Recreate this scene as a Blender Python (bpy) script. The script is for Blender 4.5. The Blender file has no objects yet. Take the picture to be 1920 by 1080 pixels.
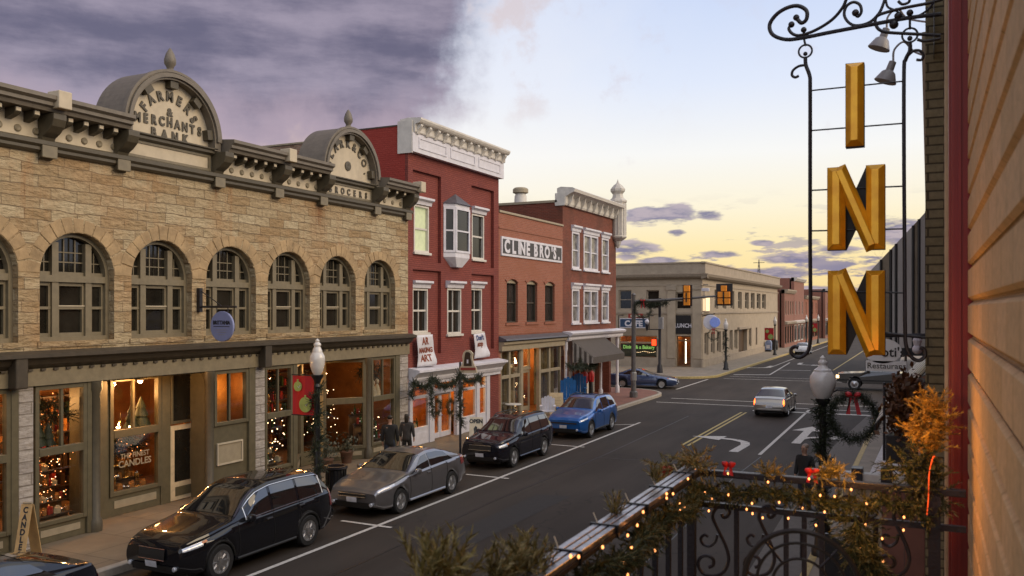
import bpy, bmesh, math, random
from mathutils import Vector, Matrix, noise
R = math.radians
C = bpy.context.scene.collection
SC = bpy.context.scene
# ------------------------------------------------------------------ camera
AL = math.atan(780 / 1619.0)
CA, SA = math.cos(AL), math.sin(AL)
EYE = 5.0
cd = bpy.data.cameras.new('camera'); cam = bpy.data.objects.new('camera', cd); C.objects.link(cam)
cam.location = (0, 0, EYE); cam.rotation_euler = (R(90), 0, AL)
cd.sensor_width = 36; cd.lens = 36 * 1619 / 1920.0; cd.shift_y = 40 / 1920.0
cd.clip_start = .05; cd.clip_end = 20000
cd.dof.use_dof = True; cd.dof.focus_distance = 20; cd.dof.aperture_fstop = 4.0
SC.camera = cam
SC.view_settings.view_transform = 'Standard'; SC.view_settings.look = 'None'
SC.view_settings.gamma = 1; SC.view_settings.exposure = 0.3
SC.cycles.use_denoising = True
SC.cycles.max_bounces = 6; SC.cycles.diffuse_bounces = 3; SC.cycles.glossy_bounces = 3
SC.cycles.transparent_max_bounces = 12; SC.cycles.sample_clamp_indirect = 4
SC.cycles.caustics_reflective = False; SC.cycles.caustics_refractive = False
# ------------------------------------------------------------------ sky
SUN_EL, SUN_AZ = 27, 78          # azimuth clockwise from the street direction (+Y)
def lin(r, g, b):
    f = lambda c: (c / 255 / 12.92) if c / 255 <= .04045 else ((c / 255 + .055) / 1.055) ** 2.4
    return (f(r), f(g), f(b), 1)
W = bpy.data.worlds.new('World'); SC.world = W; W.use_nodes = True
nt = W.node_tree; nt.nodes.clear()
def wn(t, **k):
    n = nt.nodes.new(t)
    for a, v in k.items(): setattr(n, a, v)
    return n
def L(a, b): nt.links.new(a, b)
def wmath(op, a, b=None, c=None, clamp=False):
    n = wn('ShaderNodeMath', operation=op, use_clamp=clamp)
    for i, v in enumerate((a, b, c)):
        if v is None: continue
        if isinstance(v, (int, float)): n.inputs[i].default_value = v
        else: L(v, n.inputs[i])
    return n.outputs[0]
def wsmooth(v, a, b):
    n = wn('ShaderNodeMapRange', interpolation_type='SMOOTHSTEP')
    L(v, n.inputs[0]); n.inputs[1].default_value = a; n.inputs[2].default_value = b
    return n.outputs[0]
def wmix(f, a, b):
    n = wn('ShaderNodeMix', data_type='RGBA')
    if isinstance(f, (int, float)): n.inputs[0].default_value = f
    else: L(f, n.inputs[0])
    for i, v in ((6, a), (7, b)):
        if isinstance(v, tuple): n.inputs[i].default_value = v
        else: L(v, n.inputs[i])
    return n.outputs[2]
def wramp(v, stops):
    n = wn('ShaderNodeValToRGB'); L(v, n.inputs[0]); e = n.color_ramp.elements
    for i, (p, c) in enumerate(stops):
        x = e[i] if i < 2 else e.new(p)
        x.position = p; x.color = c
    return n.outputs[0]
def wnoise(vec, scale, detail=5, rough=.55):
    n = wn('ShaderNodeTexNoise'); L(vec, n.inputs['Vector']); n.inputs['Scale'].default_value = scale
    n.inputs['Detail'].default_value = detail; n.inputs['Roughness'].default_value = rough
    return n.outputs[0]
tc = wn('ShaderNodeTexCoord'); sp = wn('ShaderNodeSeparateXYZ'); L(tc.outputs['Generated'], sp.inputs[0])
el = wmath('MULTIPLY', wmath('ARCSINE', sp.outputs[2]), 57.2958)
az = wmath('MULTIPLY', wmath('ARCTAN2', sp.outputs[0], sp.outputs[1]), 57.2958)
cv = wn('ShaderNodeCombineXYZ'); L(wmath('MULTIPLY', az, .1), cv.inputs[0]); L(wmath('MULTIPLY', el, .1), cv.inputs[1])
cvs = wn('ShaderNodeCombineXYZ'); L(wmath('MULTIPLY', az, .1), cvs.inputs[0]); L(wmath('MULTIPLY', el, .42), cvs.inputs[1])
# clear part of the sky, by height above the horizon
e01 = wmath('DIVIDE', el, 40, clamp=True)
clear = wramp(e01, [(0, lin(238, 205, 150)), (.045, lin(250, 222, 158)), (.1, lin(252, 231, 176)), (.16, lin(252, 241, 212)),
                    (.25, lin(247, 246, 243)), (.36, lin(224, 232, 249)), (.5, lin(202, 216, 245)), (1, lin(190, 205, 238))])
# low purple banks near the horizon and thin wisps above
n1 = wnoise(cvs.outputs[0], 2.1, 7, .58)
n2 = wnoise(cvs.outputs[0], .75, 4, .5)
bank_c = wmix(wsmooth(n2, .4, .62), lin(112, 112, 152), lin(168, 154, 172))
low = wmath('MULTIPLY', wmath('MULTIPLY', wsmooth(el, 8.0, 2.0), wsmooth(el, -1.5, .5)),
            wsmooth(wmath('ADD', n1, wmath('MULTIPLY', wsmooth(el, 4.4, .8), .085)), .535, .60))
sky1 = wmix(wmath('MULTIPLY', low, .93), clear, bank_c)
bn = wnoise(cvs.outputs[0], 3.6, 7, .6)
blob = None
for (ba, be, bw_, bh_) in [(-16.08, 6.15, 2.68, 0.59), (-12.95, 6.12, 0.88, 0.31), (-17.7, 3.85, 1.53, 0.56), (-15.91, 3.17, 1.72, 0.28), (-12.11, 3.57, 1.34, 0.21), (-7.98, 3.17, 1.86, 0.3), (-9.21, 2.24, 3.09, 0.44), (-6.64, 1.17, 3.48, 0.27), (-14.95, 4.99, 0.61, 0.21), (-1.45, 4.76, 1.62, 0.84), (-1.74, 2.59, 1.77, 0.45), (-9.53, 4.24, 0.72, 0.2), (-5.07, 3.64, 1.24, 0.3)]:     # single small clouds low over the street
    d2 = wmath('ADD', wmath('POWER', wmath('ABSOLUTE', wmath('DIVIDE', wmath('SUBTRACT', az, ba), bw_ * 1.25)), 2), wmath('POWER', wmath('ABSOLUTE', wmath('DIVIDE', wmath('SUBTRACT', el, be), bh_ * 1.35)), 2))
    v_ = wsmooth(wmath('ADD', wmath('SUBTRACT', 1.0, d2), wmath('MULTIPLY', wmath('SUBTRACT', bn, .5), 3.4)), .1, .75)
    v_ = wmath('MULTIPLY', v_, wsmooth(d2, 1.9, 1.2))
    if be > 8: v_ = wmath('MULTIPLY', v_, .45)
    blob = v_ if blob is None else wmath('MAXIMUM', blob, v_)
sky1 = wmix(wmath('MULTIPLY', blob, .9), sky1, wmix(wsmooth(bn, .42, .62), lin(112, 110, 146), lin(176, 162, 176)))
n3 = wnoise(cv.outputs[0], 2.3, 6, .6)
wisp = wmath('MULTIPLY', wmath('MULTIPLY', wsmooth(n3, .6, .74), wsmooth(el, 8, 11)), .42)
sky1 = wmix(wisp, sky1, lin(205, 190, 198))
# the big dark cloud on the left
dist = wnoise(cv.outputs[0], 1.7, 8, .6)
azd = wmath('ADD', az, wmath('MULTIPLY', wmath('SUBTRACT', dist, .5), 13))
azd = wmath('ADD', azd, wmath('MULTIPLY', wmath('SUBTRACT', 15, el), .42))
eld = wmath('ADD', el, wmath('MULTIPLY', wmath('SUBTRACT', dist, .5), 7))
m1 = wsmooth(azd, -26.6, -32.4)
rot = wn('ShaderNodeMapping'); L(cv.outputs[0], rot.inputs[0]); rot.inputs['Rotation'].default_value = (0, 0, R(-24)); rot.inputs['Scale'].default_value = (.55, 2.3, 1)
tex = wmath('ADD', wmath('MULTIPLY', wnoise(rot.outputs[0], 1.0, 8, .6), .75), wmath('MULTIPLY', wnoise(cv.outputs[0], 1.6, 6, .6), .25))
cl = wmix(wsmooth(tex, .38, .62), lin(104, 100, 123), lin(160, 150, 168))
und = wmix(wsmooth(eld, 8.2, 11.4), lin(240, 212, 190), lin(176, 158, 172))
cl = wmix(wsmooth(eld, 10.6, 14.6), und, cl)
sky1 = wmix(wmath('MULTIPLY', m1, wsmooth(eld, 6.2, 9.2)), sky1, cl)
# bright torn rim where the cloud opens
rim = wmath('MULTIPLY', wmath('MULTIPLY', wsmooth(azd, -32, -27.5), wsmooth(azd, -14, -27)), wsmooth(el, 4, 9))
sky1 = wmix(wmath('MULTIPLY', rim, .3), sky1, lin(252, 247, 242))
puff = wmath('MULTIPLY', wmath('MULTIPLY', wsmooth(dist, .52, .66), wsmooth(azd, -4, -27)), wmath('MULTIPLY', wsmooth(el, 10, 15), wsmooth(azd, -33, -29)))
sky1 = wmix(wmath('MULTIPLY', puff, .6), sky1, lin(214, 192, 188))
# overhead and behind the viewer: broken bright cloud that lights the street
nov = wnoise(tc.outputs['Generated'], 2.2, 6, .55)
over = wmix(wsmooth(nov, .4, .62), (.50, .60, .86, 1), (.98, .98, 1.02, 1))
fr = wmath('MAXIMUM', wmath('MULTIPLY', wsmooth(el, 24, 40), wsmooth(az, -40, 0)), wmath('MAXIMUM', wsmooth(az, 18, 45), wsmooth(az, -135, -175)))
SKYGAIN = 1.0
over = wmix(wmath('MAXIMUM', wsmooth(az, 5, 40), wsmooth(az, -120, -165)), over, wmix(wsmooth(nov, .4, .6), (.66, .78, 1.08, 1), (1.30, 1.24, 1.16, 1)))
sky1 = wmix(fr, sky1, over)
ns = wn('ShaderNodeTexSky', sky_type='NISHITA'); ns.sun_disc = False
ns.sun_elevation = R(SUN_EL); ns.sun_rotation = R(SUN_AZ)
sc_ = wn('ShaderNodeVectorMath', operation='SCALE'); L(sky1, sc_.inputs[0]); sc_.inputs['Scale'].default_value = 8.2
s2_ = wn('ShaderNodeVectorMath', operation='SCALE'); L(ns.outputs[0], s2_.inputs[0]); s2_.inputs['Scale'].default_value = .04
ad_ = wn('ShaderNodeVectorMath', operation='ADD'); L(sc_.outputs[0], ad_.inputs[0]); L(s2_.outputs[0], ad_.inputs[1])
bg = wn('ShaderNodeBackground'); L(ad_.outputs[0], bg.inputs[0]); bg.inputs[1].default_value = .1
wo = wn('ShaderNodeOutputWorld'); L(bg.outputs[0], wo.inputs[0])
sd = bpy.data.lights.new('sun', 'SUN'); sd.energy = 1.5; sd.angle = R(40); sd.color = (1, .76, .46)
sun = bpy.data.objects.new('sun', sd); C.objects.link(sun)
_d = Vector((math.sin(R(SUN_AZ)) * math.cos(R(SUN_EL)), math.cos(R(SUN_AZ)) * math.cos(R(SUN_EL)), math.sin(R(SUN_EL))))
sun.rotation_euler = (-_d).to_track_quat('-Z', 'Y').to_euler(); sun.location = (30, 20, 60)
# ------------------------------------------------------------------ pixel -> place on a real plane (photo is 1920x1080)
def ray(px, py):
    t = (px - 960) / 1619.0
    return (-SA + t * CA, CA + t * SA, (580 - py) / 1619.0)
def onX(px, py, X):
    d = ray(px, py); k = X / d[0]; return Vector((X, k * d[1], EYE + k * d[2]))
def onY(px, py, Y):
    d = ray(px, py); k = Y / d[1]; return Vector((k * d[0], Y, EYE + k * d[2]))
def onZ(px, py, z=0):
    d = ray(px, py); k = (z - EYE) / d[2]; return Vector((k * d[0], k * d[1], z))
DF = 16.4                        # the left-hand row of shop fronts stands at x = -DF
def fs(px, D=DF): return onX(px, 580, -D).y
def fh(px, py, D=DF): return onX(px, py, -D).z
# ------------------------------------------------------------------ frames and mesh builder
class Fr:
    def __init__(s, o, u, n):
        s.o = Vector(o); s.u = Vector(u).normalized(); s.n = Vector(n).normalized(); s.v = Vector((0, 0, 1))
    def __call__(s, u, v, n=0): return s.o + s.u * u + s.v * v + s.n * n
WF = Fr((0, 0, 0), (1, 0, 0), (0, -1, 0))
LF = Fr((-DF, 0, 0), (0, 1, 0), (1, 0, 0))
class MB:
    def __init__(s, F=None): s.F = F; s.vs = []; s.fs = []; s.mi = []; s.cur = 0
    def P(s, p):
        return s.F(*p) if s.F else Vector(p)
    def add(s, vs, fs, raw=False):
        o = len(s.vs); s.vs += [Vector(v) if raw else s.P(v) for v in vs]
        for f in fs: s.fs.append(tuple(i + o for i in f)); s.mi.append(s.cur)
        return s
    def box(s, a, b, c, d, e, f):
        vs = [(x, y, z) for x in (a, b) for y in (c, d) for z in (e, f)]
        return s.add(vs, [(0, 1, 3, 2), (4, 6, 7, 5), (0, 4, 5, 1), (2, 3, 7, 6), (0, 2, 6, 4), (1, 5, 7, 3)])
    def prism(s, poly, n0, n1, ax=2):
        k = len(poly)
        def mk(p, n): return (p[0], p[1], n) if ax == 2 else ((n, p[1], p[0]) if ax == 0 else (p[0], n, p[1]))
        vs = [mk(p, n0) for p in poly] + [mk(p, n1) for p in poly]
        fs = [tuple(range(k))[::-1], tuple(range(k, 2 * k))] + [(i, (i + 1) % k, k + (i + 1) % k, k + i) for i in range(k)]
        return s.add(vs, fs)
    def prof(s, pr, u0, u1):     # profile [(n, v)] swept along u
        return s.prism(pr, u0, u1, ax=0)
    def tube(s, pts, r, seg=6, closed=False, raw=False, cap=True):
        pts = [Vector(p) if raw else s.P(p) for p in pts]; n = len(pts); rs = r if isinstance(r, (list, tuple)) else [r] * n
        rings = []; up = None
        for i, p in enumerate(pts):
            a = pts[(i - 1) % n] if (closed or i > 0) else p
            b = pts[(i + 1) % n] if (closed or i < n - 1) else p
            t = (b - a)
            t = t.normalized() if t.length > 1e-9 else Vector((0, 0, 1))
            if up is None: up = t.orthogonal().normalized()
            up = (up - t * up.dot(t)); up = up.normalized() if up.length > 1e-6 else t.orthogonal().normalized()
            sd_ = t.cross(up)
            rings.append([p + (up * math.cos(6.28318 * j / seg) + sd_ * math.sin(6.28318 * j / seg)) * rs[i] for j in range(seg)])
        o = len(s.vs)
        for rg in rings: s.vs += rg
        m = n if closed else n - 1
        for i in range(m):
            for j in range(seg):
                a = o + i * seg + j; b = o + i * seg + (j + 1) % seg
                c = o + ((i + 1) % n) * seg + (j + 1) % seg; d = o + ((i + 1) % n) * seg + j
                s.fs.append((a, b, c, d)); s.mi.append(s.cur)
        if not closed and cap:
            s.fs.append(tuple(o + j for j in range(seg))[::-1]); s.mi.append(s.cur)
            s.fs.append(tuple(o + (n - 1) * seg + j for j in range(seg))); s.mi.append(s.cur)
        return s
    def lathe(s, c, pr, seg=16, raw=False, axis=None):   # profile [(r, h)] round +z (or axis) through c
        c = Vector(c) if raw else s.P(c); ax = Vector(axis) if axis else Vector((0, 0, 1))
        e1 = ax.orthogonal().normalized(); e2 = ax.cross(e1); o = len(s.vs); k = len(pr)
        for r, h in pr:
            for j in range(seg):
                a = 6.28318 * j / seg
                s.vs.append(c + ax * h + (e1 * math.cos(a) + e2 * math.sin(a)) * r)
        for i in range(k - 1):
            for j in range(seg):
                s.fs.append((o + i * seg + j, o + i * seg + (j + 1) % seg, o + (i + 1) * seg + (j + 1) % seg, o + (i + 1) * seg + j)); s.mi.append(s.cur)
        s.fs.append(tuple(o + j for j in range(seg))[::-1]); s.mi.append(s.cur)
        s.fs.append(tuple(o + (k - 1) * seg + j for j in range(seg))); s.mi.append(s.cur)
        return s
    def ball(s, c, r, seg=10, raw=False, sz=1):
        k = 7
        return s.lathe(c, [(max(.001, r * math.sin(math.pi * i / k)), -r * sz * math.cos(math.pi * i / k)) for i in range(k + 1)], seg, raw)
    def plate(s, outer, holes, n0, n1):  # flat plate with holes in the (u, v) plane, real thickness n0..n1
        cu = bpy.data.curves.new('t', 'CURVE'); cu.dimensions = '2D'; cu.fill_mode = 'BOTH'; cu.extrude = abs(n1 - n0) / 2
        for pl in [outer] + list(holes):
            spn = cu.splines.new('POLY'); spn.points.add(len(pl) - 1); spn.use_cyclic_u = True
            for i, p in enumerate(pl): spn.points[i].co = (p[0], p[1], 0, 1)
        ob = bpy.data.objects.new('t', cu)
        me = bpy.data.meshes.new_from_object(ob)
        mid = (n0 + n1) / 2
        s.add([(v.co.x, v.co.y, v.co.z + mid) for v in me.vertices], [tuple(p.vertices) for p in me.polygons])
        bpy.data.meshes.remove(me); bpy.data.objects.remove(ob); bpy.data.curves.remove(cu)
        return s
    def text(s, txt, u, v, n, size, depth=.01, sx=1, bold=0, rot=0, align='CENTER', map=None):
        cu = bpy.data.curves.new('t', 'FONT'); cu.body = txt; cu.size = size; cu.align_x = align; cu.extrude = depth / 2
        cu.offset = bold; cu.resolution_u = 3
        ob = bpy.data.objects.new('t', cu); me = bpy.data.meshes.new_from_object(ob)
        c, sn = math.cos(rot), math.sin(rot)
        vs = []
        for w in me.vertices:
            x, y = w.co.x * sx, w.co.y
            p = (u + x * c - y * sn, v + x * sn + y * c, n + w.co.z + depth / 2)
            vs.append(map(p) if map else p)
        s.add(vs, [tuple(p.vertices) for p in me.polygons])
        bpy.data.meshes.remove(me); bpy.data.objects.remove(ob); bpy.data.curves.remove(cu)
        return s
    def build(s, name, mat, parent=None, smooth=False, bevel=0, fixn=True, ang=40):
        me = bpy.data.meshes.new(name)
        if parent is not None:
            r = parent
            while r.parent: r = r.parent
            off = Vector(r.location)
        else:
            xs = [v.x for v in s.vs]; ys = [v.y for v in s.vs]; zs = [v.z for v in s.vs]
            off = Vector(((min(xs) + max(xs)) / 2, (min(ys) + max(ys)) / 2, min(zs)))
        me.from_pydata([v - off for v in s.vs], [], s.fs)
        mats = mat if isinstance(mat, (list, tuple)) else [mat]
        for m in mats: me.materials.append(m)
        if len(mats) > 1: me.polygons.foreach_set('material_index', s.mi)
        if fixn:
            bm = bmesh.new(); bm.from_mesh(me); bmesh.ops.recalc_face_normals(bm, faces=bm.faces)
            bm.to_mesh(me); bm.free()
        if smooth:
            me.polygons.foreach_set('use_smooth', [True] * len(me.polygons))
            me.set_sharp_from_angle(angle=R(ang))
        o = bpy.data.objects.new(name, me); C.objects.link(o)
        if parent is not None: o.parent = parent
        else: o.location = off
        if bevel:
            b = o.modifiers.new('bevel', 'BEVEL'); b.width = bevel; b.segments = 2; b.limit_method = 'ANGLE'; b.angle_limit = R(40)
        return o
def tag(o, label=None, cat=None, group=None, kind=None):
    if label: o['label'] = label
    if cat: o['category'] = cat
    if group: o['group'] = group
    if kind: o['kind'] = kind
    return o
def thing(name, loc, label, cat, group=None):
    o = bpy.data.objects.new(name, None); C.objects.link(o); o.location = loc; o.empty_display_size = .2
    return tag(o, label, cat, group)
def copy_tree(o, parent=None):
    c = o.copy(); C.objects.link(c); c.parent = parent
    for ch in [x for x in bpy.data.objects if x.parent == o]: copy_tree(ch, c)
    return c
def inst(o, off, parent=None):   # another piece of the same shape, moved by off
    c = o.copy(); C.objects.link(c); c.location = Vector(o.location) + Vector(off)
    return c
def arcpts(cu, cv, r, a0, a1, n): return [(cu + r * math.cos(R(a0 + (a1 - a0) * i / n)), cv + r * math.sin(R(a0 + (a1 - a0) * i / n))) for i in range(n + 1)]
def rect(a, b, c, d): return [(a, c), (b, c), (b, d), (a, d)]
def smoothpath(pts, k=5):
    out = []
    P_ = [Vector(p) for p in pts]
    for i in range(len(P_) - 1):
        a = P_[max(0, i - 1)]; b = P_[i]; c = P_[i + 1]; d = P_[min(len(P_) - 1, i + 2)]
        for j in range(k):
            t = j / k
            out.append(.5 * ((2 * b) + (c - a) * t + (2 * a - 5 * b + 4 * c - d) * t * t + (3 * b - a - 3 * c + d) * t ** 3))
    out.append(P_[-1]); return out
# ------------------------------------------------------------------ materials
def newmat(name):
    m = bpy.data.materials.new(name); m.use_nodes = True
    return m, m.node_tree, m.node_tree.nodes['Principled BSDF']
def nd(t, typ, ins=None, **k):
    n = t.nodes.new(typ)
    for a, v in k.items(): setattr(n, a, v)
    for a, v in (ins or {}).items():
        if hasattr(v, 'is_linked') or isinstance(v, bpy.types.NodeSocket): t.links.new(v, n.inputs[a])
        else: n.inputs[a].default_value = v
    return n
def c4(c): return tuple(c) + (1,) if len(c) == 3 else tuple(c)
def sh(c, k): return tuple(min(1, x * k) for x in c[:3]) + (1,)
def M(name, col, rough=.6, metal=0, var=.18, scale=6, bump=0, bscale=40, emit=0, ecol=None, coat=0, spec=.5, rvar=0, stretch=None):
    m, t, b = newmat(name)
    tcn = nd(t, 'ShaderNodeTexCoord'); vec = tcn.outputs['Object']
    if stretch: vec = nd(t, 'ShaderNodeMapping', {'Vector': vec, 'Scale': stretch}).outputs[0]
    nz = nd(t, 'ShaderNodeTexNoise', {'Vector': vec, 'Scale': scale, 'Detail': 6.0, 'Roughness': .6})
    mx = nd(t, 'ShaderNodeMix', {0: nd(t, 'ShaderNodeMapRange', {0: nz.outputs[0], 1: .3, 2: .7}).outputs[0], 6: sh(col, 1 - var), 7: sh(col, 1 + var)}, data_type='RGBA')
    t.links.new(mx.outputs[2], b.inputs['Base Color'])
    b.inputs['Roughness'].default_value = rough; b.inputs['Metallic'].default_value = metal
    b.inputs['Specular IOR Level'].default_value = spec; b.inputs['Coat Weight'].default_value = coat; b.inputs['Coat Roughness'].default_value = .04
    if coat: b.inputs['Coat IOR'].default_value = 1.58
    if rvar:
        rr = nd(t, 'ShaderNodeMapRange', {0: nz.outputs[0], 1: .3, 2: .7, 3: rough - rvar, 4: rough + rvar}); t.links.new(rr.outputs[0], b.inputs['Roughness'])
    if bump:
        n2 = nd(t, 'ShaderNodeTexNoise', {'Vector': vec, 'Scale': bscale, 'Detail': 5.0})
        bp = nd(t, 'ShaderNodeBump', {'Height': n2.outputs[0], 'Strength': min(1, bump), 'Distance': .02}); t.links.new(bp.outputs[0], b.inputs['Normal'])
    if emit:
        b.inputs['Emission Color'].default_value = c4(ecol or col); b.inputs['Emission Strength'].default_value = emit
    return m
def wallvec(t):                   # (distance along the wall, height) whichever way the wall faces
    g = nd(t, 'ShaderNodeNewGeometry'); sn = nd(t, 'ShaderNodeSeparateXYZ', {0: g.outputs['True Normal']}); spn = nd(t, 'ShaderNodeSeparateXYZ', {0: g.outputs['Position']})
    ax = nd(t, 'ShaderNodeMath', {0: sn.outputs[0]}, operation='ABSOLUTE'); ay = nd(t, 'ShaderNodeMath', {0: sn.outputs[1]}, operation='ABSOLUTE')
    gt = nd(t, 'ShaderNodeMath', {0: ax.outputs[0], 1: ay.outputs[0]}, operation='GREATER_THAN')
    al = nd(t, 'ShaderNodeMix', {0: gt.outputs[0], 2: spn.outputs[0], 3: spn.outputs[1]}, data_type='FLOAT')
    return nd(t, 'ShaderNodeCombineXYZ', {0: al.outputs[0], 1: spn.outputs[2]}).outputs[0]
def brickmat(name, c1, c2, mortar, bw=.22, bh=.075, ms=.012, bump=.6, rock=0, patch=None, rough=.85, stain=None, wob=0, dist=.02, pf=.6, rust=()):
    m, t, b = newmat(name); v = wallvec(t)
    v0 = v
    if wob:
        wz = nd(t, 'ShaderNodeTexNoise', {'Vector': v, 'Scale': 1.7, 'Detail': 3.0})
        v = nd(t, 'ShaderNodeVectorMath', {0: v, 1: nd(t, 'ShaderNodeVectorMath', {0: nd(t, 'ShaderNodeVectorMath', {0: wz.outputs['Color'], 1: (.5, .5, .5)}, operation='SUBTRACT').outputs[0], 'Scale': wob}, operation='SCALE').outputs[0]}, operation='ADD').outputs[0]
    br = nd(t, 'ShaderNodeTexBrick', {'Vector': v, 'Color1': c4(c1), 'Color2': c4(c2), 'Mortar': c4(mortar), 'Scale': 1.0, 'Mortar Size': ms, 'Mortar Smooth': .3, 'Bias': 0.0, 'Brick Width': bw, 'Row Height': bh})
    br.offset_frequency = 2; br.squash = 1.35 if rock else 1; br.squash_frequency = 3
    nz = nd(t, 'ShaderNodeTexNoise', {'Vector': v0, 'Scale': .7, 'Detail': 5.0, 'Roughness': .65})
    colr = br.outputs['Color']
    if patch:
        colr = nd(t, 'ShaderNodeMix', {0: nd(t, 'ShaderNodeMapRange', {0: nz.outputs[0], 1: .46, 2: .66, 4: pf}).outputs[0], 6: colr, 7: c4(patch)}, data_type='RGBA').outputs[2]
    fine = nd(t, 'ShaderNodeTexNoise', {'Vector': v0, 'Scale': 22.0 if not rock else 9.0, 'Detail': 6.0, 'Roughness': .7})
    fm = nd(t, 'ShaderNodeMapRange', {0: fine.outputs[0], 1: .25, 2: .75, 3: .72, 4: 1.22})
    colr = nd(t, 'ShaderNodeMix', {0: 1.0, 6: colr, 7: nd(t, 'ShaderNodeCombineColor', {0: fm.outputs[0], 1: fm.outputs[0], 2: fm.outputs[0]}).outputs[0]}, data_type='RGBA', blend_type='MULTIPLY').outputs[2]
    if stain:
        mp = nd(t, 'ShaderNodeMapping', {'Vector': v0, 'Scale': (1.6, .16, 1)})
        s_ = nd(t, 'ShaderNodeTexNoise', {'Vector': mp.outputs[0], 'Scale': 1.3, 'Detail': 5.0, 'Roughness': .7})
        colr = nd(t, 'ShaderNodeMix', {0: nd(t, 'ShaderNodeMapRange', {0: s_.outputs[0], 1: .57, 2: .72, 4: .65}).outputs[0], 6: colr, 7: c4(stain)}, data_type='RGBA').outputs[2]
    for (ru, rz0, rz1, rw) in rust:    # a rust run below one gutter joint
        sv = nd(t, 'ShaderNodeSeparateXYZ', {0: v0})
        du = nd(t, 'ShaderNodeMath', {0: nd(t, 'ShaderNodeMath', {0: sv.outputs[0], 1: ru}, operation='SUBTRACT').outputs[0]}, operation='ABSOLUTE').outputs[0]
        mu = nd(t, 'ShaderNodeMapRange', {0: du, 1: rw, 2: 0.0}).outputs[0]; mz = nd(t, 'ShaderNodeMapRange', {0: sv.outputs[1], 1: rz0, 2: rz1}).outputs[0]
        st = nd(t, 'ShaderNodeTexNoise', {'Vector': nd(t, 'ShaderNodeMapping', {'Vector': v0, 'Scale': (7, .8, 1)}).outputs[0], 'Scale': 2.0, 'Detail': 5.0}).outputs[0]
        k_ = nd(t, 'ShaderNodeMath', {0: nd(t, 'ShaderNodeMath', {0: mu, 1: mz}, operation='MULTIPLY').outputs[0], 1: nd(t, 'ShaderNodeMapRange', {0: st, 1: .35, 2: .6}).outputs[0]}, operation='MULTIPLY').outputs[0]
        colr = nd(t, 'ShaderNodeMix', {0: k_, 6: colr, 7: (.20, .075, .02, 1)}, data_type='RGBA').outputs[2]
    t.links.new(colr, b.inputs['Base Color']); b.inputs['Roughness'].default_value = rough
    hgt = nd(t, 'ShaderNodeMath', {0: 1.0, 1: br.outputs['Fac']}, operation='SUBTRACT').outputs[0]
    if rock:
        rk = nd(t, 'ShaderNodeTexNoise', {'Vector': nd(t, 'ShaderNodeMapping', {'Vector': v0, 'Scale': (.6, 1.5, 1)}).outputs[0], 'Scale': 5.0, 'Detail': 5.0, 'Roughness': .6})
        hgt = nd(t, 'ShaderNodeMath', {0: hgt, 1: nd(t, 'ShaderNodeMath', {0: rk.outputs[0], 1: rock}, operation='MULTIPLY').outputs[0]}, operation='ADD').outputs[0]
    else:
        hgt = nd(t, 'ShaderNodeMath', {0: hgt, 1: nd(t, 'ShaderNodeMath', {0: fine.outputs[0], 1: .5}, operation='MULTIPLY').outputs[0]}, operation='ADD').outputs[0]
    bp = nd(t, 'ShaderNodeBump', {'Height': hgt, 'Strength': bump, 'Distance': dist}); t.links.new(bp.outputs[0], b.inputs['Normal'])
    return m
def glassmat(name, tint=(.9, .9, .88), refl=.12, rough=.02):   # thin shop glass: see-through with a mirror-like sheen
    m, t, b = newmat(name); t.nodes.remove(b)
    out = t.nodes['Material Output']
    tr = nd(t, 'ShaderNodeBsdfTransparent', {0: c4(tint)}); gl = nd(t, 'ShaderNodeBsdfGlossy', {'Color': (1, 1, 1, 1), 'Roughness': rough})
    lw = nd(t, 'ShaderNodeLayerWeight', {'Blend': .5})
    pw = nd(t, 'ShaderNodeMath', {0: lw.outputs['Facing'], 1: 4.0}, operation='POWER')
    f = nd(t, 'ShaderNodeMath', {0: nd(t, 'ShaderNodeMath', {0: pw.outputs[0], 1: .6}, operation='MULTIPLY').outputs[0], 1: refl}, operation='ADD', use_clamp=True)
    wv = nd(t, 'ShaderNodeTexNoise', {'Vector': nd(t, 'ShaderNodeTexCoord').outputs['Object'], 'Scale': .9, 'Detail': 1.0})
    bp = nd(t, 'ShaderNodeBump', {'Height': wv.outputs[0], 'Strength': .05, 'Distance': .05}); t.links.new(bp.outputs[0], gl.inputs['Normal'])
    mx = nd(t, 'ShaderNodeMixShader', {0: f.outputs[0], 1: tr.outputs[0], 2: gl.outputs[0]})
    t.links.new(mx.outputs[0], out.inputs[0]); return m
def leafmat(name, cols, rough=.6, trans=.25):
    m, t, b = newmat(name); g = nd(t, 'ShaderNodeNewGeometry')
    rp = nd(t, 'ShaderNodeValToRGB', {0: g.outputs['Random Per Island']}); e = rp.color_ramp.elements
    for i, c in enumerate(cols):
        x = e[i] if i < 2 else e.new(i / (len(cols) - 1))
        x.position = i / (len(cols) - 1); x.color = c4(c)
    t.links.new(rp.outputs[0], b.inputs['Base Color']); b.inputs['Roughness'].default_value = rough
    return m
def glow(name, col, s):
    return M(name, col, .5, var=0, emit=s, ecol=col)
m_stone = brickmat('stone', (.30, .20, .097), (.44, .355, .222), (.23, .165, .095), .60, .235, .009, 1.0, rock=2.2, patch=(.36, .215, .10), stain=(.34, .18, .075), wob=.12, dist=.05, rust=((20.75, 6.9, 8.3, .45), (23.6, 7.7, 8.3, .2), (16.6, 7.6, 8.3, .15)))
m_vous = M('arch_stone', (.34, .235, .125), .85, var=.32, scale=2.4, bump=1, bscale=7)
m_pier = brickmat('pier_stone', (.33, .29, .26), (.41, .365, .325), (.26, .22, .18), .9, .24, .014, 1.0, rock=1.5, dist=.05)
m_shop = M('dimmed_olive_paint', (.112, .092, .052), .5, var=.16)  # olive darkened to carry the dimmer light of the ground floor
m_olive = M('olive_paint', (.175, .142, .088), .5, var=.14)
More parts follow.
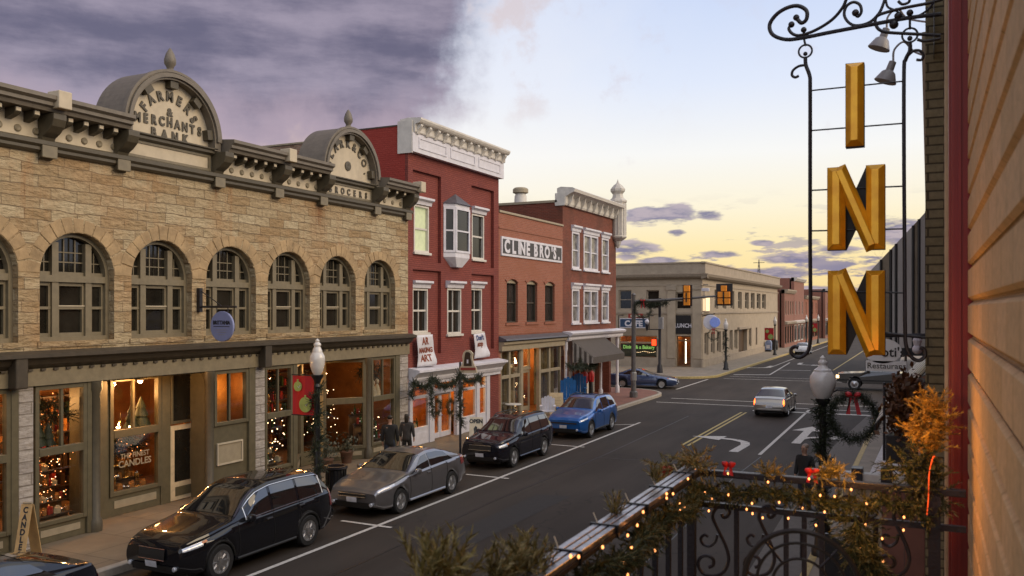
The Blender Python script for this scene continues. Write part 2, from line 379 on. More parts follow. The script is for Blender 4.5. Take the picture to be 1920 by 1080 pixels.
m_olive_d = M('dark_olive_paint', (.075, .06, .036), .5, var=.15)
m_corn = M('cornice_paint', (.15, .125, .095), .55, var=.15)
m_cream = M('cream_paint', (.50, .42, .30), .6, var=.12, scale=3)
m_belt = M('dark_brown_paint', (.055, .042, .028), .5, var=.2)
m_pane = M('dark_pane', (.018, .016, .012), .07, var=.5, scale=1.2, spec=.45)
m_glass = glassmat('shop_glass', refl=.03)
m_red = brickmat('red_painted_brick', (.205, .042, .029), (.25, .056, .038), (.155, .032, .024), bump=.7, patch=(.16, .034, .028), pf=.7, stain=(.15, .045, .035))
m_redside = brickmat('red_side_brick', (.30, .035, .022), (.33, .045, .03), (.28, .03, .02), bump=.45)
m_mott = brickmat('mottled_brick', (.22, .10, .06), (.36, .22, .15), (.30, .24, .18), bump=.6, patch=(.16, .10, .06))
m_cline = brickmat('orange_brick', (.26, .078, .042), (.32, .105, .06), (.33, .19, .13), bump=.6, patch=(.28, .10, .05), ms=.009)
m_brown = brickmat('dark_red_brick', (.15, .032, .016), (.22, .052, .026), (.18, .08, .05), bump=.6, patch=(.10, .036, .02), stain=(.09, .045, .022), pf=.85)
m_farbrick = brickmat('far_brick', (.24, .09, .06), (.29, .11, .07), (.26, .16, .12), bump=.3)
m_white = M('white_paint', (.62, .60, .64), .5, var=.1, scale=4)
m_white2 = M('warm_white_paint', (.60, .56, .50), .5, var=.12, scale=4)
m_tan = M('tan_paint', (.33, .27, .18), .55, var=.12)
m_black = M('black_paint', (.012, .011, .011), .4, var=.3)
m_iron = M('black_iron', (.014, .012, .016), .38, var=.3, bump=.2, bscale=60)
m_cafe = M('limestone', (.40, .325, .235), .85, var=.12, scale=1.5, bump=.3, bscale=20)
m_cafe2 = M('limestone_trim', (.36, .295, .22), .85, var=.15, scale=2)
m_slate = M('slate_roof', (.09, .085, .095), .5, var=.2)
m_roof = M('flat_roof', (.06, .055, .05), .9, var=.2, scale=1)
m_warmwall = M('shop_wall', (.26, .11, .03), .7, var=.35, scale=2)
m_wood = M('wood', (.23, .12, .05), .5, var=.25, stretch=(8, 8, 1))
m_bulb = glow('lamp_bulb', (1, .62, .28), 22)
m_spark = glow('tiny_bulb', (1, .36, .11), 2.8)
m_whitebulb = glow('white_bulb', (1, .68, .36), 6)
m_chrome = M('chrome', (.75, .75, .78), .18, 1, var=.05)
m_grey = M('grey_metal', (.30, .29, .28), .45, .4, var=.1)
# ------------------------------------------------------------------ setting: ground, road, pavements, markings, hills
def structure(o): o['kind'] = 'structure'; return o
m_asph, _t, _b = newmat('asphalt')
_tc = nd(_t, 'ShaderNodeTexCoord').outputs['Object']
_n1 = nd(_t, 'ShaderNodeTexNoise', {'Vector': nd(_t, 'ShaderNodeMapping', {'Vector': _tc, 'Scale': (1, .12, 1)}).outputs[0], 'Scale': .9, 'Detail': 6.0, 'Roughness': .6})
_n2 = nd(_t, 'ShaderNodeTexNoise', {'Vector': _tc, 'Scale': 60.0, 'Detail': 3.0})
_n3 = nd(_t, 'ShaderNodeTexNoise', {'Vector': _tc, 'Scale': .25, 'Detail': 4.0})
_a = nd(_t, 'ShaderNodeMix', {0: nd(_t, 'ShaderNodeMapRange', {0: _n1.outputs[0], 1: .35, 2: .68}).outputs[0], 6: (.032, .0225, .0155, 1), 7: (.054, .041, .031, 1)}, data_type='RGBA')
_k = nd(_t, 'ShaderNodeMath', {0: nd(_t, 'ShaderNodeMapRange', {0: _n2.outputs[0], 1: .3, 2: .7, 3: .75, 4: 1.25}).outputs[0], 1: nd(_t, 'ShaderNodeMapRange', {0: _n3.outputs[0], 1: .3, 2: .7, 3: .85, 4: 1.12}).outputs[0]}, operation='MULTIPLY').outputs[0]
_m = nd(_t, 'ShaderNodeMix', {0: 1.0, 6: _a.outputs[2], 7: nd(_t, 'ShaderNodeCombineColor', {0: _k, 1: _k, 2: _k}).outputs[0]}, data_type='RGBA', blend_type='MULTIPLY')
_vo = nd(_t, 'ShaderNodeTexVoronoi', {'Vector': nd(_t, 'ShaderNodeVectorMath', {0: _tc, 1: nd(_t, 'ShaderNodeVectorMath', {0: nd(_t, 'ShaderNodeTexNoise', {'Vector': _tc, 'Scale': .8, 'Detail': 4.0}).outputs['Color'], 'Scale': 2.5}, operation='SCALE').outputs[0]}, operation='ADD').outputs[0], 'Scale': .16}, feature='DISTANCE_TO_EDGE')
_ck = nd(_t, 'ShaderNodeMapRange', {0: _vo.outputs[0], 1: .0, 2: .006, 3: .55, 4: 1.0}).outputs[0]
_m2 = nd(_t, 'ShaderNodeMix', {0: 1.0, 6: _m.outputs[2], 7: nd(_t, 'ShaderNodeCombineColor', {0: _ck, 1: _ck, 2: _ck}).outputs[0]}, data_type='RGBA', blend_type='MULTIPLY')
_t.links.new(_m2.outputs[2], _b.inputs['Base Color']); _b.inputs['Roughness'].default_value = .8; _b.inputs['Specular IOR Level'].default_value = .3
_t.links.new(nd(_t, 'ShaderNodeBump', {'Height': _n2.outputs[0], 'Strength': .3, 'Distance': .01}).outputs[0], _b.inputs['Normal'])
def slabmat(name, c1, c2, joint, bw, bh, ms=.012):
    m, t, b = newmat(name); tcv = nd(t, 'ShaderNodeNewGeometry').outputs['Position']
    br = nd(t, 'ShaderNodeTexBrick', {'Vector': tcv, 'Color1': c4(c1), 'Color2': c4(c2), 'Mortar': c4(joint), 'Scale': 1.0, 'Mortar Size': ms, 'Brick Width': bw, 'Row Height': bh})
    nz = nd(t, 'ShaderNodeTexNoise', {'Vector': tcv, 'Scale': 1.3, 'Detail': 7.0, 'Roughness': .65})
    k = nd(t, 'ShaderNodeMapRange', {0: nz.outputs[0], 1: .3, 2: .7, 3: .78, 4: 1.18}).outputs[0]
    mx = nd(t, 'ShaderNodeMix', {0: 1.0, 6: br.outputs[0], 7: nd(t, 'ShaderNodeCombineColor', {0: k, 1: k, 2: k}).outputs[0]}, data_type='RGBA', blend_type='MULTIPLY')
    t.links.new(mx.outputs[2], b.inputs['Base Color']); b.inputs['Roughness'].default_value = .8
    t.links.new(nd(t, 'ShaderNodeBump', {'Height': br.outputs['Fac'], 'Strength': .4, 'Distance': -.01}).outputs[0], b.inputs['Normal'])
    return m
m_walk = slabmat('pavement_slabs', (.165, .122, .075), (.19, .142, .09), (.09, .068, .045), 1.5, 1.3)
m_walkc = slabmat('pale_pavement_slabs', (.25, .21, .16), (.28, .235, .18), (.14, .11, .085), 1.5, 1.5)
m_brickpave = slabmat('brick_paving', (.21, .085, .055), (.25, .105, .07), (.15, .08, .06), .2, .1, .006)
m_kerb = M('kerb_stone', (.36, .31, .25), .8, var=.2)
m_ykerb = M('yellow_kerb_paint', (.44, .33, .13), .7, var=.3, scale=10)
m_ground = M('ground_soil', (.07, .065, .045), .95, var=.3, scale=.05)
structure(MB().box(-4000, 4000, -4000, 6000, -.5, -.004).build('ground', m_ground))
structure(MB().add([(-60, -30, 0), (60, -30, 0), (60, 320, 0), (-60, 320, 0)], [(0, 1, 2, 3)]).build('road', m_asph))
def slab(poly, z=.15): return MB().prism(poly, -.05, z, ax=2) if False else MB().add([(x, y, -.05) for x, y in poly] + [(x, y, z) for x, y in poly],
    [tuple(range(len(poly)))[::-1], tuple(range(len(poly), 2 * len(poly)))] + [(i, (i + 1) % len(poly), len(poly) + (i + 1) % len(poly), len(poly) + i) for i in range(len(poly))])
KD = 13.8
def rounded(x0, x1, y0, y1, r, which):       # rectangle with one rounded corner
    pts = []
    for k, (cx, cy, a) in enumerate(((x1, y0, 270), (x1, y1, 0), (x0, y1, 90), (x0, y0, 180))):
        if k in which:
            ox = cx - r if cx == x1 else cx + r; oy = cy + r if cy == y0 else cy - r
            pts += [(ox + r * math.cos(R(a + 90 * i / 8)), oy + r * math.sin(R(a + 90 * i / 8))) for i in range(9)]
        else: pts.append((cx, cy))
    return pts
def kerbed(name, poly, mat, kmat, kerb_from, kerb_to):
    structure(slab(poly).build(name, mat))
    n = len(poly); mb = MB(); seg = [poly[i % n] for i in range(kerb_from, kerb_to + 1)]
    cx = sum(p[0] for p in poly) / n; cy = sum(p[1] for p in poly) / n
    vs = []; k = len(seg)
    for i, p in enumerate(seg):
        a = Vector(seg[max(0, i - 1)]); b = Vector(seg[min(k - 1, i + 1)]); d = (b - a).normalized(); nn = Vector((d.y, -d.x))
        if nn.dot(Vector((cx, cy)) - Vector(p)) > 0: nn = -nn
        q0 = Vector(p) - nn * .16; q1 = Vector(p) + nn * .012
        vs += [(q0.x, q0.y, .1), (q0.x, q0.y, .158), (q1.x - nn.x * .02, q1.y - nn.y * .02, .158), (q1.x, q1.y, .14), (q1.x, q1.y, -.05)]
    fs_ = [(i * 5 + j, i * 5 + j + 1, (i + 1) * 5 + j + 1, (i + 1) * 5 + j) for i in range(k - 1) for j in range(4)]
    structure(mb.add(vs, fs_).build(name + '_kerb', kmat))
lp = rounded(-60, -KD, -20, 51.2, 3.2, (1,))
kerbed('left_pavement', lp, m_walk, m_kerb, 0, 10)
kerbed('corner_pavement', [(x, y + .0) for x, y in rounded(-60, -KD - .1, 61.0, 300, 3.2, (0,))], m_walkc, m_ykerb, 0, 9)
kerbed('right_pavement', rounded(-2.1, 60, -20, 51.2, 3.0, (2,)), m_walkc, m_ykerb, 2, 12)
kerbed('far_right_pavement', rounded(-2.4, 60, 62.5, 300, 3.0, (3,)), m_walkc, m_kerb, 2, 11)
structure(slab(rounded(-26, -14.05, 40.4, 51.0, 3.0, (1,)), .1545).build('brick_corner_paving', m_brickpave))
structure(slab([(-1.3, 2.5), (-.25, 2.5), (-.25, 9), (-1.3, 9)], .1545).build('brick_strip_paving', m_brickpave))
structure(MB().add([(-3.0, 12, .006), (-2.1, 12, .006), (-2.1, 44, .006), (-2.55, 44, .006), (-3.3, 30, .006)], [(0, 1, 2, 3, 4)]).build('gutter_strip', M('gutter_concrete', (.12, .105, .09), .85, var=.15)))
m_mark = M('road_paint', (.52, .48, .43), .7, var=.28, scale=14)
m_yel = M('yellow_road_paint', (.46, .35, .12), .7, var=.28, scale=14)
def strip(a, b, w, mat=m_mark, name='lane_line', z=.008):
    a = Vector(a[:2]); b = Vector(b[:2]); d = (b - a).normalized(); n = Vector((-d.y, d.x)) * w / 2; mb = MB()
    k = max(1, int((b - a).length / 2)); vs = []
    for i in range(k + 1):
        p = a.lerp(b, i / k); vs += [(p.x - n.x, p.y - n.y, z), (p.x + n.x, p.y + n.y, z)]
    return structure(mb.add(vs, [(2 * i, 2 * i + 1, 2 * i + 3, 2 * i + 2) for i in range(k)]).build(name, mat))
strip((-11.45, 3), (-11.45, 36.8), .11, name='parking_line')
for px in (((640, 977), (734, 990)), ((874, 890), (954, 898)), ((1034, 834), (1096, 839)), ((1150, 797), (1192, 796))):
    a, b = onZ(*px[0]), onZ(*px[1]); strip(a, b, .11, name='parking_tick', z=.012)
strip((-8.15, 31.3), (-8.15, 42.6), .1, m_yel, 'centre_line'); strip((-7.93, 31.3), (-7.93, 42.6), .1, m_yel, 'centre_line')
strip(onZ(1424, 853), onZ(1517, 769), .12)
strip((-7.8, 43.6), (-2.3, 43.9), .4, name='stop_line')
strip((-13.2, 45.3), (-2.4, 45.6), .16, name='crossing_line'); strip((-13.0, 47.6), (-2.4, 47.9), .16, name='crossing_line')
strip((-14.15, 53), (-14.15, 61.6), .14); strip((-13.3, 62.8), (-2.6, 63.2), .14, name='crossing_line'); strip((-13.3, 65.0), (-2.6, 65.4), .14, name='crossing_line')
strip(onZ(1375, 702.5), onZ(1443, 703), .4, name='stop_line'); strip(onZ(1443, 703), onZ(1481, 680), .13); strip(onZ(1458, 694), onZ(1520, 695), .25, name='stop_line')
strip((-7.0, 75), (-7.0, 190), .12, m_yel, 'centre_line'); strip((-12.2, 76), (-12.6, 180), .11, name='parking_line')
def arrow(cx, cy, parts, ang=0, s=1):
    mb = MB(); c, sn = math.cos(R(ang)), math.sin(R(ang))
    for i_, poly in enumerate(parts):
        mb.add([(cx + s * (x * c - y * sn), cy + s * (x * sn + y * c), .008 + .003 * i_) for x, y in poly], [tuple(range(len(poly)))])
    structure(mb.build('turn_arrow', m_mark, fixn=False))
cur = [(.0, 0), (.0, 1.3), (-.12, 1.75), (-.45, 2.05), (-.9, 2.15)]
def ribbon(p, w): 
    out = []
    for i in range(len(p) - 1):
        a, b = Vector(p[i]), Vector(p[i + 1]); d = (b - a).normalized(); n = Vector((-d.y, d.x)) * w / 2
        out.append([tuple(a - n), tuple(b - n), tuple(b + n), tuple(a + n)])
    return out
left_arrow = ribbon(cur, .24) + [[(-.85, 1.75), (-.85, 2.6), (-1.75, 2.15)]]
a = onZ(1378, 845); arrow(a.x, a.y - .3, left_arrow, -3, 1.35)
right_part = ribbon([(-x, y * .72) for x, y in cur], .26) + [[(.85, 1.2), (1.75, 1.55), (.85, 1.95)]]
a = onZ(1492, 832); arrow(a.x, a.y, [[(-.13, 0), (.13, 0), (.13, 3.0), (-.13, 3.0)], [(-.5, 2.9), (.5, 2.9), (0, 4.1)]] + right_part, 0, 1.25)
a = onZ(1437, 690); arrow(a.x, a.y + 3, [[(x, -y) for x, y in p] for p in left_arrow], 0, 1.6)
a = onZ(1495, 684); arrow(a.x, a.y + 3, [[(-x, -y) for x, y in p] for p in left_arrow], 0, 1.5)
MB().lathe((-6.4, 24.5, .0), [(.34, .004), (.34, .009), (.30, .009), (.29, .006), (.05, .006)], 24).build('manhole_cover', M('worn_iron_cover', (.05, .045, .04), .5, .6), None)['kind'] = 'structure'
structure(MB().add([(-9.6, 16, .004), (-8.7, 16.2, .004), (-8.6, 21.5, .004), (-9.5, 21.3, .004)], [(0, 1, 2, 3)]).build('road_patch', M('fresh_asphalt_patch', (.026, .021, .018), .85, var=.2)))
for k_, (pts_, w_) in enumerate((([(-10.2, 8), (-10.05, 14), (-10.2, 20), (-10.0, 28), (-10.1, 40)], .035), ([(-5.1, 10), (-5.0, 18), (-5.2, 26), (-5.1, 30)], .03), ([(-10.1, 27.5), (-7.5, 27.7), (-5.15, 27.4)], .03))):
    for a_, b_ in zip(pts_, pts_[1:]): strip(a_, b_, w_, M('tar_seam', (.012, .010, .009), .45) if 'tar_seam' not in bpy.data.materials else bpy.data.materials['tar_seam'], 'tar_seam', .0055)
# blue hills far beyond the end of the street
def ridge(name, y, x0, x1, h, seed, mat):
    mb = MB(); vs = []; n = 60
    for i in range(n + 1):
        x = x0 + (x1 - x0) * i / n
        t = h * (.65 + .5 * noise.noise(Vector((i * .13 + seed, seed, 0))) + .12 * noise.noise(Vector((i * .6, seed, 3))))
        vs += [(x, y, -5), (x, y + h * 2, t), (x, y + h * 5, -5)]
    mb.add(vs, [(3 * i + j, 3 * i + j + 1, 3 * i + 4 + j, 3 * i + 3 + j) for i in range(n) for j in (0, 1)])
    return structure(mb.build(name, mat, smooth=True))
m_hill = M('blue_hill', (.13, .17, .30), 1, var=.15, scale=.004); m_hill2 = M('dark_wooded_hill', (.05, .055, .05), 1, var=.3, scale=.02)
ridge('hills', 3800, -5200, 3200, 118, 2.3, m_hill); ridge('wooded_hills', 900, -1100, 900, 15, 7.7, m_hill2)

# ------------------------------------------------------------------ shared facade pieces
def shopwin(par, F, u0, u1, v0, v1, n, fm, vb=(), hb=(), w=.07, d=.12, name='shop_window', pm=None, label=None):
    mb = MB(F)
    mb.box(u0, u0 + w, v0, v1, n - d / 2, n + d / 2); mb.box(u1 - w, u1, v0, v1, n - d / 2, n + d / 2)
    mb.box(u0 + w, u1 - w, v0, v0 + w, n - d / 2 + .003, n + d / 2 - .003); mb.box(u0 + w, u1 - w, v1 - w, v1, n - d / 2 + .003, n + d / 2 - .003)
    for h in hb: mb.box(u0 + w, u1 - w, h - w * .9, h + w * .9, n - d / 2 + .006, n + d / 2 + .01)
    for b in vb:
        b, lo, hi = (b, v0 + w, v1 - w) if isinstance(b, (int, float)) else b
        mb.box(b - w * .32, b + w * .32, lo, hi, n - d * .3, n + d * .3)
    f = mb.build(name, fm, par, bevel=.008)
    if label: f['label'] = label
    MB(F).box(u0 + w * .5, u1 - w * .5, v0 + w * .5, v1 - w * .5, n - .004, n + .004).build('pane', pm or m_glass, f)
    return f
def bulkhead(par, F, u0, u1, v0, v1, n, m1, m2, d=.14):
    o = MB(F).box(u0, u1, v0, v1, n - d, n + .02).build('bulkhead', m1, par, bevel=.01)
    MB(F).box(u0 + .14, u1 - .14, v0 + (v1 - v0) * .38, v1 - (v1 - v0) * .24, n + .018, n + .032).build('inset_panel', m2, o)
def room(par, F, u0, u1, v0, v1, n0, n1, mat, floor=None):   # open-fronted shop interior, walls with real thickness
    mb = MB(F); t = .1
    mb.box(u0 - t, u0, v0, v1, n0 - t, n1); mb.box(u1, u1 + t, v0, v1, n0 - t, n1); mb.box(u0, u1, v0, v1, n0 - t, n0)
    mb.box(u0 - t, u1 + t, v1, v1 + t, n0 - t, n1)
    o = mb.build('shop_interior', mat, par)
    MB(F).box(u0 - t, u1 + t, v0 - .05, v0 + .02, n0 - t, n1).build('shop_floor', floor or m_wood, o)
    return o
def lamp(F, u, v, n, e=40, col=(1, .50, .17), r=.12):
    d = bpy.data.lights.new('shop_light', 'POINT'); d.energy = e; d.color = col; d.shadow_soft_size = r
    o = bpy.data.objects.new('shop_light', d); C.objects.link(o); o.location = F(u, v, n); return o
def sash(par, F, u0, u1, v0, v1, n, fm, bars=1, pm=None, w=.07, mid=None, sill=True, name='window', d=.14, back=.06, label=None):
    mb = MB(F); b = n - back
    mb.box(u0, u0 + w, v0, v1, b - d, n + .02); mb.box(u1 - w, u1, v0, v1, b - d, n + .02)
    mb.box(u0 + w, u1 - w, v1 - w, v1, b - d, n + .018); mb.box(u0 + w, u1 - w, v0, v0 + w, b - d, n + .018)
    mid = mid or (v0 + v1) / 2
    mb.box(u0 + w, u1 - w, mid - .035, mid + .035, b - .08, b + .03)
    for k in range(bars):
        x = u0 + (u1 - u0) * (k + 1) / (bars + 1); mb.box(x - .016, x + .016, v0 + w, v1 - w, b - .05, b + .012)
    f = mb.build(name, fm, par, bevel=.006)
    if label: f['label'] = label
    MB(F).box(u0 + w * .6, u1 - w * .6, v0 + w * .6, v1 - w * .6, b - .05, b - .03).build('pane', pm or m_pane, f)
    if sill: MB(F).box(u0 - .07, u1 + .07, v0 - .09, v0 - .003, n - .1, n + .1).build('sill', fm, f, bevel=.01)
    return f
def hood(par, F, u0, u1, v, n, fm, h=.2, p=.16):
    return MB(F).prof([(n, v), (n + p * .35, v), (n + p * .45, v + h * .45), (n + p, v + h * .7), (n + p, v + h), (n, v + h * 1.05)], u0 - .1, u1 + .1).build('window_hood', fm, par)
# ================================================================== stone commercial block
U0, U1 = 3.0, fs(765)
ST = thing('stone_building', LF((U0 + U1) / 2, 0, 0), 'long rock-faced sandstone shop block with arched windows and two rounded pediments', 'building')
AW = .90; SPR = 5.74; SILL = 4.33
ac = [12.64 + 2.262 * k for k in range(-4, 6)]
ac = [c for c in ac if c - AW > U0 + .3]
def archpoly(c, w, spr, sill, n=16): return [(c - w, sill), (c + w, sill)] + arcpts(c, spr, w, 0, 180, n)
WT = 8.34
MB(LF).plate(rect(U0, U1, 3.86, WT), [archpoly(c, AW, SPR, SILL) for c in ac], -.45, 0).build('wall', m_stone, ST)
MB(LF).box(U0, U1 - .002, 3.5, 3.86, -.4, -.02).build('lintel_beam', m_shop, ST)
MB(LF).box(U0, U1, 8.9, 9.0, -14, -.46).build('roof', m_roof, ST)
MB(LF).box(U0, U1, 9.0, 9.12, -.46, -.2).build('parapet', m_stone, ST)
vis = [c for c in ac if c + AW > 10]
for c in vis:                                            # arch rings and windows
    mb = MB(LF); k = 13
    for i in range(k):
        a0, a1 = 180 * i / k + .7, 180 * (i + 1) / k - .7; jit = .03 * math.sin(i * 7.3 + c)
        mb.prism(arcpts(c, SPR, AW + .005, a0, a1, 3) + arcpts(c, SPR, AW + .31 + jit, a1, a0, 3), -.2, .014 + .008 * math.sin(i * 5 + c))
    mb.build('arch_ring', m_vous, ST, bevel=.012)
    f = MB(LF); b0, b1 = -.36, -.22
    f.plate(archpoly(c, AW, SPR, SILL), [archpoly(c, AW - .09, SPR, SILL + .09)], b0 - .04, b1 + .05)
    I = AW - .09; mw = .075; sx = .40
    for x in (-sx, sx):
        top = SPR + math.sqrt(max(.01, I * I - x * x)) - .02
        f.box(c + x - mw, c + x + mw, SILL + .09, top, b0, b1 + .02)
    f.box(c - I, c + I, SPR - .16, SPR - .02, b0, b1 + .045)
    for x0, x1 in ((-I, -sx - mw), (-sx + mw, sx - mw), (sx + mw, I)):     # sashes with stiles, meeting rail
        f.box(c + x0, c + x0 + .05, SILL + .09, SPR - .16, b0, b1 - .03); f.box(c + x1 - .05, c + x1, SILL + .09, SPR - .16, b0, b1 - .03)
        f.box(c + x0, c + x1, SILL + .09, SILL + .17, b0, b1 - .034); f.box(c + x0, c + x1, SPR - .24, SPR - .16, b0, b1 - .034)
        f.box(c + x0, c + x1, 5.0, 5.06, b0, b1 - .02)
        f.box(c + x0, c + x1, SPR - .02, SPR + .06, b0, b1 - .034)
    for x in (-.135, 0.0, .135): f.box(c + x - .012 if x else c - .0, c + x + .012 if x else c + .0001, SPR + .06, SPR + math.sqrt(I * I - x * x) - .03, b0, b1 - .07)
    for z in (.27, .48): f.box(c - sx + mw, c + sx - mw, SPR + z - .012, SPR + z + .012, b0, b1 - .073)
    for s_ in (-1, 1):
        f.box(c + s_ * .6 - .012, c + s_ * .6 + .012, SPR + .06, SPR + .5, b0, b1 - .07)
        f.box(c + s_ * .63 - .16, c + s_ * .63 + .16, SPR + .25, SPR + .274, b0, b1 - .073)
    w_ = f.build('arched_window', m_olive, ST)
    MB(LF).prism(archpoly(c, I + .02, SPR, SILL + .07), b0 + .02, b0 + .04).build('pane', m_pane, w_)
    MB(LF).box(c - AW - .05, c + AW + .05, SILL - .12, SILL - .002, -.3, .03).build('sill', m_stone, w_)
    MB(LF).box(c - sx + mw, c + sx - mw, 5.062, 5.085, b0, b1 + .0).build('rail_highlight', m_cream, w_)  # cream strip stands for the highlight on the meeting rail
w_ = [o for o in bpy.data.objects if o.name.startswith('arched_window')]
_t2 = MB(LF)                                            # gold lettering on one upper pane (illegible lines in the photo are left as thin gilt rules)
for k, (a, b) in enumerate(((.0, .26), (.0, .44), (.1, .3), (.02, .42), (.0, .44))): _t2.box(14.84 - .22 + a, 14.84 - .22 + b, 5.46 - k * .085, 5.485 - k * .085, -.338, -.334)
_t2.build('gilt_lettering', glow('gilt', (.5, .33, .06), .25), ST)  # faint glow stands in for the shine of the gilding
# belt course, brown cornice over the shop fronts, and the pale fascia under it
MB(LF).prof([(0, 4.13), (.10, 4.16), (.36, 4.10), (.36, 4.03), (.22, 3.98), (.16, 3.88), (.05, 3.80), (0, 3.78)], U0, U1 + .02).build('shopfront_cornice', m_belt, ST)
MB(LF).box(U0, U1 - .004, 3.44, 3.79, -.02, .07).build('shopfront_fascia', M('fascia_paint', (.21, .17, .105), .55, var=.15), ST)  # tan darkened along with the shopfronts for the dim lower zone
for k in range(62):
    u = 8.0 + k * .285
    if u > U1 - .1: break
    o = MB(LF).box(u, u + .1, 3.745, 3.79, .071, .11) if k == 0 else None
    if k == 0: d0 = o.build('dentil', m_belt, ST)
    else: inst(d0, (0, k * .285, 0))
for px in (22, 487):
    u = fs(px); MB(LF).box(u - .13, u + .13, 3.42, 4.1, .07, .33).build('cornice_console', m_belt, ST, bevel=.03)
# top cornice
peds = (15.12, 22.2)
gaps = [(13.62, 16.62), (20.75, 23.62)]
runs = [(U0, gaps[0][0]), (gaps[0][1], gaps[1][0]), (gaps[1][1], U1 + .05)]
MB(LF).prof([(-.3, 8.20), (.06, 8.20), (.13, 8.25), (.13, 8.31), (.2, 8.36), (.2, 8.44), (.10, 8.48), (-.3, 8.48)], U0, U1 + .03).build('lower_moulding', m_olive_d, ST)
MB(LF).box(U0, U1, 8.48, 9.0, -.3, .0).build('frieze', m_cream, ST)
for a, b in runs:
    MB(LF).prof([(-.3, 8.98), (.10, 8.98), (.42, 9.0), (.45, 9.07), (.52, 9.10), (.52, 9.17), (.60, 9.22), (.60, 9.30), (.1, 9.34), (-.3, 9.30)], a, b).build('cornice', m_corn, ST)
md = rs = None
for a, b in [(8.5, 11.65), (12.02, 13.5), (16.75, 18.65), (19.0, 20.6), (23.75, 25.2)]:
    k = max(3, round((b - a) / .42)); st = (b - a) / k
    for i in range(k):
        u = a + st * (i + .5)
        if md is None:
            m_ = MB(LF); m_.prof([(0, 8.98), (.32, 8.98), (.32, 8.89), (.27, 8.84), (.12, 8.80), (0, 8.77)], u - .065, u + .065); md = m_.build('modillion', m_olive_d, ST); mu = u
            MB(LF).box(u - .05, u + .05, 8.90, 8.975, .32, .332).build('modillion_tip', m_cream, md)
            rs = MB(LF).lathe((u + .2, 8.63, 0), [(.075, -.01), (.075, .02), (.05, .035), (.001, .03)], 12, axis=(1, 0, 0)).build('rosette', m_olive, ST)
        else:
            c = inst(md, (0, u - mu, 0)); inst(rs, (0, u - mu, 0)); t_ = copy_tree([x for x in bpy.data.objects if x.parent == md][0], c)
bk = None
for u in (11.84, 13.66, 16.58, 18.82, 20.78, 23.58, 25.45):   # scrolled cornice brackets
    if bk is None:
        m_ = MB(LF); m_.prof([(0, 8.98), (.50, 8.98), (.50, 8.86), (.44, 8.72), (.30, 8.60), (.16, 8.52), (.12, 8.44), (.16, 8.36), (.14, 8.16), (.05, 8.08), (0, 8.08)], u - .15, u + .15)
        bk = m_.build('bracket', m_olive_d, ST, bevel=.02); bu = u
        MB(LF).box(u - .17, u + .17, 8.10, 8.36, .14, .19).build('bracket_foot', m_olive, bk, bevel=.015)
    else:
        c = inst(bk, (0, u - bu, 0)); copy_tree([x for x in bpy.data.objects if x.parent == bk][0], c)
for u in (11.84, 18.82, U1 - .02): MB(LF).box(u - .15, u + .15, 9.06, 9.42, .3, .66).build('cornice_block', m_cream, ST, bevel=.02)
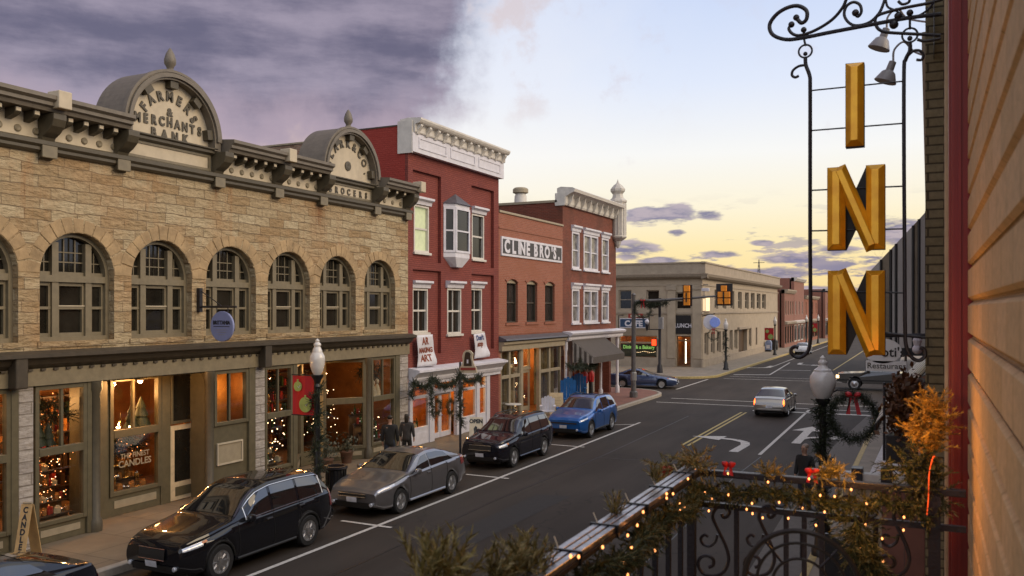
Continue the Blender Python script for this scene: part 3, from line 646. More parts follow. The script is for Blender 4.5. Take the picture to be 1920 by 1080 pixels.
for c, lines in ((peds[0], 1), (peds[1], 2)):
    R1 = 1.45; base = 9.22
    ring = arcpts(c, base, R1, 0, 180, 32) + [(c - R1, 9.0)] + [(c - R1 + .2, 9.0)] + arcpts(c, base, R1 - .2, 180, 0, 32) + [(c + R1 - .2, 9.0), (c + R1, 9.0)]
    P_ = MB(LF).prism(ring, -.85, .20).build('pediment', m_corn, ST)
    ring2 = arcpts(c, base, R1 - .06, 0, 180, 32) + arcpts(c, base, R1 - .15, 180, 0, 32)
    MB(LF).prism(ring2, .20, .26).build('arch_moulding', m_corn, P_)
    ring3 = arcpts(c, base, R1 + .03, 0, 180, 32) + arcpts(c, base, R1 - .03, 180, 0, 32)
    MB(LF).prism(ring3, .10, .22).build('rim_moulding', m_corn, P_)
    MB(LF).prism(arcpts(c, base, R1 - .19, 0, 180, 32) + [(c - R1 + .19, 8.98), (c + R1 - .19, 8.98)], -.2, -.03).build('tympanum', m_cream, P_)
    for a in (8, 50, 90, 130):                               # dark blocks inside the hood
        a_ = R(a); u, v = c + math.cos(a_) * 1.16, base + math.sin(a_) * 1.16
        e = Vector((math.cos(a_), math.sin(a_))); g = Vector((-e.y, e.x))
        MB(LF).prism([tuple(Vector((u, v)) + e * x + g * y) for x, y in ((-.09, -.12), (.09, -.12), (.09, .12), (-.09, .12))], -.03, .15).build('hood_block', m_olive_d, P_)
    MB(LF).prof([(-.2, 8.90), (.05, 8.90), (.14, 8.94), (.14, 9.0), (.2, 9.03), (.2, 9.06), (-.2, 9.06)], c - 1.35, c + 1.35).build('pediment_sill', m_olive_d, P_)
    MB(LF).plate(rect(c - 1.28, c + 1.28, 8.50, 8.90), [rect(c - 1.2, c + 1.2, 8.56, 8.84)], .0, .03).build('panel_frame', m_olive, P_)
    ft = MB(LF); top = base + R1
    ft.lathe((c, top + .0, .0), [(.10, -.06), (.12, .05), (.075, .10), (.085, .14), (.135, .22), (.14, .32), (.10, .46), (.045, .56), (.004, .61)], 12)
    ft.build('finial', m_corn, P_, smooth=True)
    tx = MB(LF)
    def arctext(s_, r, size, a0, a1, off=0):
        for i, ch in enumerate(s_):
            a = a0 + (a1 - a0) * i / (len(s_) - 1)
            tx.text(ch, c + r * math.cos(R(a)), base + off + r * math.sin(R(a)), -.03, size, .03, .9, .012, R(a - 90))
    if lines == 1:
        arctext('FARMERS', .80, .32, 146, 34, -.02)
        tx.text('&', c, base + .43, -.03, .25, .03, 1, .012)
        for i, ch in enumerate('MERCHANTS'): tx.text(ch, c - .94 + i * .235, base + .17 - (abs(i - 4) * .012), -.03, .30, .03, .8, .014)
        for i, ch in enumerate('BANK'): tx.text(ch, c - .48 + i * .32, base - .15, -.03, .30, .03, .85, .014)
    else:
        arctext('CLARK&CO.', .88, .34, 168, 12, -.02)
        tx.lathe((c, base + .28, -.03), [(.15, -.01), (.15, .03), (.08, .04), (.001, .03)], 14, axis=(1, 0, 0))
        for i, ch in enumerate('GROCERS'): tx.text(ch, c - .93 + i * .31, 8.59, .0, .26, .025, .85, .012)
    tx.build('lettering', m_olive_d, P_)
# ---- shop fronts of the stone block
for px0, px1 in ((34, 62), (478, 496), (749, 764.5)):
    a, b = fs(px0), fs(px1)
    MB(LF).box(a, b, .12, 3.44, -.4, .02).build('stone_pier', m_pier, ST, bevel=.02)
room(ST, LF, 7.2, fs(480), .15, 3.44, -4.0, -.95, m_warmwall); room(ST, LF, fs(494), fs(762), .15, 3.44, -4.0, -1.1, m_warmwall); MB(LF).box(fs(398), fs(480), .16, 3.40, -1.0, -.94).build('painted_partition', M('pumpkin_wall', (.5, .24, .06), .7), ST)
for u in (fs(480) - .005, fs(494) + .005, 7.2, fs(760)): MB(LF).box(u - .04, u + .04, .15, 3.44, -1.1, -.2).build('party_wall', m_warmwall, ST)
MB(LF).box(7.2, fs(480), 3.40, 3.44, -.95, -.06).build('soffit', m_shop, ST); MB(LF).box(fs(494), fs(762), 3.40, 3.44, -1.1, -.06).build('soffit', m_shop, ST)
# window left of the first pier, the main left window, recess with door, right window
def sw(a, b, n=-.06, vb=(), lab=None): 
    bulkhead(ST, LF, a, b, .15, .52, n, m_shop, m_tan); return shopwin(ST, LF, a, b, .52, 3.42, n, m_shop, vb, (2.05,), .09, .14, label=lab)
sw(8.2, fs(20)); MB(LF).box(fs(20), fs(34), .15, 3.44, -.12, .03).build('pilaster', m_shop, ST, bevel=.015)
a, b = fs(66), fs(163); sw(a, b, vb=((fs(118), 2.1, 3.35),))
MB(LF).box(b, fs(172), .15, 3.44, -.12, .02).build('pilaster', m_shop, ST, bevel=.015)
MB(LF).lathe((fs(180), .15, -.03), [(.15, 0), (.15, .25), (.11, .3), (.11, 3.0), (.15, 3.1), (.15, 3.28)], 14).build('column', m_olive_d, ST, smooth=True)
RB = -.78
bs = lambda px: onX(px, 580, -DF + RB).y
bulkhead(ST, LF, bs(203), bs(300), .15, .62, RB, m_shop, m_tan)
shopwin(ST, LF, bs(203), bs(299), .62, 3.40, RB, m_shop, ((bs(249), 2.1, 3.35),), (2.07,), .10, .14)
MB(LF).box(bs(172), bs(203) - .002, .15, 3.40, RB - .08, RB + .03).build('pilaster', m_shop, ST); MB(LF).box(bs(299), bs(317), .15, 3.40, RB - .08, RB + .05).build('pilaster', m_shop, ST)
MB(LF).box(fs(172) + .01, fs(172) + .09, .15, 3.40, RB + .05, -.13).build('recess_side', m_shop, ST)
d0, d1 = bs(318), bs(379)
dr = MB(LF).plate(rect(d0, d1, .17, 2.06), [rect(d0 + .13, d1 - .13, .62, 1.94)], RB - .03, RB + .03).build('door', M('cream_door_paint', (.66, .52, .33), .5), ST, bevel=.008); dr['label'] = 'cream painted glazed shop door'
MB(LF).box(d0 + .12, d1 - .12, .61, 1.95, RB - .012, RB - .004).build('pane', m_pane, dr); MB(LF).box(d0 + .15, d1 - .15, .27, .50, RB + .03, RB + .04).build('inset_panel', m_shop, dr)
MB(LF).ball((d1 - .07, 1.08, RB + .08), .035).build('handle', m_chrome, dr, smooth=True)
shopwin(ST, LF, d0, d1, 2.10, 3.40, RB, m_shop, pm=m_pane, name='transom_window')
MB(LF).box(d1, bs(400), .15, 3.40, RB - .08, RB + .05).build('pilaster', m_shop, ST)
MB(LF).lathe((fs(394), .15, -.03), [(.15, 0), (.15, .25), (.11, .3), (.11, 3.0), (.15, 3.1), (.15, 3.28)], 14).build('column', m_olive_d, ST, smooth=True)
MB(LF).box(fs(400) - .02, fs(400) + .06, .15, 3.40, RB - .05, -.13).build('recess_side', m_shop, ST)
a, b = fs(402), fs(466); bulkhead(ST, LF, a, b, .15, .52, -.06, m_shop, m_shop)
shopwin(ST, LF, a, b, 2.0, 3.42, -.06, m_shop, ((fs(432), 2.1, 3.35),), (), .09, .14)
MB(LF).box(a, b, .52, 2.0, -.12, -.05).build('olive_panel', m_shop, ST)
pb = MB(LF).plate(rect(fs(408), fs(456), .98, 1.55), [rect(fs(410), fs(454), 1.02, 1.51)], -.05, .0).build('notice_frame', m_cream, ST); MB(LF).box(fs(410), fs(454), 1.02, 1.51, -.045, -.03).build('notice_sheet', m_tan, pb)
MB(LF).box(b, fs(478), .15, 3.44, -.12, .03).build('pilaster', m_shop, ST, bevel=.015)
a, b = fs(497), fs(549); sw(a, b, vb=((fs(523), 2.1, 3.35),))
MB(LF).box(b, fs(557), .15, 3.44, -.12, .03).build('pilaster', m_shop, ST, bevel=.015)
def splay(p0, p1, n0, n1):
    A = LF(p0, 0, n0); B_ = LF(p1, 0, n1); d = (B_ - A); ln = d.length; d.normalize()
    return Fr(A, d, (d.y, -d.x, 0)), ln
F1, l1 = splay(fs(557) + .02, 21.0, -.08, -.95)
bulkhead(ST, F1, 0, l1, .15, .52, 0, m_shop, m_tan); shopwin(ST, F1, 0, l1, .52, 3.40, 0, m_shop, (), (2.05,), .08, .12)
dr = MB(LF).plate(rect(21.05, 21.85, .17, 2.2), [rect(21.18, 21.72, .6, 2.08)], -.98, -.93).build('door', m_shop, ST); MB(LF).box(21.17, 21.73, .59, 2.09, -.965, -.955).build('pane', m_glass, dr)
shopwin(ST, LF, 21.05, 21.85, 2.24, 3.40, -.95, m_shop, name='transom_window')
MB(LF).box(21.85, 22.05, .15, 3.40, -1.0, -.85).build('pilaster', M('lit_oak', (.25, .17, .07), .5), ST, bevel=.015)
F2, l2 = splay(22.08, fs(688) + .02, -.92, -.06)
bulkhead(ST, F2, 0, l2, .15, .5, 0, m_shop, m_tan); shopwin(ST, F2, 0, l2, .5, 3.40, 0, m_shop, (), (2.06,), .11, .12)
MB(LF).lathe((fs(691), .15, -.02), [(.14, 0), (.14, .25), (.105, .3), (.105, 3.0), (.14, 3.1), (.14, 3.28)], 14).build('column', m_olive_d, ST, smooth=True)
a, b = fs(697), fs(741); sw(a, b, vb=((fs(719), 2.1, 3.35),))
MB(LF).box(b, fs(749), .15, 3.44, -.12, .03).build('pilaster', m_shop, ST, bevel=.015)
# entrance lamp, lit in the photo
el_ = thing('ceiling_lamp', LF(14.55, 3.40, -.35), 'small lit round lamp under the soffit of the recessed shop entrance', 'lamp')
MB(LF).lathe((14.55, 3.33, -.35), [(.10, .06), (.12, .02), (.11, 0), (.03, -.01)], 12).build('lamp_shade', m_chrome, el_); MB(LF).ball((14.55, 3.31, -.35), .055).build('bulb', m_bulb, el_)
lamp(LF, 14.55, 3.2, -.3, 80, r=.06); lamp(LF, 21.4, 3.15, -.5, 26, r=.06)
for u, n, e in ((9.6, -1.3, 40), (12.3, -1.3, 75), (14.9, -1.9, 95), (19.0, -1.5, 22), (22.6, -1.9, 24), (24.3, -1.4, 14), (17.6, -.55, 12), (11.2, -.6, 18), (15.1, -1.2, 22)): lamp(LF, u, 2.9, n, e)

# ================================================================== red painted building
V0, V1 = fs(765) + .004, fs(935)
RD = thing('red_building', LF((V0 + V1) / 2, 0, 0), 'three storey red painted brick building with white cornice and oriel window', 'building')
RT = 11.45
def hh(x0, x1, y0, y1): return rect(fs(x0), fs(x1), *sorted((fh((x0 + x1) / 2, y1), fh((x0 + x1) / 2, y0))))
up = [hh(781, 809, 385, 473), hh(889, 912, 402, 486)]
orl = hh(833, 872, 392, 478)
lo = [hh(778, 807, 541, 624), hh(838, 864, 541, 626), hh(885, 908, 541, 622)]
big = [(fs(774), fs(827), 6.72, 9.95), (fs(884), fs(926), 6.72, 9.95), (fs(774), fs(827), 3.35, 6.42), (fs(884), fs(926), 3.35, 6.42)]
MB(LF).plate(rect(V0, V1, 2.9, RT), [rect(*b) for b in big] + [orl, lo[1]], -.12, 0).build('wall', m_red, RD)
for (a, b, c, d), hl in zip(big, (up[0], up[1], lo[0], lo[2])): MB(LF).plate(rect(a - .02, b + .02, c - .02, d + .02), [hl], -.3, -.125).build('recessed_panel', m_red, RD)
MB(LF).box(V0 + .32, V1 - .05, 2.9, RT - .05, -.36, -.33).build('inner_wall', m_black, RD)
SF = Fr((-DF, V0, 0), (1, 0, 0), (0, -1, 0))
MB(SF).box(-3.75, -.125, 8.5, RT, -.3, 0).build('side_wall', m_redside, RD); MB(SF).box(-12, -3.752, 8.5, 11.2, -.3, -.03).build('rear_side_wall', m_mott, RD)
MB(SF).box(-12, -3.75, 11.2, 11.26, -.34, .02).build('coping', m_tan, RD); MB(SF).box(-3.75, -.35, RT, RT + .05, -.3, .02).build('coping', m_belt, RD)
MB(LF).box(V0 + .3, V1, 11.0, 11.1, -13, -.35).build('roof', m_roof, RD)
# white cornice with panels and brackets
CB = 10.52
MB(LF).box(V0 - .03, V1 + .05, CB, 11.2, .0, .22).build('cornice_frieze', m_white, RD)
MB(LF).prof([(-.35, 11.2), (.26, 11.2), (.28, 11.24), (.28, 11.48), (.44, 11.51), (.48, 11.55), (.52, 11.62), (.52, 11.68), (.0, 11.72), (-.35, 11.68)], V0 + .02, V1 + .08).build('cornice', m_white2, RD)
MB(SF).box(-.40, .20, CB - .05, 11.60, .002, .06).build('cornice_end', m_white2, RD)
for i in range(3):
    a = V0 + .35 + i * 2.25; MB(LF).plate(rect(a, a + 1.95, 10.68, 11.08), [rect(a + .06, a + 1.89, 10.74, 11.02)], .22, .245).build('frieze_panel', m_white, RD)
k0 = None
for i in range(12):
    u = V0 + .22 + i * (V1 - V0 - .4) / 11
    if k0 is None: k0 = MB(LF).prof([(.22, 11.48), (.44, 11.48), (.44, 11.42), (.38, 11.34), (.32, 11.26), (.28, 11.16), (.22, 11.14)], u - .08, u + .08).build('cornice_bracket', m_white2, RD); ku = u
    else: inst(k0, (0, u - ku, 0))
lit_shade = M('lit_green_shade', (.45, .48, .30), .7, var=.15, emit=.28, ecol=(.58, .64, .36))
def box4(hl): xs = [p[0] for p in hl]; ys = [p[1] for p in hl]; return min(xs), max(xs), min(ys), max(ys)
for hl, nn, pm, bars, lab in ((up[0], -.125, lit_shade, 0, 'sash window with a lit pale green shade'), (up[1], -.125, None, 0, None), (lo[0], -.125, None, 1, None), (lo[1], 0, None, 1, None), (lo[2], -.125, None, 1, None)):
    a, b, c, d = box4(hl); w_ = sash(RD, LF, a, b, c, d, nn, m_white2, bars, pm, label=lab); hood(w_, LF, a, b, d + .02, nn, m_white, .26, .22)
a, b, c, d = box4(orl); cx = (a + b) / 2       # oriel bay
plan = [(a - .06, 0), (a + .26, .34), (b - .26, .34), (b + .06, 0)]
OR = MB(LF).add([(u, d, n) for u, n in plan] + [(u, d + .14, n) for u, n in plan] + [(u, c - .12, n) for u, n in plan] + [(u, c + .06, n) for u, n in plan],
    [(0, 1, 5, 4), (1, 2, 6, 5), (2, 3, 7, 6), (4, 5, 6, 7), (0, 3, 2, 1), (8, 9, 13, 12), (9, 10, 14, 13), (10, 11, 15, 14), (12, 13, 14, 15), (8, 11, 10, 9)]).build('oriel_window', m_white, RD)
MB(LF).add([(plan[0][0], c - .12, 0), (plan[1][0], c - .12, .34), (plan[2][0], c - .12, .34), (plan[3][0], c - .12, 0), (cx - .35, c - .48, 0), (cx - .22, c - .48, .2), (cx + .22, c - .48, .2), (cx + .35, c - .48, 0)],
    [(0, 1, 5, 4), (1, 2, 6, 5), (2, 3, 7, 6), (4, 5, 6, 7)]).build('oriel_base', m_white, OR)
MB(LF).add([(plan[0][0] - .06, d + .14, 0), (plan[1][0] - .04, d + .14, .42), (plan[2][0] + .04, d + .14, .42), (plan[3][0] + .06, d + .14, 0), (cx, d + .58, .02)], [(0, 1, 4), (1, 2, 4), (2, 3, 4), (0, 3, 2, 1)]).build('oriel_roof', m_slate, OR)
for i in range(3):
    p0, p1 = plan[i], plan[i + 1]; A = LF(p0[0], 0, p0[1]); B_ = LF(p1[0], 0, p1[1]); dd = (B_ - A); ln = dd.length; dd.normalize()
    Fo = Fr(A, dd, (dd.y, -dd.x, 0)); sash(OR, Fo, .02, ln - .02, c + .06, d - .005, .0, m_white, 0 if i != 1 else 0, sill=False, back=.02, d=.08, w=.09) if False else None
    mb = MB(Fo); w = .09
    mb.plate(rect(0, ln, c + .06, d), [rect(w, ln - w, c + .14, (c + d) / 2 - .03), rect(w, ln - w, (c + d) / 2 + .03, d - .08)], -.05, .03); fr_ = mb.build('oriel_frame', m_white, OR)
    MB(Fo).box(w - .02, ln - w + .02, c + .12, d - .06, -.03, -.02).build('oriel_pane', m_pane, OR)
# white shop front
MB(LF).prof([(0, 2.42), (.16, 2.42), (.20, 2.52), (.20, 2.58), (.38, 2.74), (.46, 2.78), (.46, 2.86), (0, 2.94)], V0 + .02, V1 - .03).build('shopfront_cornice', m_white, RD)
MB(LF).box(V0 + .02, V1 - .03, 2.28, 2.42, -.1, .10).build('shopfront_fascia', m_white, RD)
room(RD, LF, V0 + .2, V1 - .2, .15, 2.44, -3.5, -.3, M('orange_shop_wall', (.42, .18, .035), .7, var=.3, scale=2))
def rsw(p0, p1, tr=True):
    a, b = fs(p0), fs(p1); mb = bulkhead(RD, LF, a, b, .15, .72, -.02, m_white, m_white)
    shopwin(RD, LF, a, b, .72, 1.86, -.04, m_white, (), (), .06, .1); shopwin(RD, LF, a, b, 1.86, 2.29, -.04, m_white, (), (), .05, .1, name='transom_window')
rsw(772, 804); rsw(866, 892); rsw(898, 911)
for p0, p1 in ((767, 772), (804, 813), (855, 866), (892, 898), (911, 917)): MB(LF).box(fs(p0), fs(p1), .15, 2.28, -.1, .05).build('pilaster', m_white, RD, bevel=.01)
MB(LF).box(fs(917), V1, .15, 2.9, -.1, .0).build('brick_pier', m_red, RD)
d0, d1 = fs(813), fs(855); dm = (d0 + d1) / 2; n = -.25
MB(LF).box(d0, d1, 1.86, 1.98, n - .05, n + .25).build('door_head', m_white, RD); shopwin(RD, LF, d0, d1, 1.98, 2.29, n, m_white, (), (), .05, .1, name='transom_window')
MB(LF).text('121', dm, 1.885, n + .25, .08, .006).build('house_number', m_black, RD)
for a, b in ((d0, dm - .01), (dm + .01, d1)):
    dr = MB(LF).plate(rect(a, b, .17, 1.86), [rect(a + .1, b - .1, .36, 1.76)], n - .03, n + .03).build('door', m_white, RD)
    MB(LF).box(a + .09, b - .09, .35, 1.77, n - .005, n + .003).build('pane', m_glass, dr); MB(LF).ball((dm + (.09 if a > dm else -.09), 1.0, n + .06), .03).build('handle', m_chrome, dr)
for u, e in ((V0 + 1.2, 30), (V0 + 3.5, 40), (V0 + 5.3, 85)): lamp(LF, u, 2.1, -1.4, e, (1, .5, .14))

# ================================================================== Cline Bros building
X0, X1 = fs(935) + .004, fs(1055)
CL = thing('brick_building', LF((X0 + X1) / 2, 0, 0), 'two storey orange brick building with black and white painted wall sign', 'building')
CT = 9.12
ws = [(fs(950), fs(971)), (fs(987.5), fs(1007.5)), (fs(1022), fs(1040))]
wz0, wz1 = 4.42, 6.15
def segarch(a, b, z0, z1, rise=.16): 
    c = (a + b) / 2; h = (b - a) / 2; r_ = (h * h + rise * rise) / (2 * rise); th = math.degrees(math.asin(h / r_))
    return [(a, z0), (b, z0)] + arcpts(c, z1 + rise - r_, r_, 90 - th, 90 + th, 8)
MB(LF).plate(rect(X0, X1, 3.9, CT), [segarch(a, b, wz0, wz1) for a, b in ws], -.3, 0).build('wall', m_cline, CL)
MB(LF).box(X0, X1, CT, CT + .1, -.35, .06).build('coping', m_tan, CL, bevel=.015); MB(LF).box(X0, X1 - .01, 8.45, 8.53, .0, .03).build('string_course', m_cline, CL)
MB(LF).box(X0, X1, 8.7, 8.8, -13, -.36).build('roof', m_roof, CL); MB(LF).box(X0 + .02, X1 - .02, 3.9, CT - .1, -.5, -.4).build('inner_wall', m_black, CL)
for a, b in ws:
    w_ = sash(CL, LF, a, b, wz0, wz1 + .02, -.12, m_belt, 1, w=.05, name='window', sill=False, pm=M('blind_pane', (.035, .03, .028), .12, var=.5, scale=3))
    MB(LF).prism(segarch(a, b, wz1, wz1)[1:], -.14, -.08).build('arch_panel', m_tan, w_)
    MB(LF).box(a - .12, b + .12, wz0 - .12, wz0, -.2, .05).build('sill', m_cline, w_)
    MB(LF).prism(segarch(a - .18, b + .18, wz1 + .14, wz1 + .14, .2)[2:] + segarch(a - .01, b + .01, wz1 + .02, wz1 + .02, .16)[2:][::-1], .0, .035).build('arch_head', m_cline, w_)
sg0, sg1 = fs(938.5), fs(1052)
sg = MB(LF).box(sg0, sg1, 7.30, 8.12, .0, .06).build('wall_sign', m_white, CL); sg['label'] = 'black signboard with white border and lettering'
MB(LF).box(sg0 + .1, sg1 - .1, 7.40, 8.02, .06, .068).build('sign_panel', M('charcoal_paint', (.045, .04, .04), .5), sg)
_tx = MB(LF)
for i, (ch, w_) in enumerate(zip("CLINE BRO'S.", (0, .56, .98, 1.30, 1.78, 0, 2.48, 3.02, 3.58, 4.06, 4.34, 4.76))):
    if ch != ' ': _tx.text(ch, sg0 + .50 + w_ * 1.21, 7.46, .068, .76, .012, 1.0, .034)
_tx.build('lettering', m_white, sg)
MB(LF).prof([(0, 3.86), (.35, 3.72), (.38, 3.66), (0, 3.60)], X0, X1).build('shopfront_roof', m_slate, CL)
MB(LF).prof([(-.1, 3.6), (.25, 3.6), (.25, 3.5), (.15, 3.42), (.15, 3.22), (-.1, 3.22)], X0 + .02, X1 - .02).build('shopfront_fascia', m_tan, CL)
MB(LF).box(X0 + .0, X1, 3.55, 3.9, -.3, -.02).build('lintel_beam', m_cline, CL)
room(CL, LF, X0 + .2, X1 - .2, .15, 3.4, -3.2, -.5, m_warmwall)
cx = [fs(p) for p in (936, 956, 976, 980, 1010, 1013, 1031, 1053)]
def csw(a, b, n=-.06): 
    bulkhead(CL, LF, a, b, .15, .42, n, m_tan, m_tan); shopwin(CL, LF, a, b, .42, 3.24, n, m_tan, (), (2.08,), .08, .12)
csw(cx[0] + .15, cx[1]); csw(cx[1] + .01, cx[2]); csw(cx[5], cx[6]); csw(cx[6] + .01, cx[7] - .1)
MB(LF).box(X0, cx[0] + .15, .15, 3.55, -.3, -.005).build('brick_pier', m_cline, CL)
for a, b in ((cx[2], cx[3]), (cx[4], cx[5])): MB(LF).box(a, b, .15, 3.24, -.12, .03).build('pilaster', m_tan, CL)
shopwin(CL, LF, cx[3], cx[4], 2.3, 3.24, -.5, m_tan, name='transom_window'); MB(LF).box(cx[3], cx[4], 2.2, 2.3, -.55, -.4).build('door_head', m_tan, CL)
dr = MB(LF).plate(rect(cx[3], cx[4], .17, 2.2), [rect(cx[3] + .14, cx[4] - .14, .5, 2.05)], -.52, -.46).build('door', m_tan, CL); MB(LF).box(cx[3] + .13, cx[4] - .13, .49, 2.06, -.495, -.488).build('pane', m_glass, dr)
for u, e in ((X0 + 1.2, 36), (X0 + 3.6, 70), (X0 + 6, 40)): lamp(LF, u, 2.9, -1.6, e)

# ================================================================== corner building with turret
Y0, Y1 = fs(1055) + .004, 48.0
TB = thing('corner_building', LF((Y0 + Y1) / 2, 0, 0), 'dark red brick corner building with white cornice, corner turret and striped awning', 'building')
TT = 10.4
def hy(x0, x1, z0, z1): return rect(fs(x0), fs(x1), z0, z1)
tw = [hy(1072, 1086, 7.1, 9.0), hy(1094, 1121, 7.1, 9.0), hy(1128, 1141, 7.1, 9.0), hy(1072, 1086, 4.3, 6.05), hy(1094, 1121, 4.3, 6.05), hy(1128, 1141, 4.3, 6.05)]
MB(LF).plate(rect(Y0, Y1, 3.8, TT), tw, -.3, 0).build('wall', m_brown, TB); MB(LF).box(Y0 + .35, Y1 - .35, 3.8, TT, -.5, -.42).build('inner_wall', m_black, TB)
TS = Fr((-DF, Y0, 0), (1, 0, 0), (0, -1, 0)); MB(TS).box(-13, -.305, 8.6, 10.35, -.3, 0).build('side_wall', m_brown, TB)
MB(TS).box(-13, -.3, 10.35, 10.47, -.34, .05).build('coping', m_tan, TB); MB(LF).box(Y0 + .3, Y1, 9.9, 10.0, -13, -.35).build('roof', m_roof, TB)
TS2 = Fr((-DF, Y1, 0), (-1, 0, 0), (0, 1, 0)); MB(TS2).box(.305, 13, 0, TT, -.3, 0).build('street_side_wall', m_brown, TB)
for hl in tw:
    a, b, c, d = box4(hl); wide = (b - a) > 1.2
    w_ = sash(TB, LF, a, b, c, d, 0.0, m_white, 1 if wide else 0, w=.11, pm=M('pale_curtain_pane', (.20, .185, .17), .15, var=.8, scale=2.5)); hood(w_, LF, a, b, d + .01, 0, m_white, .3, .18)
    if wide: MB(LF).box((a + b) / 2 - .07, (a + b) / 2 + .07, c + .1, d - .1, -.12, .02).build('mullion', m_white, w_)
MB(LF).prof([(-.3, 10.2), (.12, 10.2), (.16, 10.3), (.16, 10.62), (.45, 10.78), (.62, 10.84), (.66, 10.98), (.55, 11.05), (-.1, 11.12), (-.3, 11.05)], Y0 - .02, Y1 - .25).build('cornice', m_white2, TB)
MB(TS).box(-.4, .12, 10.18, 10.8, .0, .05).build('cornice_end', m_white2, TB)
k0 = None
for i in range(9):
    u = Y0 + .4 + i * (Y1 - Y0 - 1.1) / 8
    if k0 is None: k0 = MB(LF).prof([(.16, 10.64), (.42, 10.74), (.36, 10.5), (.22, 10.25), (.16, 10.2)], u - .05, u + .05).build('cornice_bracket', m_white2, TB); ku = u
    else: inst(k0, (0, u - ku, 0))
tu = MB(); tp = LF(Y1 - .1, 0, .15)
tu.lathe((tp.x, tp.y, 0), [(.05, 8.55), (.16, 8.75), (.22, 8.95), (.50, 9.12), (.56, 9.2), (.50, 9.26), (.50, 11.15), (.56, 11.22), (.56, 11.30), (.36, 11.46), (.30, 11.66), (.32, 11.72), (.44, 11.86), (.45, 11.98), (.26, 12.2), (.10, 12.32), (.05, 12.42), (.01, 12.55)], 8)
TU = tu.build('turret', M('turret_paint', (.52, .48, .42), .5, var=.15), TB)
for k in range(16):
    a = 6.283 * k / 16; x, y = tp.x + .475 * math.cos(a), tp.y + .475 * math.sin(a)
    if k == 0: r0 = MB().box(x - .025, x + .025, y - .025, y + .025, 9.3, 11.12).build('turret_rib', m_white2, TU); p0 = (x, y)
    else: inst(r0, (x - p0[0], y - p0[1], 0))
# vent on the roof
vp = onY(976, 372, 44)
vt = thing('roof_vent', (vp.x, vp.y, 10.1), 'white roof vent stack with a brown cap on the corner building roof', 'vent')
MB().lathe((vp.x, vp.y, 0), [(.40, 10.0), (.34, 11.35), (.28, 11.5)], 14).build('vent_stack', m_white2, vt, smooth=True); MB().lathe((vp.x, vp.y, 0), [(.30, 11.5), (.44, 11.55), (.44, 11.75), (.38, 11.81), (.32, 11.84)], 14).build('vent_cap', m_tan, vt, smooth=True)
# ground floor: beam, posts, white shop front set back, awning
MB(LF).prof([(-.3, 3.42), (.30, 3.42), (.34, 3.5), (.34, 3.6), (.5, 3.7), (.55, 3.8), (.4, 3.86), (0, 3.9), (-.3, 3.9)], Y0, Y1 + .3).build('porch_beam', m_white, TB)
post = [(.13, .15), (.13, .55), (.09, .6), (.08, .62), (.08, 2.9), (.11, 3.0), (.11, 3.42)]
for u in (Y0 + .15, fs(1123), Y1 - .05): MB(LF).lathe((u, 0, .1), post, 10).build('porch_post', m_white, TB, smooth=True)
shopD = -1.2
MB(LF).plate(rect(Y0, Y1 - .3, .15, 3.45), [rect(40.4, 42.0, .8, 3.0), rect(42.4, 43.6, .16, 2.5), rect(44.0, 46.6, .7, 3.0)], shopD - .1, shopD).build('shopfront', m_white2, TB)
room(TB, LF, Y0 + .15, Y1 - .45, .15, 3.4, -4, shopD - .12, m_warmwall); MB(LF).box(Y0, Y1 - .3, 3.40, 3.44, shopD, -.3).build('porch_ceiling', m_white2, TB)
for a, b, c, d in ((40.4, 42.0, .8, 3.0), (44.0, 46.6, .7, 3.0)): shopwin(TB, LF, a, b, c, d, shopD, m_white, ((a + b) / 2,), (), .06, .08)
dr = MB(LF).plate(rect(42.45, 43.55, .17, 2.45), [rect(42.6, 43.4, .6, 2.3)], shopD - .06, shopD - .01).build('door', M('red_door', (.25, .02, .02), .4), TB); MB(LF).box(42.58, 43.42, .58, 2.32, shopD - .04, shopD - .03).build('pane', m_glass, dr)
lamp(LF, 43.4, 2.9, -2.2, 30)
# awning: grey brown canvas with pale stripes on its cheeks
m_canv = M('grey_canvas', (.085, .07, .06), .9, var=.2, scale=3, stretch=(1, 6, 1)); m_canv2 = M('pale_canvas', (.36, .32, .28), .9)
aw = thing('awning', LF(42.6, 2.4, .5), 'grey brown canvas awning with striped cheeks over the corner shop front', 'awning')
a0, a1, zt, zb, pj = fs(1062), fs(1124), 3.46, 2.62, 1.45
MB(LF).prof([(.32, zt), (pj, zb), (pj, zb - .32), (pj - .02, zb - .32), (pj - .02, zb - .02), (.32, zt - .03)], a0, a1).build('canvas', m_canv, aw)
for u in (a0, a1):
    ch = MB(LF); prf = [(.34, zt - .02), (pj - .01, zb - .02), (pj - .01, zb - .3), (.34, zb - .3)]
    ch.prism(prf, u - .011, u - .001, ax=0) if u == a0 else ch.prism(prf, u + .001, u + .011, ax=0)
    ck = ch.build('cheek', m_canv2, aw)
    for k in range(4):
        n0 = .42 + k * .27; f_ = lambda n: zt - .03 - (zt - zb) * (n - .32) / (pj - .32) - .01
        p_ = [(n0, f_(n0)), (n0 + .13, f_(n0 + .13)), (n0 + .13, zb - .29), (n0, zb - .29)]
        m_ = MB(LF); m_.prism(p_, u - .016, u - .012, ax=0) if u == a0 else m_.prism(p_, u + .012, u + .016, ax=0); m_.build('cheek_stripe', m_canv, ck)
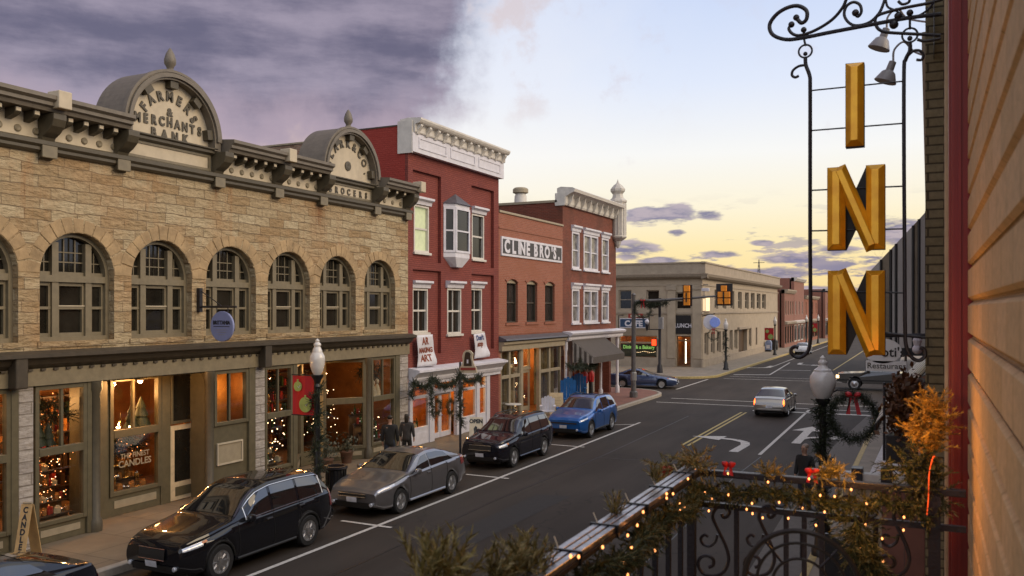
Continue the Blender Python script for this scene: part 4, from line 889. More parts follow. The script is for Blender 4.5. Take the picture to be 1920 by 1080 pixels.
# ================================================================== cars
def paint(name, col, metal=.35, rough=.28):
    return M(name, col, rough, metal, var=.04, coat=1.0, spec=.5 if metal else .02)
m_cglass = M('car_glass', (.012, .012, .012), .03, var=.3, spec=1, coat=1)
m_tyre = M('tyre_rubber', (.014, .013, .012), .85, bump=.3); m_rim = M('alloy', (.55, .54, .53), .28, .9, var=.1)
m_under = M('dark_plastic', (.012, .011, .010), .6); m_lens = M('headlight_lens', (.55, .57, .62), .12, .3, var=.3, scale=20, coat=1)
m_tail = M('tail_lens', (.22, .012, .008), .15, coat=1); m_amber = M('amber_lens', (.6, .18, .02), .2, coat=1); m_plate = M('plate', (.55, .56, .6), .4)
m_tail_on = glow('lit_tail_lens', (1, .13, .02), 5); m_head_on = glow('lit_headlight', (1, .66, .3), 2.6)
def interp(pts, x):
    if x <= pts[0][0]: return pts[0][1]
    for (a, b), (c, d) in zip(pts, pts[1:]):
        if x <= c: return b + (d - b) * (x - a) / (c - a)
    return pts[-1][1]
class Car:
    def __init__(s, **k):
        s.__dict__.update(k); n = 240; raw = [interp(s.top, s.L * i / n) for i in range(n + 1)]
        for _ in range(5): raw = [raw[0]] + [(raw[i - 1] + 2 * raw[i] + raw[i + 1]) / 4 for i in range(1, n)] + [raw[-1]]
        s.tz = raw; s.n = n
    def topz(s, x):
        t = max(0, min(s.n - .001, x / s.L * s.n)); i = int(t); return s.tz[i] + (s.tz[i + 1] - s.tz[i]) * (t - i)
    def low(s, x):
        z = s.sill + .10 * max(0, 1 - x / .25) + .14 * max(0, 1 - (s.L - x) / .4); Ra = s.R * 1.13
        for xw in (s.fo, s.fo + s.wb):
            d = abs(x - xw)
            if d < Ra: z = max(z, s.R + math.sqrt(Ra * Ra - d * d) * 1.0)
        return z
    def hw(s, x):
        f = min(1, x / .75); r_ = min(1, (s.L - x) / .7)
        return s.W / 2 * (1 - .20 * (1 - f) ** 2.2) * (1 - .13 * (1 - r_) ** 2.2)
    def sec(s, x):
        zt = s.topz(x); zs = min(interp(s.belt, x), zt - .035); zl = min(s.low(x), zs - .08); w = s.hw(x)
        h = max(0, min(1, (zt - zs - .06) / .4)); gw = w * (.92 - s.tum * h)
        m = zs - zl
        P_ = [(w * .93, zl), (w * .975, zl + .05), (w * 1.0, zl + .42 * m), (w * .992, zl + .72 * m), (w * .962, zs - .012), (w * .925, zs + .018),
              ((w * .92 + gw) / 2 + .012, (zs + .02 + zt - .08) / 2 if h > 0 else zs + .02), (gw, zt - .045 * h - .018), (gw * .93, zt - .016 * h - .008), (gw * .62, zt), (0, zt + .012)]
        if h > 0: P_[6] = ((P_[5][0] + gw) / 2 + .02 * h, (P_[5][1] + P_[7][1]) / 2)
        else: P_[6] = ((P_[5][0] + gw) / 2, (P_[5][1] + P_[7][1]) / 2)
        return P_
    def S(s, x, v):
        P_ = s.sec(x); v = max(0, min(9.999, v)); i = int(v); t = v - i
        y = P_[i][0] + (P_[i + 1][0] - P_[i][0]) * t; z = P_[i][1] + (P_[i + 1][1] - P_[i][1]) * t
        xx = x
        if x < .7: xx -= .05 * math.exp(-((z - s.nz) / .24) ** 2) * (1 - x / .7) * (1 - (y / (s.W / 2)) ** 4 * .5)
        if s.L - x < .5: xx += .06 * math.exp(-((z - .55) / .22) ** 2) * (1 - (s.L - x) / .5)
        return Vector((xx, y, z))
    def nrm(s, x, v):
        e = .02; a = s.S(min(s.L, x + e), v) - s.S(max(0, x - e), v); b = s.S(x, min(10, v + .1)) - s.S(x, max(0, v - .1))
        n = b.cross(a); 
        if n.length < 1e-9: return Vector((0, 0, 1))
        n.normalize()
        if n.dot(Vector((0, 1, .4))) < 0 and v < 9: n = -n
        if v >= 9 and n.z < 0: n = -n
        return n
    def patch(s, x0, x1, v0, v1, side, off=.006, nx=14, nv=6, fx=None):
        mb = MB(); sides = (1, -1) if side == 0 else (side,)
        for sd_ in sides:
            vs = []
            for i in range(nx + 1):
                for j in range(nv + 1):
                    v = v0 + (v1 - v0) * j / nv; a, b = (fx(v) if fx else (x0, x1)); x = a + (b - a) * i / nx
                    p = s.S(x, v) + s.nrm(x, v) * off; vs.append((p.x, p.y * sd_, p.z))
            mb.add(vs, [(i * (nv + 1) + j, i * (nv + 1) + j + 1, (i + 1) * (nv + 1) + j + 1, (i + 1) * (nv + 1) + j) for i in range(nx) for j in range(nv)])
        return mb
    def build(s, name, label, mat, loc, rotz, group=None, cat='car', lights=None, sc=.9):
        r = thing(name, (0, 0, 0), label, cat, group)
        xs = sorted(set([s.L * i / 72 for i in range(73)] + [.03, .06, .1] + [xw + sg * s.R * 1.13 * k for xw in (s.fo, s.fo + s.wb) for sg in (-1, 1) for k in (1.0001, .999, .97, .9, .8, .65)]))
        mb = MB(); vs = []; nv = 20
        vv = [10 * j / nv for j in range(nv + 1)]; row = 2 * nv + 1
        for x in xs:
            half = [s.S(x, v) for v in vv]
            vs += [(p.x, p.y, p.z) for p in half] + [(p.x, -p.y, p.z) for p in half[:-1][::-1]]
        fs_ = [(i * row + j, i * row + j + 1, (i + 1) * row + j + 1, (i + 1) * row + j) for i in range(len(xs) - 1) for j in range(row - 1)]
        fs_ += [tuple(range(row)), tuple((len(xs) - 1) * row + j for j in range(row))[::-1]]
        mb.add(vs, fs_); body = mb.build('body', mat, r, smooth=True, ang=32)
        w = s.W / 2
        mbu = MB(); mbu.box(.25, s.L - .25, -w * .72, w * .72, .2, s.belt[0][1] - .12); mbu.build('underbody', m_under, r)
        for a in s.glass: s.patch(a[0], a[1], 5.12, 6.86, 1, fx=a[2] if len(a) > 2 else None).build('side_window', m_cglass, r, smooth=True); s.patch(a[0], a[1], 5.12, 6.86, -1, fx=a[2] if len(a) > 2 else None).build('side_window', m_cglass, r, smooth=True)
        def full(x0, x1, v0): 
            q = MB(); vs = []; nx = 10; cols = [v0 + (10 - v0) * j / 6 for j in range(7)]
            for i in range(nx + 1):
                x = x0 + (x1 - x0) * i / nx; hf = [s.S(x, v) + s.nrm(x, v) * .007 for v in cols]
                vs += [(p.x, p.y, p.z) for p in hf] + [(p.x, -p.y, p.z) for p in hf[:-1][::-1]]
            return q.add(vs, [(i * 13 + j, i * 13 + j + 1, (i + 1) * 13 + j + 1, (i + 1) * 13 + j) for i in range(nx) for j in range(12)])
        full(s.ws[0], s.ws[1], 7.35).build('windscreen', m_cglass, r, smooth=True); full(s.rw[0], s.rw[1], 7.5).build('rear_window', m_cglass, r, smooth=True)
        for sd_ in (1, -1):
            hl = s.patch(s.hl[0], s.hl[1], s.hl[2], s.hl[3], sd_, .010, 8, 4).build('headlight', m_head_on if lights == 'front' else m_lens, r, smooth=True)
            if s.amber: s.patch(s.hl[1] - .02, s.hl[1] + .10, s.hl[2] + .3, s.hl[3] - .2, sd_, .012, 3, 3).build('turn_lamp', m_amber, hl)
            tl = s.patch(s.L - s.tl[0], s.L - .015, s.tl[1], s.tl[2], sd_, .010, 5, 4).build('tail_light', m_tail_on if lights == 'rear' else m_tail, r, smooth=True)
            m_ = MB(); xm = s.mx; p = s.S(xm, 5); m_.lathe((xm, sd_ * (p.y + .13), p.z + .06), [(.02, -.09), (.085, -.06), (.1, 0), (.08, .06), (.02, .08)], 10); m_.box(xm - .03, xm + .03, *sorted((sd_ * (p.y - .02), sd_ * (p.y + .12))), p.z - .02, p.z + .02)
            m_.build('wing_mirror', mat, r, smooth=True)
            for hx in s.doors[:-1]:
                p = s.S(hx + .95, 3.6); MB().box(hx + .86, hx + 1.04, *sorted((sd_ * (p.y - .01), sd_ * (p.y + .03))), p.z - .012, p.z + .016).build('door_handle', mat if not s.chrome else m_chrome, r)
            for hx in s.doors:
                pts = [s.S(hx, v) + s.nrm(hx, v) * .002 for v in (.6, 1.3, 2, 3, 4, 4.9)]; MB().tube([(p.x, p.y * sd_, p.z) for p in pts], .007, 4).build('door_seam', m_under, r)
            if s.rail:
                pts = [s.S(s.rail[0] + (s.rail[1] - s.rail[0]) * i / 8, 8.1) + Vector((0, 0, .0 if i in (0, 8) else .05)) for i in range(9)]
                MB().tube([(p.x, p.y * sd_, p.z) for p in pts], .02, 6).build('roof_rail', m_chrome if s.chrome else m_under, r)
            if s.chrome:
                g0, g1 = s.glass[0], s.glass[-1]; xs_ = [g0[0] + (g1[1] - g0[0]) * i / 24 for i in range(25)]
                up_ = [s.S(x, 6.9) + s.nrm(x, 6.9) * .01 for x in xs_]; dn_ = [s.S(x, 5.08) + s.nrm(x, 5.08) * .01 for x in xs_][::-1]
                MB().tube([(p.x, p.y * sd_, p.z) for p in up_ + dn_], .013, 5, closed=True).build('window_trim', m_chrome, r)
            pts = [s.S(s.fo + s.R * 1.3 + (s.wb - s.R * 2.6) * i / 6, 1.0) for i in range(7)]; MB().tube([(p.x, p.y * sd_, p.z) for p in pts], .035, 6).build('sill_trim', m_under if s.clad else mat, r)
            if s.clad:
                for xw in (s.fo, s.fo + s.wb):
                    pts = []
                    for i in range(13):
                        a = R(4 + 172 * i / 12); x = xw + math.cos(a) * s.R * 1.17; y = s.S(x, .4).y + .004; pts.append((x, y * sd_, s.R + math.sin(a) * s.R * 1.17))
                    MB().tube(pts, .034, 6).build('arch_trim', m_under, r)
            for xw in (s.fo, s.fo + s.wb):
                wh = MB(); yc = sd_ * (w - .115); R_ = s.R
                wh.lathe((xw, yc, R_), [(R_ * .66, -.10), (R_ * .93, -.105), (R_, -.07), (R_, .07), (R_ * .93, .105), (R_ * .66, .10), (R_ * .62, .06), (R_ * .62, -.06)], 28, axis=(0, sd_, 0))
                W_ = wh.build('wheel', m_tyre, r, smooth=True)
                rm = MB(); rr = R_ * .67
                rm.lathe((xw, yc, R_), [(rr, .06), (rr, .100), (rr * .90, .095), (rr * .86, .05)], 28, axis=(0, sd_, 0)); rm.lathe((xw, yc, R_), [(rr * .2, .05), (rr * .2, .085), (rr * .12, .095)], 12, axis=(0, sd_, 0))
                for k in range(s.spokes):
                    a = 6.283 * k / s.spokes; c_, s_ = math.cos(a), math.sin(a); hw_ = rr * (.10 if s.spokes < 9 else .06)
                    q = [(rr * .15, -hw_ * 1.2), (rr * .93, -hw_), (rr * .93, hw_), (rr * .15, hw_ * 1.2)]
                    f = lambda rx, tx, y: (xw + rx * c_ - tx * s_, yc + sd_ * y, R_ + rx * s_ + tx * c_)
                    rm.add([f(x, t, .055) for x, t in q] + [f(x, t, .088) for x, t in q], [(0, 1, 2, 3), (4, 5, 6, 7), (0, 1, 5, 4), (1, 2, 6, 5), (2, 3, 7, 6), (3, 0, 4, 7)])
                rm.build('rim', m_rim, W_, smooth=True); MB().lathe((xw, yc, R_), [(rr * .9, .02), (rr * .9, .035)], 20, axis=(0, sd_, 0)).build('brake_disc', m_under, W_)
        # nose: grille, lower intake, plates
        g = s.grille; nf = lambda y, z: s.S(.0, 0).x - .05 * math.exp(-((z - s.nz) / .24) ** 2) * (1 - (y / w) ** 4 * .5) 
        def front(y0, y1, z0, z1, off, nm, mt, par=r):
            m_ = MB(); vs = []; k = 8
            for i in range(k + 1):
                for j in range(4):
                    y = y0 + (y1 - y0) * i / k; z = z0 + (z1 - z0) * j / 3; vs.append((nf(y, z) - off, y, z))
            m_.add(vs, [(i * 4 + j, i * 4 + j + 1, (i + 1) * 4 + j + 1, (i + 1) * 4 + j) for i in range(k) for j in range(3)]); return m_.build(nm, mt, par)
        gr = front(-g[0], g[0], g[1], g[2], .012, 'grille', m_under)
        if s.gbar: 
            for z in (g[1] - .004, g[2]): 
                MB().tube([(nf(y, z) - .016, y, z) for y in [-g[0] + 2 * g[0] * i / 8 for i in range(9)]], .012, 5).build('grille_bar', m_chrome, gr)
        li = front(-w * .60, w * .60, s.sill + .05, s.sill + .20, .012, 'lower_intake', m_under)
        front(-.16, .16, s.plz, s.plz + .13, .03, 'number_plate', m_plate)
        if s.fog:
            for y in (-w * .66, w * .66): MB().lathe((nf(y, s.sill + .16) + .02, y, s.sill + .16), [(.05, 0), (.05, .05), (.035, .06)], 10, axis=(-1, 0, 0)).build('fog_lamp', m_lens, r)
        x = s.L + .045; MB().box(x - .02, x + .01, -.16, .16, s.rpz, s.rpz + .13).build('number_plate', m_plate, r)
        MB().box(s.L + .0, s.L + .055, -w * .72, w * .72, s.sill + .14, s.sill + .24).build('rear_bumper_trim', m_under if s.clad else mat, r, bevel=.02)
        r.location = loc; r.rotation_euler = (0, 0, rotz); r.scale = (sc, sc, sc); return r
base = dict(tum=.20, nz=.55, amber=False, chrome=False, clad=False, rail=None, fog=True, gbar=True, spokes=5, plz=.40, rpz=.62)
xc = Car(**{**base, **dict(L=4.8, W=1.9, R=.37, fo=.92, wb=2.86, sill=.27, spokes=10, chrome=True, clad=True, amber=True, plz=.42, rail=None, nz=.6,
    top=[(0, .80), (.05, .90), (.35, 1.0), (1.2, 1.13), (1.38, 1.17), (2.15, 1.66), (2.6, 1.745), (3.5, 1.75), (4.25, 1.70), (4.45, 1.62), (4.72, 1.18), (4.78, 1.0), (4.8, .8)], belt=[(0, .80), (1.3, 1.03), (4.3, 1.13), (4.8, 1.12)],
    glass=[(1.72, 2.52, lambda v: (1.55 + .42 * (v - 5.12), 2.52)), (2.60, 3.42), (3.50, 4.36, lambda v: (3.50, 4.42 - .12 * (v - 5.1)))], ws=(1.44, 2.2), rw=(4.44, 4.70), hl=(.05, .46, 3.7, 5.2), tl=(.16, 2.5, 6.5), mx=1.75, doors=(1.45, 2.56, 3.46), grille=(.36, .58, .80))})
el_c = Car(**{**base, **dict(L=4.53, W=1.78, R=.325, fo=.90, wb=2.70, sill=.22, plz=.42, nz=.50,
    top=[(0, .66), (.06, .74), (.5, .86), (1.15, .96), (1.3, .99), (2.05, 1.36), (2.5, 1.43), (3.0, 1.41), (3.45, 1.31), (4.12, 1.08), (4.4, 1.04), (4.48, .98), (4.53, .72)], belt=[(0, .72), (1.2, .90), (3.9, 1.0), (4.53, 1.0)],
    glass=[(1.6, 2.42, lambda v: (1.42 + .42 * (v - 5.12), 2.42)), (2.48, 3.55, lambda v: (2.48, 3.72 - .22 * (v - 5.1)))], ws=(1.36, 2.12), rw=(3.25, 4.02), hl=(.06, .62, 3.6, 5.3), tl=(.42, 3.0, 5.1), mx=1.62, doors=(1.35, 2.45, 3.3), grille=(.42, .56, .63), spokes=5)})
hi_c = Car(**{**base, **dict(L=4.69, W=1.83, R=.36, fo=.92, wb=2.715, sill=.28, spokes=5, amber=True, rail=(2.2, 4.2), plz=.46, nz=.6,
    top=[(0, .84), (.05, .94), (.3, 1.02), (1.15, 1.12), (1.3, 1.15), (1.98, 1.60), (2.4, 1.68), (3.4, 1.69), (4.2, 1.65), (4.35, 1.58), (4.6, 1.15), (4.67, 1.0), (4.69, .8)], belt=[(0, .84), (1.3, 1.02), (4.69, 1.1)],
    glass=[(1.62, 2.45, lambda v: (1.48 + .36 * (v - 5.12), 2.45)), (2.53, 3.36), (3.45, 4.22)], ws=(1.38, 2.05), rw=(4.34, 4.58), hl=(.04, .42, 3.6, 5.2), tl=(.16, 2.5, 5.5), mx=1.68, doors=(1.4, 2.49, 3.4), grille=(.44, .70, .86))})
rv_c = Car(**{**base, **dict(L=4.57, W=1.845, R=.36, fo=.92, wb=2.66, sill=.26, spokes=5, clad=True, rail=(2.1, 4.0), plz=.48, nz=.58, gbar=False,
    top=[(0, .80), (.06, .90), (.4, 1.0), (1.15, 1.10), (1.3, 1.13), (2.0, 1.56), (2.45, 1.65), (3.3, 1.64), (4.1, 1.57), (4.25, 1.50), (4.5, 1.12), (4.55, .95), (4.57, .75)], belt=[(0, .78), (1.3, 1.0), (4.57, 1.12)],
    glass=[(1.6, 2.42, lambda v: (1.46 + .38 * (v - 5.12), 2.42)), (2.50, 3.32), (3.40, 3.95, lambda v: (3.40, 4.12 - .2 * (v - 5.1)))], ws=(1.38, 2.08), rw=(4.22, 4.48), hl=(.06, .55, 3.9, 5.2), tl=(.4, 3.3, 5.0), mx=1.66, doors=(1.38, 2.46, 3.36), grille=(.60, .66, .72))})
co_c = Car(**{**base, **dict(L=4.85, W=1.83, R=.32, fo=.98, wb=2.75, sill=.2, plz=.42, amber=True, nz=.48,
    top=[(0, .60), (.06, .68), (.6, .80), (1.4, .92), (1.6, .95), (2.45, 1.30), (2.8, 1.345), (3.2, 1.33), (4.1, 1.03), (4.6, .98), (4.8, .92), (4.85, .66)], belt=[(0, .68), (1.5, .86), (4.85, .97)],
    glass=[(1.95, 2.95, lambda v: (1.72 + .5 * (v - 5.12), 2.95)), (3.0, 3.6, lambda v: (3.0, 3.75 - .2 * (v - 5.1)))], ws=(1.66, 2.45), rw=(3.35, 4.05), hl=(.08, .5, 3.6, 5.0), tl=(.25, 3.0, 5.0), mx=1.95, doors=(1.7, 3.02), grille=(.4, .48, .56))})
ha_c = Car(**{**base, **dict(L=4.3, W=1.7, R=.30, fo=.85, wb=2.5, sill=.22, plz=.42, rpz=.50, nz=.5, spokes=7,
    top=[(0, .64), (.06, .74), (.5, .84), (1.1, .95), (1.25, .98), (1.95, 1.36), (2.3, 1.43), (3.0, 1.42), (3.3, 1.37), (3.85, 1.02), (4.18, .97), (4.27, .90), (4.3, .66)], belt=[(0, .7), (1.2, .88), (4.3, .92)],
    glass=[(1.5, 2.28, lambda v: (1.36 + .36 * (v - 5.12), 2.28)), (2.36, 3.2, lambda v: (2.36, 3.42 - .16 * (v - 5.1)))], ws=(1.3, 2.0), rw=(3.28, 3.8), hl=(.06, .4, 3.6, 5.0), tl=(.10, 2.9, 6.6), mx=1.55, doors=(1.3, 2.32), grille=(.4, .5, .6))})
UP = R(90); DN = R(-90); CX = -12.70
xc.build('parked_estate_car', 'black estate SUV with chrome window trim parked nearest the camera', paint('black_car_paint', (.008, .008, .010), 0, .45), (-12.60, 11.25, 0), UP, 'cars parked along the left kerb', sc=.88)
el_c.build('parked_sedan', 'silver grey sedan parked behind the black estate SUV', paint('grey_car_paint', (.25, .24, .245), .75, .28), (-12.44, 17.05, 0), UP, 'cars parked along the left kerb', sc=.93)
hi_c.build('parked_suv', 'black SUV with roof rails parked in front of the red building', paint('dark_car_paint', (.009, .009, .014), 0, .45), (-12.58, 23.85, 0), UP, 'cars parked along the left kerb', sc=.88)
rv_c.build('parked_crossover', 'bright blue crossover car parked last before the corner', paint('blue_car_paint', (.012, .12, .42), .45), (-12.62, 30.8, 0), UP, 'cars parked along the left kerb', sc=.91)
el_c.tl = (.05, 3.0, 4.0)
el_c.build('parked_dark_sedan', 'dark sedan at the lower left edge, only its rear deck in view', paint('navy_car_paint', (.010, .011, .017), 0, .45), (-12.72, 5.30, 0), UP, 'cars parked along the left kerb', sc=.95)
co_c.build('coupe', 'dark blue coupe waiting in the side street beside the corner building', paint('steel_blue_paint', (.06, .09, .19), .6), (-14.35, 53.9, 0), R(190))
ha_c.build('moving_sedan', 'small silver car with lit tail lights driving up the street', paint('silver_car_paint', (.28, .255, .225), .8, .3), (-6.62, 44.95, 0), DN, lights='rear')
ha_c.build('distant_car', 'small white car far up the street near the trash bins', paint('white_car_paint', (.62, .62, .64), .1), (-12.6, 103.5, 0), DN)
# pickup truck in the cross street
pk = thing('pickup_truck', (0, 0, 0), 'silver pickup truck with lit headlight crossing the junction', 'truck')
pm_ = paint('pewter_paint', (.085, .078, .068), .5, .3); q = MB()
side_ = [(0, .55), (.02, .92), (.12, 1.0), (1.35, 1.08), (1.55, 1.1), (2.25, 1.68), (2.5, 1.74), (3.3, 1.74), (3.45, 1.66), (3.55, 1.12), (5.3, 1.10), (5.35, .5)]
bot = [(4.75, .45)] + [(4.35 + .46 * math.cos(R(a)), .40 + .46 * math.sin(R(a))) for a in range(0, 181, 15)] + [(3.8, .42), (1.55, .42)] + [(1.05 + .46 * math.cos(R(a)), .40 + .46 * math.sin(R(a))) for a in range(0, 181, 15)] + [(.4, .45)]
sil = side_ + bot; k = len(sil); wd = lambda z: .93 if z < 1.1 else .93 - (z - 1.1) * .26
q.add([(x, -wd(z), z) for x, z in sil] + [(x, wd(z), z) for x, z in sil], [tuple(range(k)), tuple(range(k, 2 * k))[::-1]] + [(i, (i + 1) % k, k + (i + 1) % k, k + i) for i in range(k)])
q.build('body', pm_, pk, bevel=.03)
for sd_ in (1, -1):
    gw = lambda z: sd_ * (wd(z) + .006)
    for poly in ([(1.72, 1.14), (2.32, 1.62), (2.55, 1.66), (2.62, 1.14)], [(2.72, 1.14), (2.70, 1.66), (3.28, 1.66), (3.40, 1.14)]):
        MB().add([(x, gw(z), z) for x, z in poly], [(0, 1, 2, 3)]).build('side_window', m_cglass, pk)
    MB().box(-.02, .16, *sorted((sd_ * .60, sd_ * .95)), .72, .92).build('headlight', m_head_on, pk, bevel=.02)
    MB().box(5.30, 5.37, *sorted((sd_ * .75, sd_ * .94)), .75, 1.05).build('tail_light', m_tail, pk)
    MB().box(.1, 5.2, *sorted((sd_ * .925, sd_ * .955)), .58, .66).build('side_trim', m_under, pk)
    MB().lathe((1.85, sd_ * 1.05, 1.12), [(.03, 0), (.09, .03), (.09, .16), (.03, .2)], 8).build('wing_mirror', m_under, pk)
    for xw in (1.05, 4.35):
        W_ = MB().lathe((xw, sd_ * .82, .38), [(.24, -.11), (.36, -.11), (.38, -.07), (.38, .07), (.36, .11), (.24, .10), (.22, .05)], 24, axis=(0, sd_, 0)).build('wheel', m_tyre, pk, smooth=True)
        MB().lathe((xw, sd_ * .82, .38), [(.24, .03), (.24, .09), (.16, .085), (.10, .11), (.05, .12)], 16, axis=(0, sd_, 0)).build('rim', m_rim, W_, smooth=True)
MB().box(-.06, .04, -.9, .9, .48, .64).build('bumper', m_chrome, pk, bevel=.02); MB().box(-.03, .01, -.58, .58, .70, .92).build('grille', m_under, pk)
MB().add([(1.58, -.84, 1.14), (1.58, .84, 1.14), (2.20, .74, 1.64), (2.20, -.74, 1.64)], [(0, 1, 2, 3)]).build('windscreen', m_cglass, pk).location = (-.012, 0, .012)
MB().box(3.7, 5.25, -.85, .85, .7, 1.104).build('bed', m_under, pk)
pk.location = (-5.15, 58.2, 0); pk.rotation_euler = (0, 0, 0)

# ================================================================== people
def skinmesh(name, verts, edges, rad, mat, parent, root=0, sub=1, smooth=True):
    me = bpy.data.meshes.new('t'); me.from_pydata([Vector(v) for v in verts], edges, []); ob = bpy.data.objects.new('t', me); C.objects.link(ob)
    md_ = ob.modifiers.new('s', 'SKIN'); md_.use_smooth_shade = True
    for i, r_ in enumerate(rad):
        sv = me.skin_vertices[0].data[i]; sv.radius = (r_, r_) if not isinstance(r_, tuple) else r_; sv.use_root = (i == root)
    s2 = ob.modifiers.new('u', 'SUBSURF'); s2.levels = sub; s2.render_levels = sub
    dg = bpy.context.evaluated_depsgraph_get(); ev = ob.evaluated_get(dg); m2 = bpy.data.meshes.new_from_object(ev)
    bpy.data.objects.remove(ob); bpy.data.meshes.remove(me)
    m2.materials.clear(); m2.materials.append(mat); m2.name = name
    o = bpy.data.objects.new(name, m2); C.objects.link(o); o.parent = parent; return o
m_skin = M('skin', (.36, .20, .13), .5, var=.06)
def person(label, loc, rotz, H, jacket, trousers, hair, stride=.12, grey=None, arms=(0.05, -.05), longhair=False):
    r = thing('person', (0, 0, 0), label, 'person'); k = H / 1.75
    V = []; E = []; Rr = []
    def j(p, rad, par=None):
        V.append(tuple(c * k for c in p)); Rr.append(rad * k if not isinstance(rad, tuple) else tuple(a * k for a in rad))
        if par is not None: E.append((par, len(V) - 1))
        return len(V) - 1
    pel = j((0, 0, .95), (.15, .11)); wa = j((0, 0, 1.1), (.135, .10), pel); chs = j((0, .0, 1.32), (.165, .11), wa); nk0 = j((0, 0, 1.44), (.07, .07), chs); nk = j((0, .01, 1.51), .052, nk0)
    hd = j((0, .02, 1.58), (.07, .085), nk); hd2 = j((0, .02, 1.66), (.078, .095), hd); hd3 = j((0, .01, 1.72), (.055, .07), hd2)
    arms_p = []
    for sd_, sw_ in ((1, arms[0]), (-1, arms[1])):
        sh_ = j((sd_ * .19, 0, 1.40), .062, chs); elb = j((sd_ * .235, sw_ * .5 - .02, 1.13), .043, sh_); wr = j((sd_ * .225, sw_ + .05, .89), .03, elb); pl = j((sd_ * .222, sw_ + .06, .83), (.022, .035), wr)
        for f in range(4): 
            a = j((sd_ * .222, sw_ + .035 + f * .018, .785), .0095, pl); b_ = j((sd_ * .212, sw_ + .04 + f * .018, .745 + abs(f - 1.5) * .008), .008, a)
        j((sd_ * .20, sw_ + .105, .80), .010, pl); arms_p.append((sh_, elb, wr))
        hp = j((sd_ * .09, 0, .90), .092, pel); kn = j((sd_ * .10, sd_ * stride * .6 + .02, .50), .06, hp); an = j((sd_ * .10, sd_ * stride, .09), .04, kn); ft = j((sd_ * .105, sd_ * stride + .10, .035), (.038, .03), an); j((sd_ * .108, sd_ * stride + .17, .03), (.034, .025), ft)
    skinmesh('body', V, E, Rr, m_skin, r)
    def sub(name, pts, ed, rad, mat): return skinmesh(name, [tuple(c * k for c in p) for p in pts], ed, [(a * k if not isinstance(a, tuple) else tuple(x * k for x in a)) for a in rad], mat, r)
    P_ = [(0, 0, .76), (0, 0, 1.1), (0, 0, 1.34), (0, 0, 1.46)]; Ed = [(0, 1), (1, 2), (2, 3)]; Ra = [(.20, .16), (.175, .135), (.19, .135), (.085, .085)]
    for sd_, sw_ in ((1, arms[0]), (-1, arms[1])):
        b_ = len(P_); P_ += [(sd_ * .195, 0, 1.40), (sd_ * .238, sw_ * .5 - .02, 1.13), (sd_ * .228, sw_ + .045, .92)]; Ed += [(2, b_), (b_, b_ + 1), (b_ + 1, b_ + 2)]; Ra += [.082, .064, .052]
    sub('jacket', P_, Ed, Ra, jacket)
    P_ = [(0, 0, 1.14), (0, 0, .96)]; Ed = [(0, 1)]; Ra = [(.15, .115), (.172, .135)]
    for sd_ in (1, -1):
        b_ = len(P_); P_ += [(sd_ * .09, 0, .86), (sd_ * .10, sd_ * stride * .6 + .02, .50), (sd_ * .10, sd_ * stride, .11)]; Ed += [(1, b_), (b_, b_ + 1), (b_ + 1, b_ + 2)]; Ra += [.108, .078, .064]
    sub('trousers', P_, Ed, Ra, trousers)
    for sd_ in (1, -1): sub('shoe', [(sd_ * .10, sd_ * stride - .05, .045), (sd_ * .105, sd_ * stride + .06, .045), (sd_ * .108, sd_ * stride + .19, .035)], [(0, 1), (1, 2)], [.048, .05, .038], m_black)
    hp_ = [(0, -.045, 1.62), (0, -.02, 1.70), (0, 0, 1.755)]; hr_ = [(.092, .085), (.098, .11), (.075, .09)]
    if longhair: hp_ = [(0, -.05, 1.42)] + hp_; hr_ = [(.085, .05)] + hr_
    sub('hair', hp_, [(i, i + 1) for i in range(len(hp_) - 1)], hr_, hair)
    fc = MB()                                           # face: eyes, nose, mouth
    for sd_ in (1, -1): MB().ball((sd_ * .032 * k, .108 * k, 1.645 * k), .012 * k).build('eye', m_black, r)
    MB().lathe((0, .11 * k, 1.60 * k), [(.016 * k, 0), (.012 * k, .02 * k), (.005 * k, .045 * k)], 6).build('nose', m_skin, r); MB().box(-.022 * k, .022 * k, .096 * k, .104 * k, 1.568 * k, 1.576 * k).build('mouth', M('lips', (.25, .08, .06), .5), r)
    for sd_ in (1, -1): MB().ball((sd_ * .082 * k, .01 * k, 1.63 * k), .022 * k).build('ear', m_skin, r)
    r.location = loc; r.rotation_euler = (0, 0, rotz); return r
m_coat = M('dark_coat', (.014, .013, .012), .85, var=.3); m_jean = M('dark_jeans', (.018, .022, .035), .85, var=.3); m_hair = M('dark_hair', (.02, .013, .008), .6); m_greyc = M('grey_coat', (.04, .036, .034), .85, var=.3)
p = onZ(731, 880, .15); a = onX(731, 580, -14.5); person('person in a long dark coat walking past the stone pier by the red shop', (-14.5, a.y, .15), R(20), 1.68, m_coat, m_jean, m_hair, .16)
a = onX(763, 580, -14.8); person('shorter person in a grey and black jacket beside the red building corner', (-14.8, a.y, .15), R(10), 1.55, m_greyc, m_coat, m_hair, .1, longhair=True)
a = onX(1509, 580, -2.75); person('person in a black coat standing at the kerb beside the near lamp post', (-2.75, a.y, .0), R(150), 1.66, m_coat, m_jean, M('grey_hair', (.22, .16, .12), .6), .04)
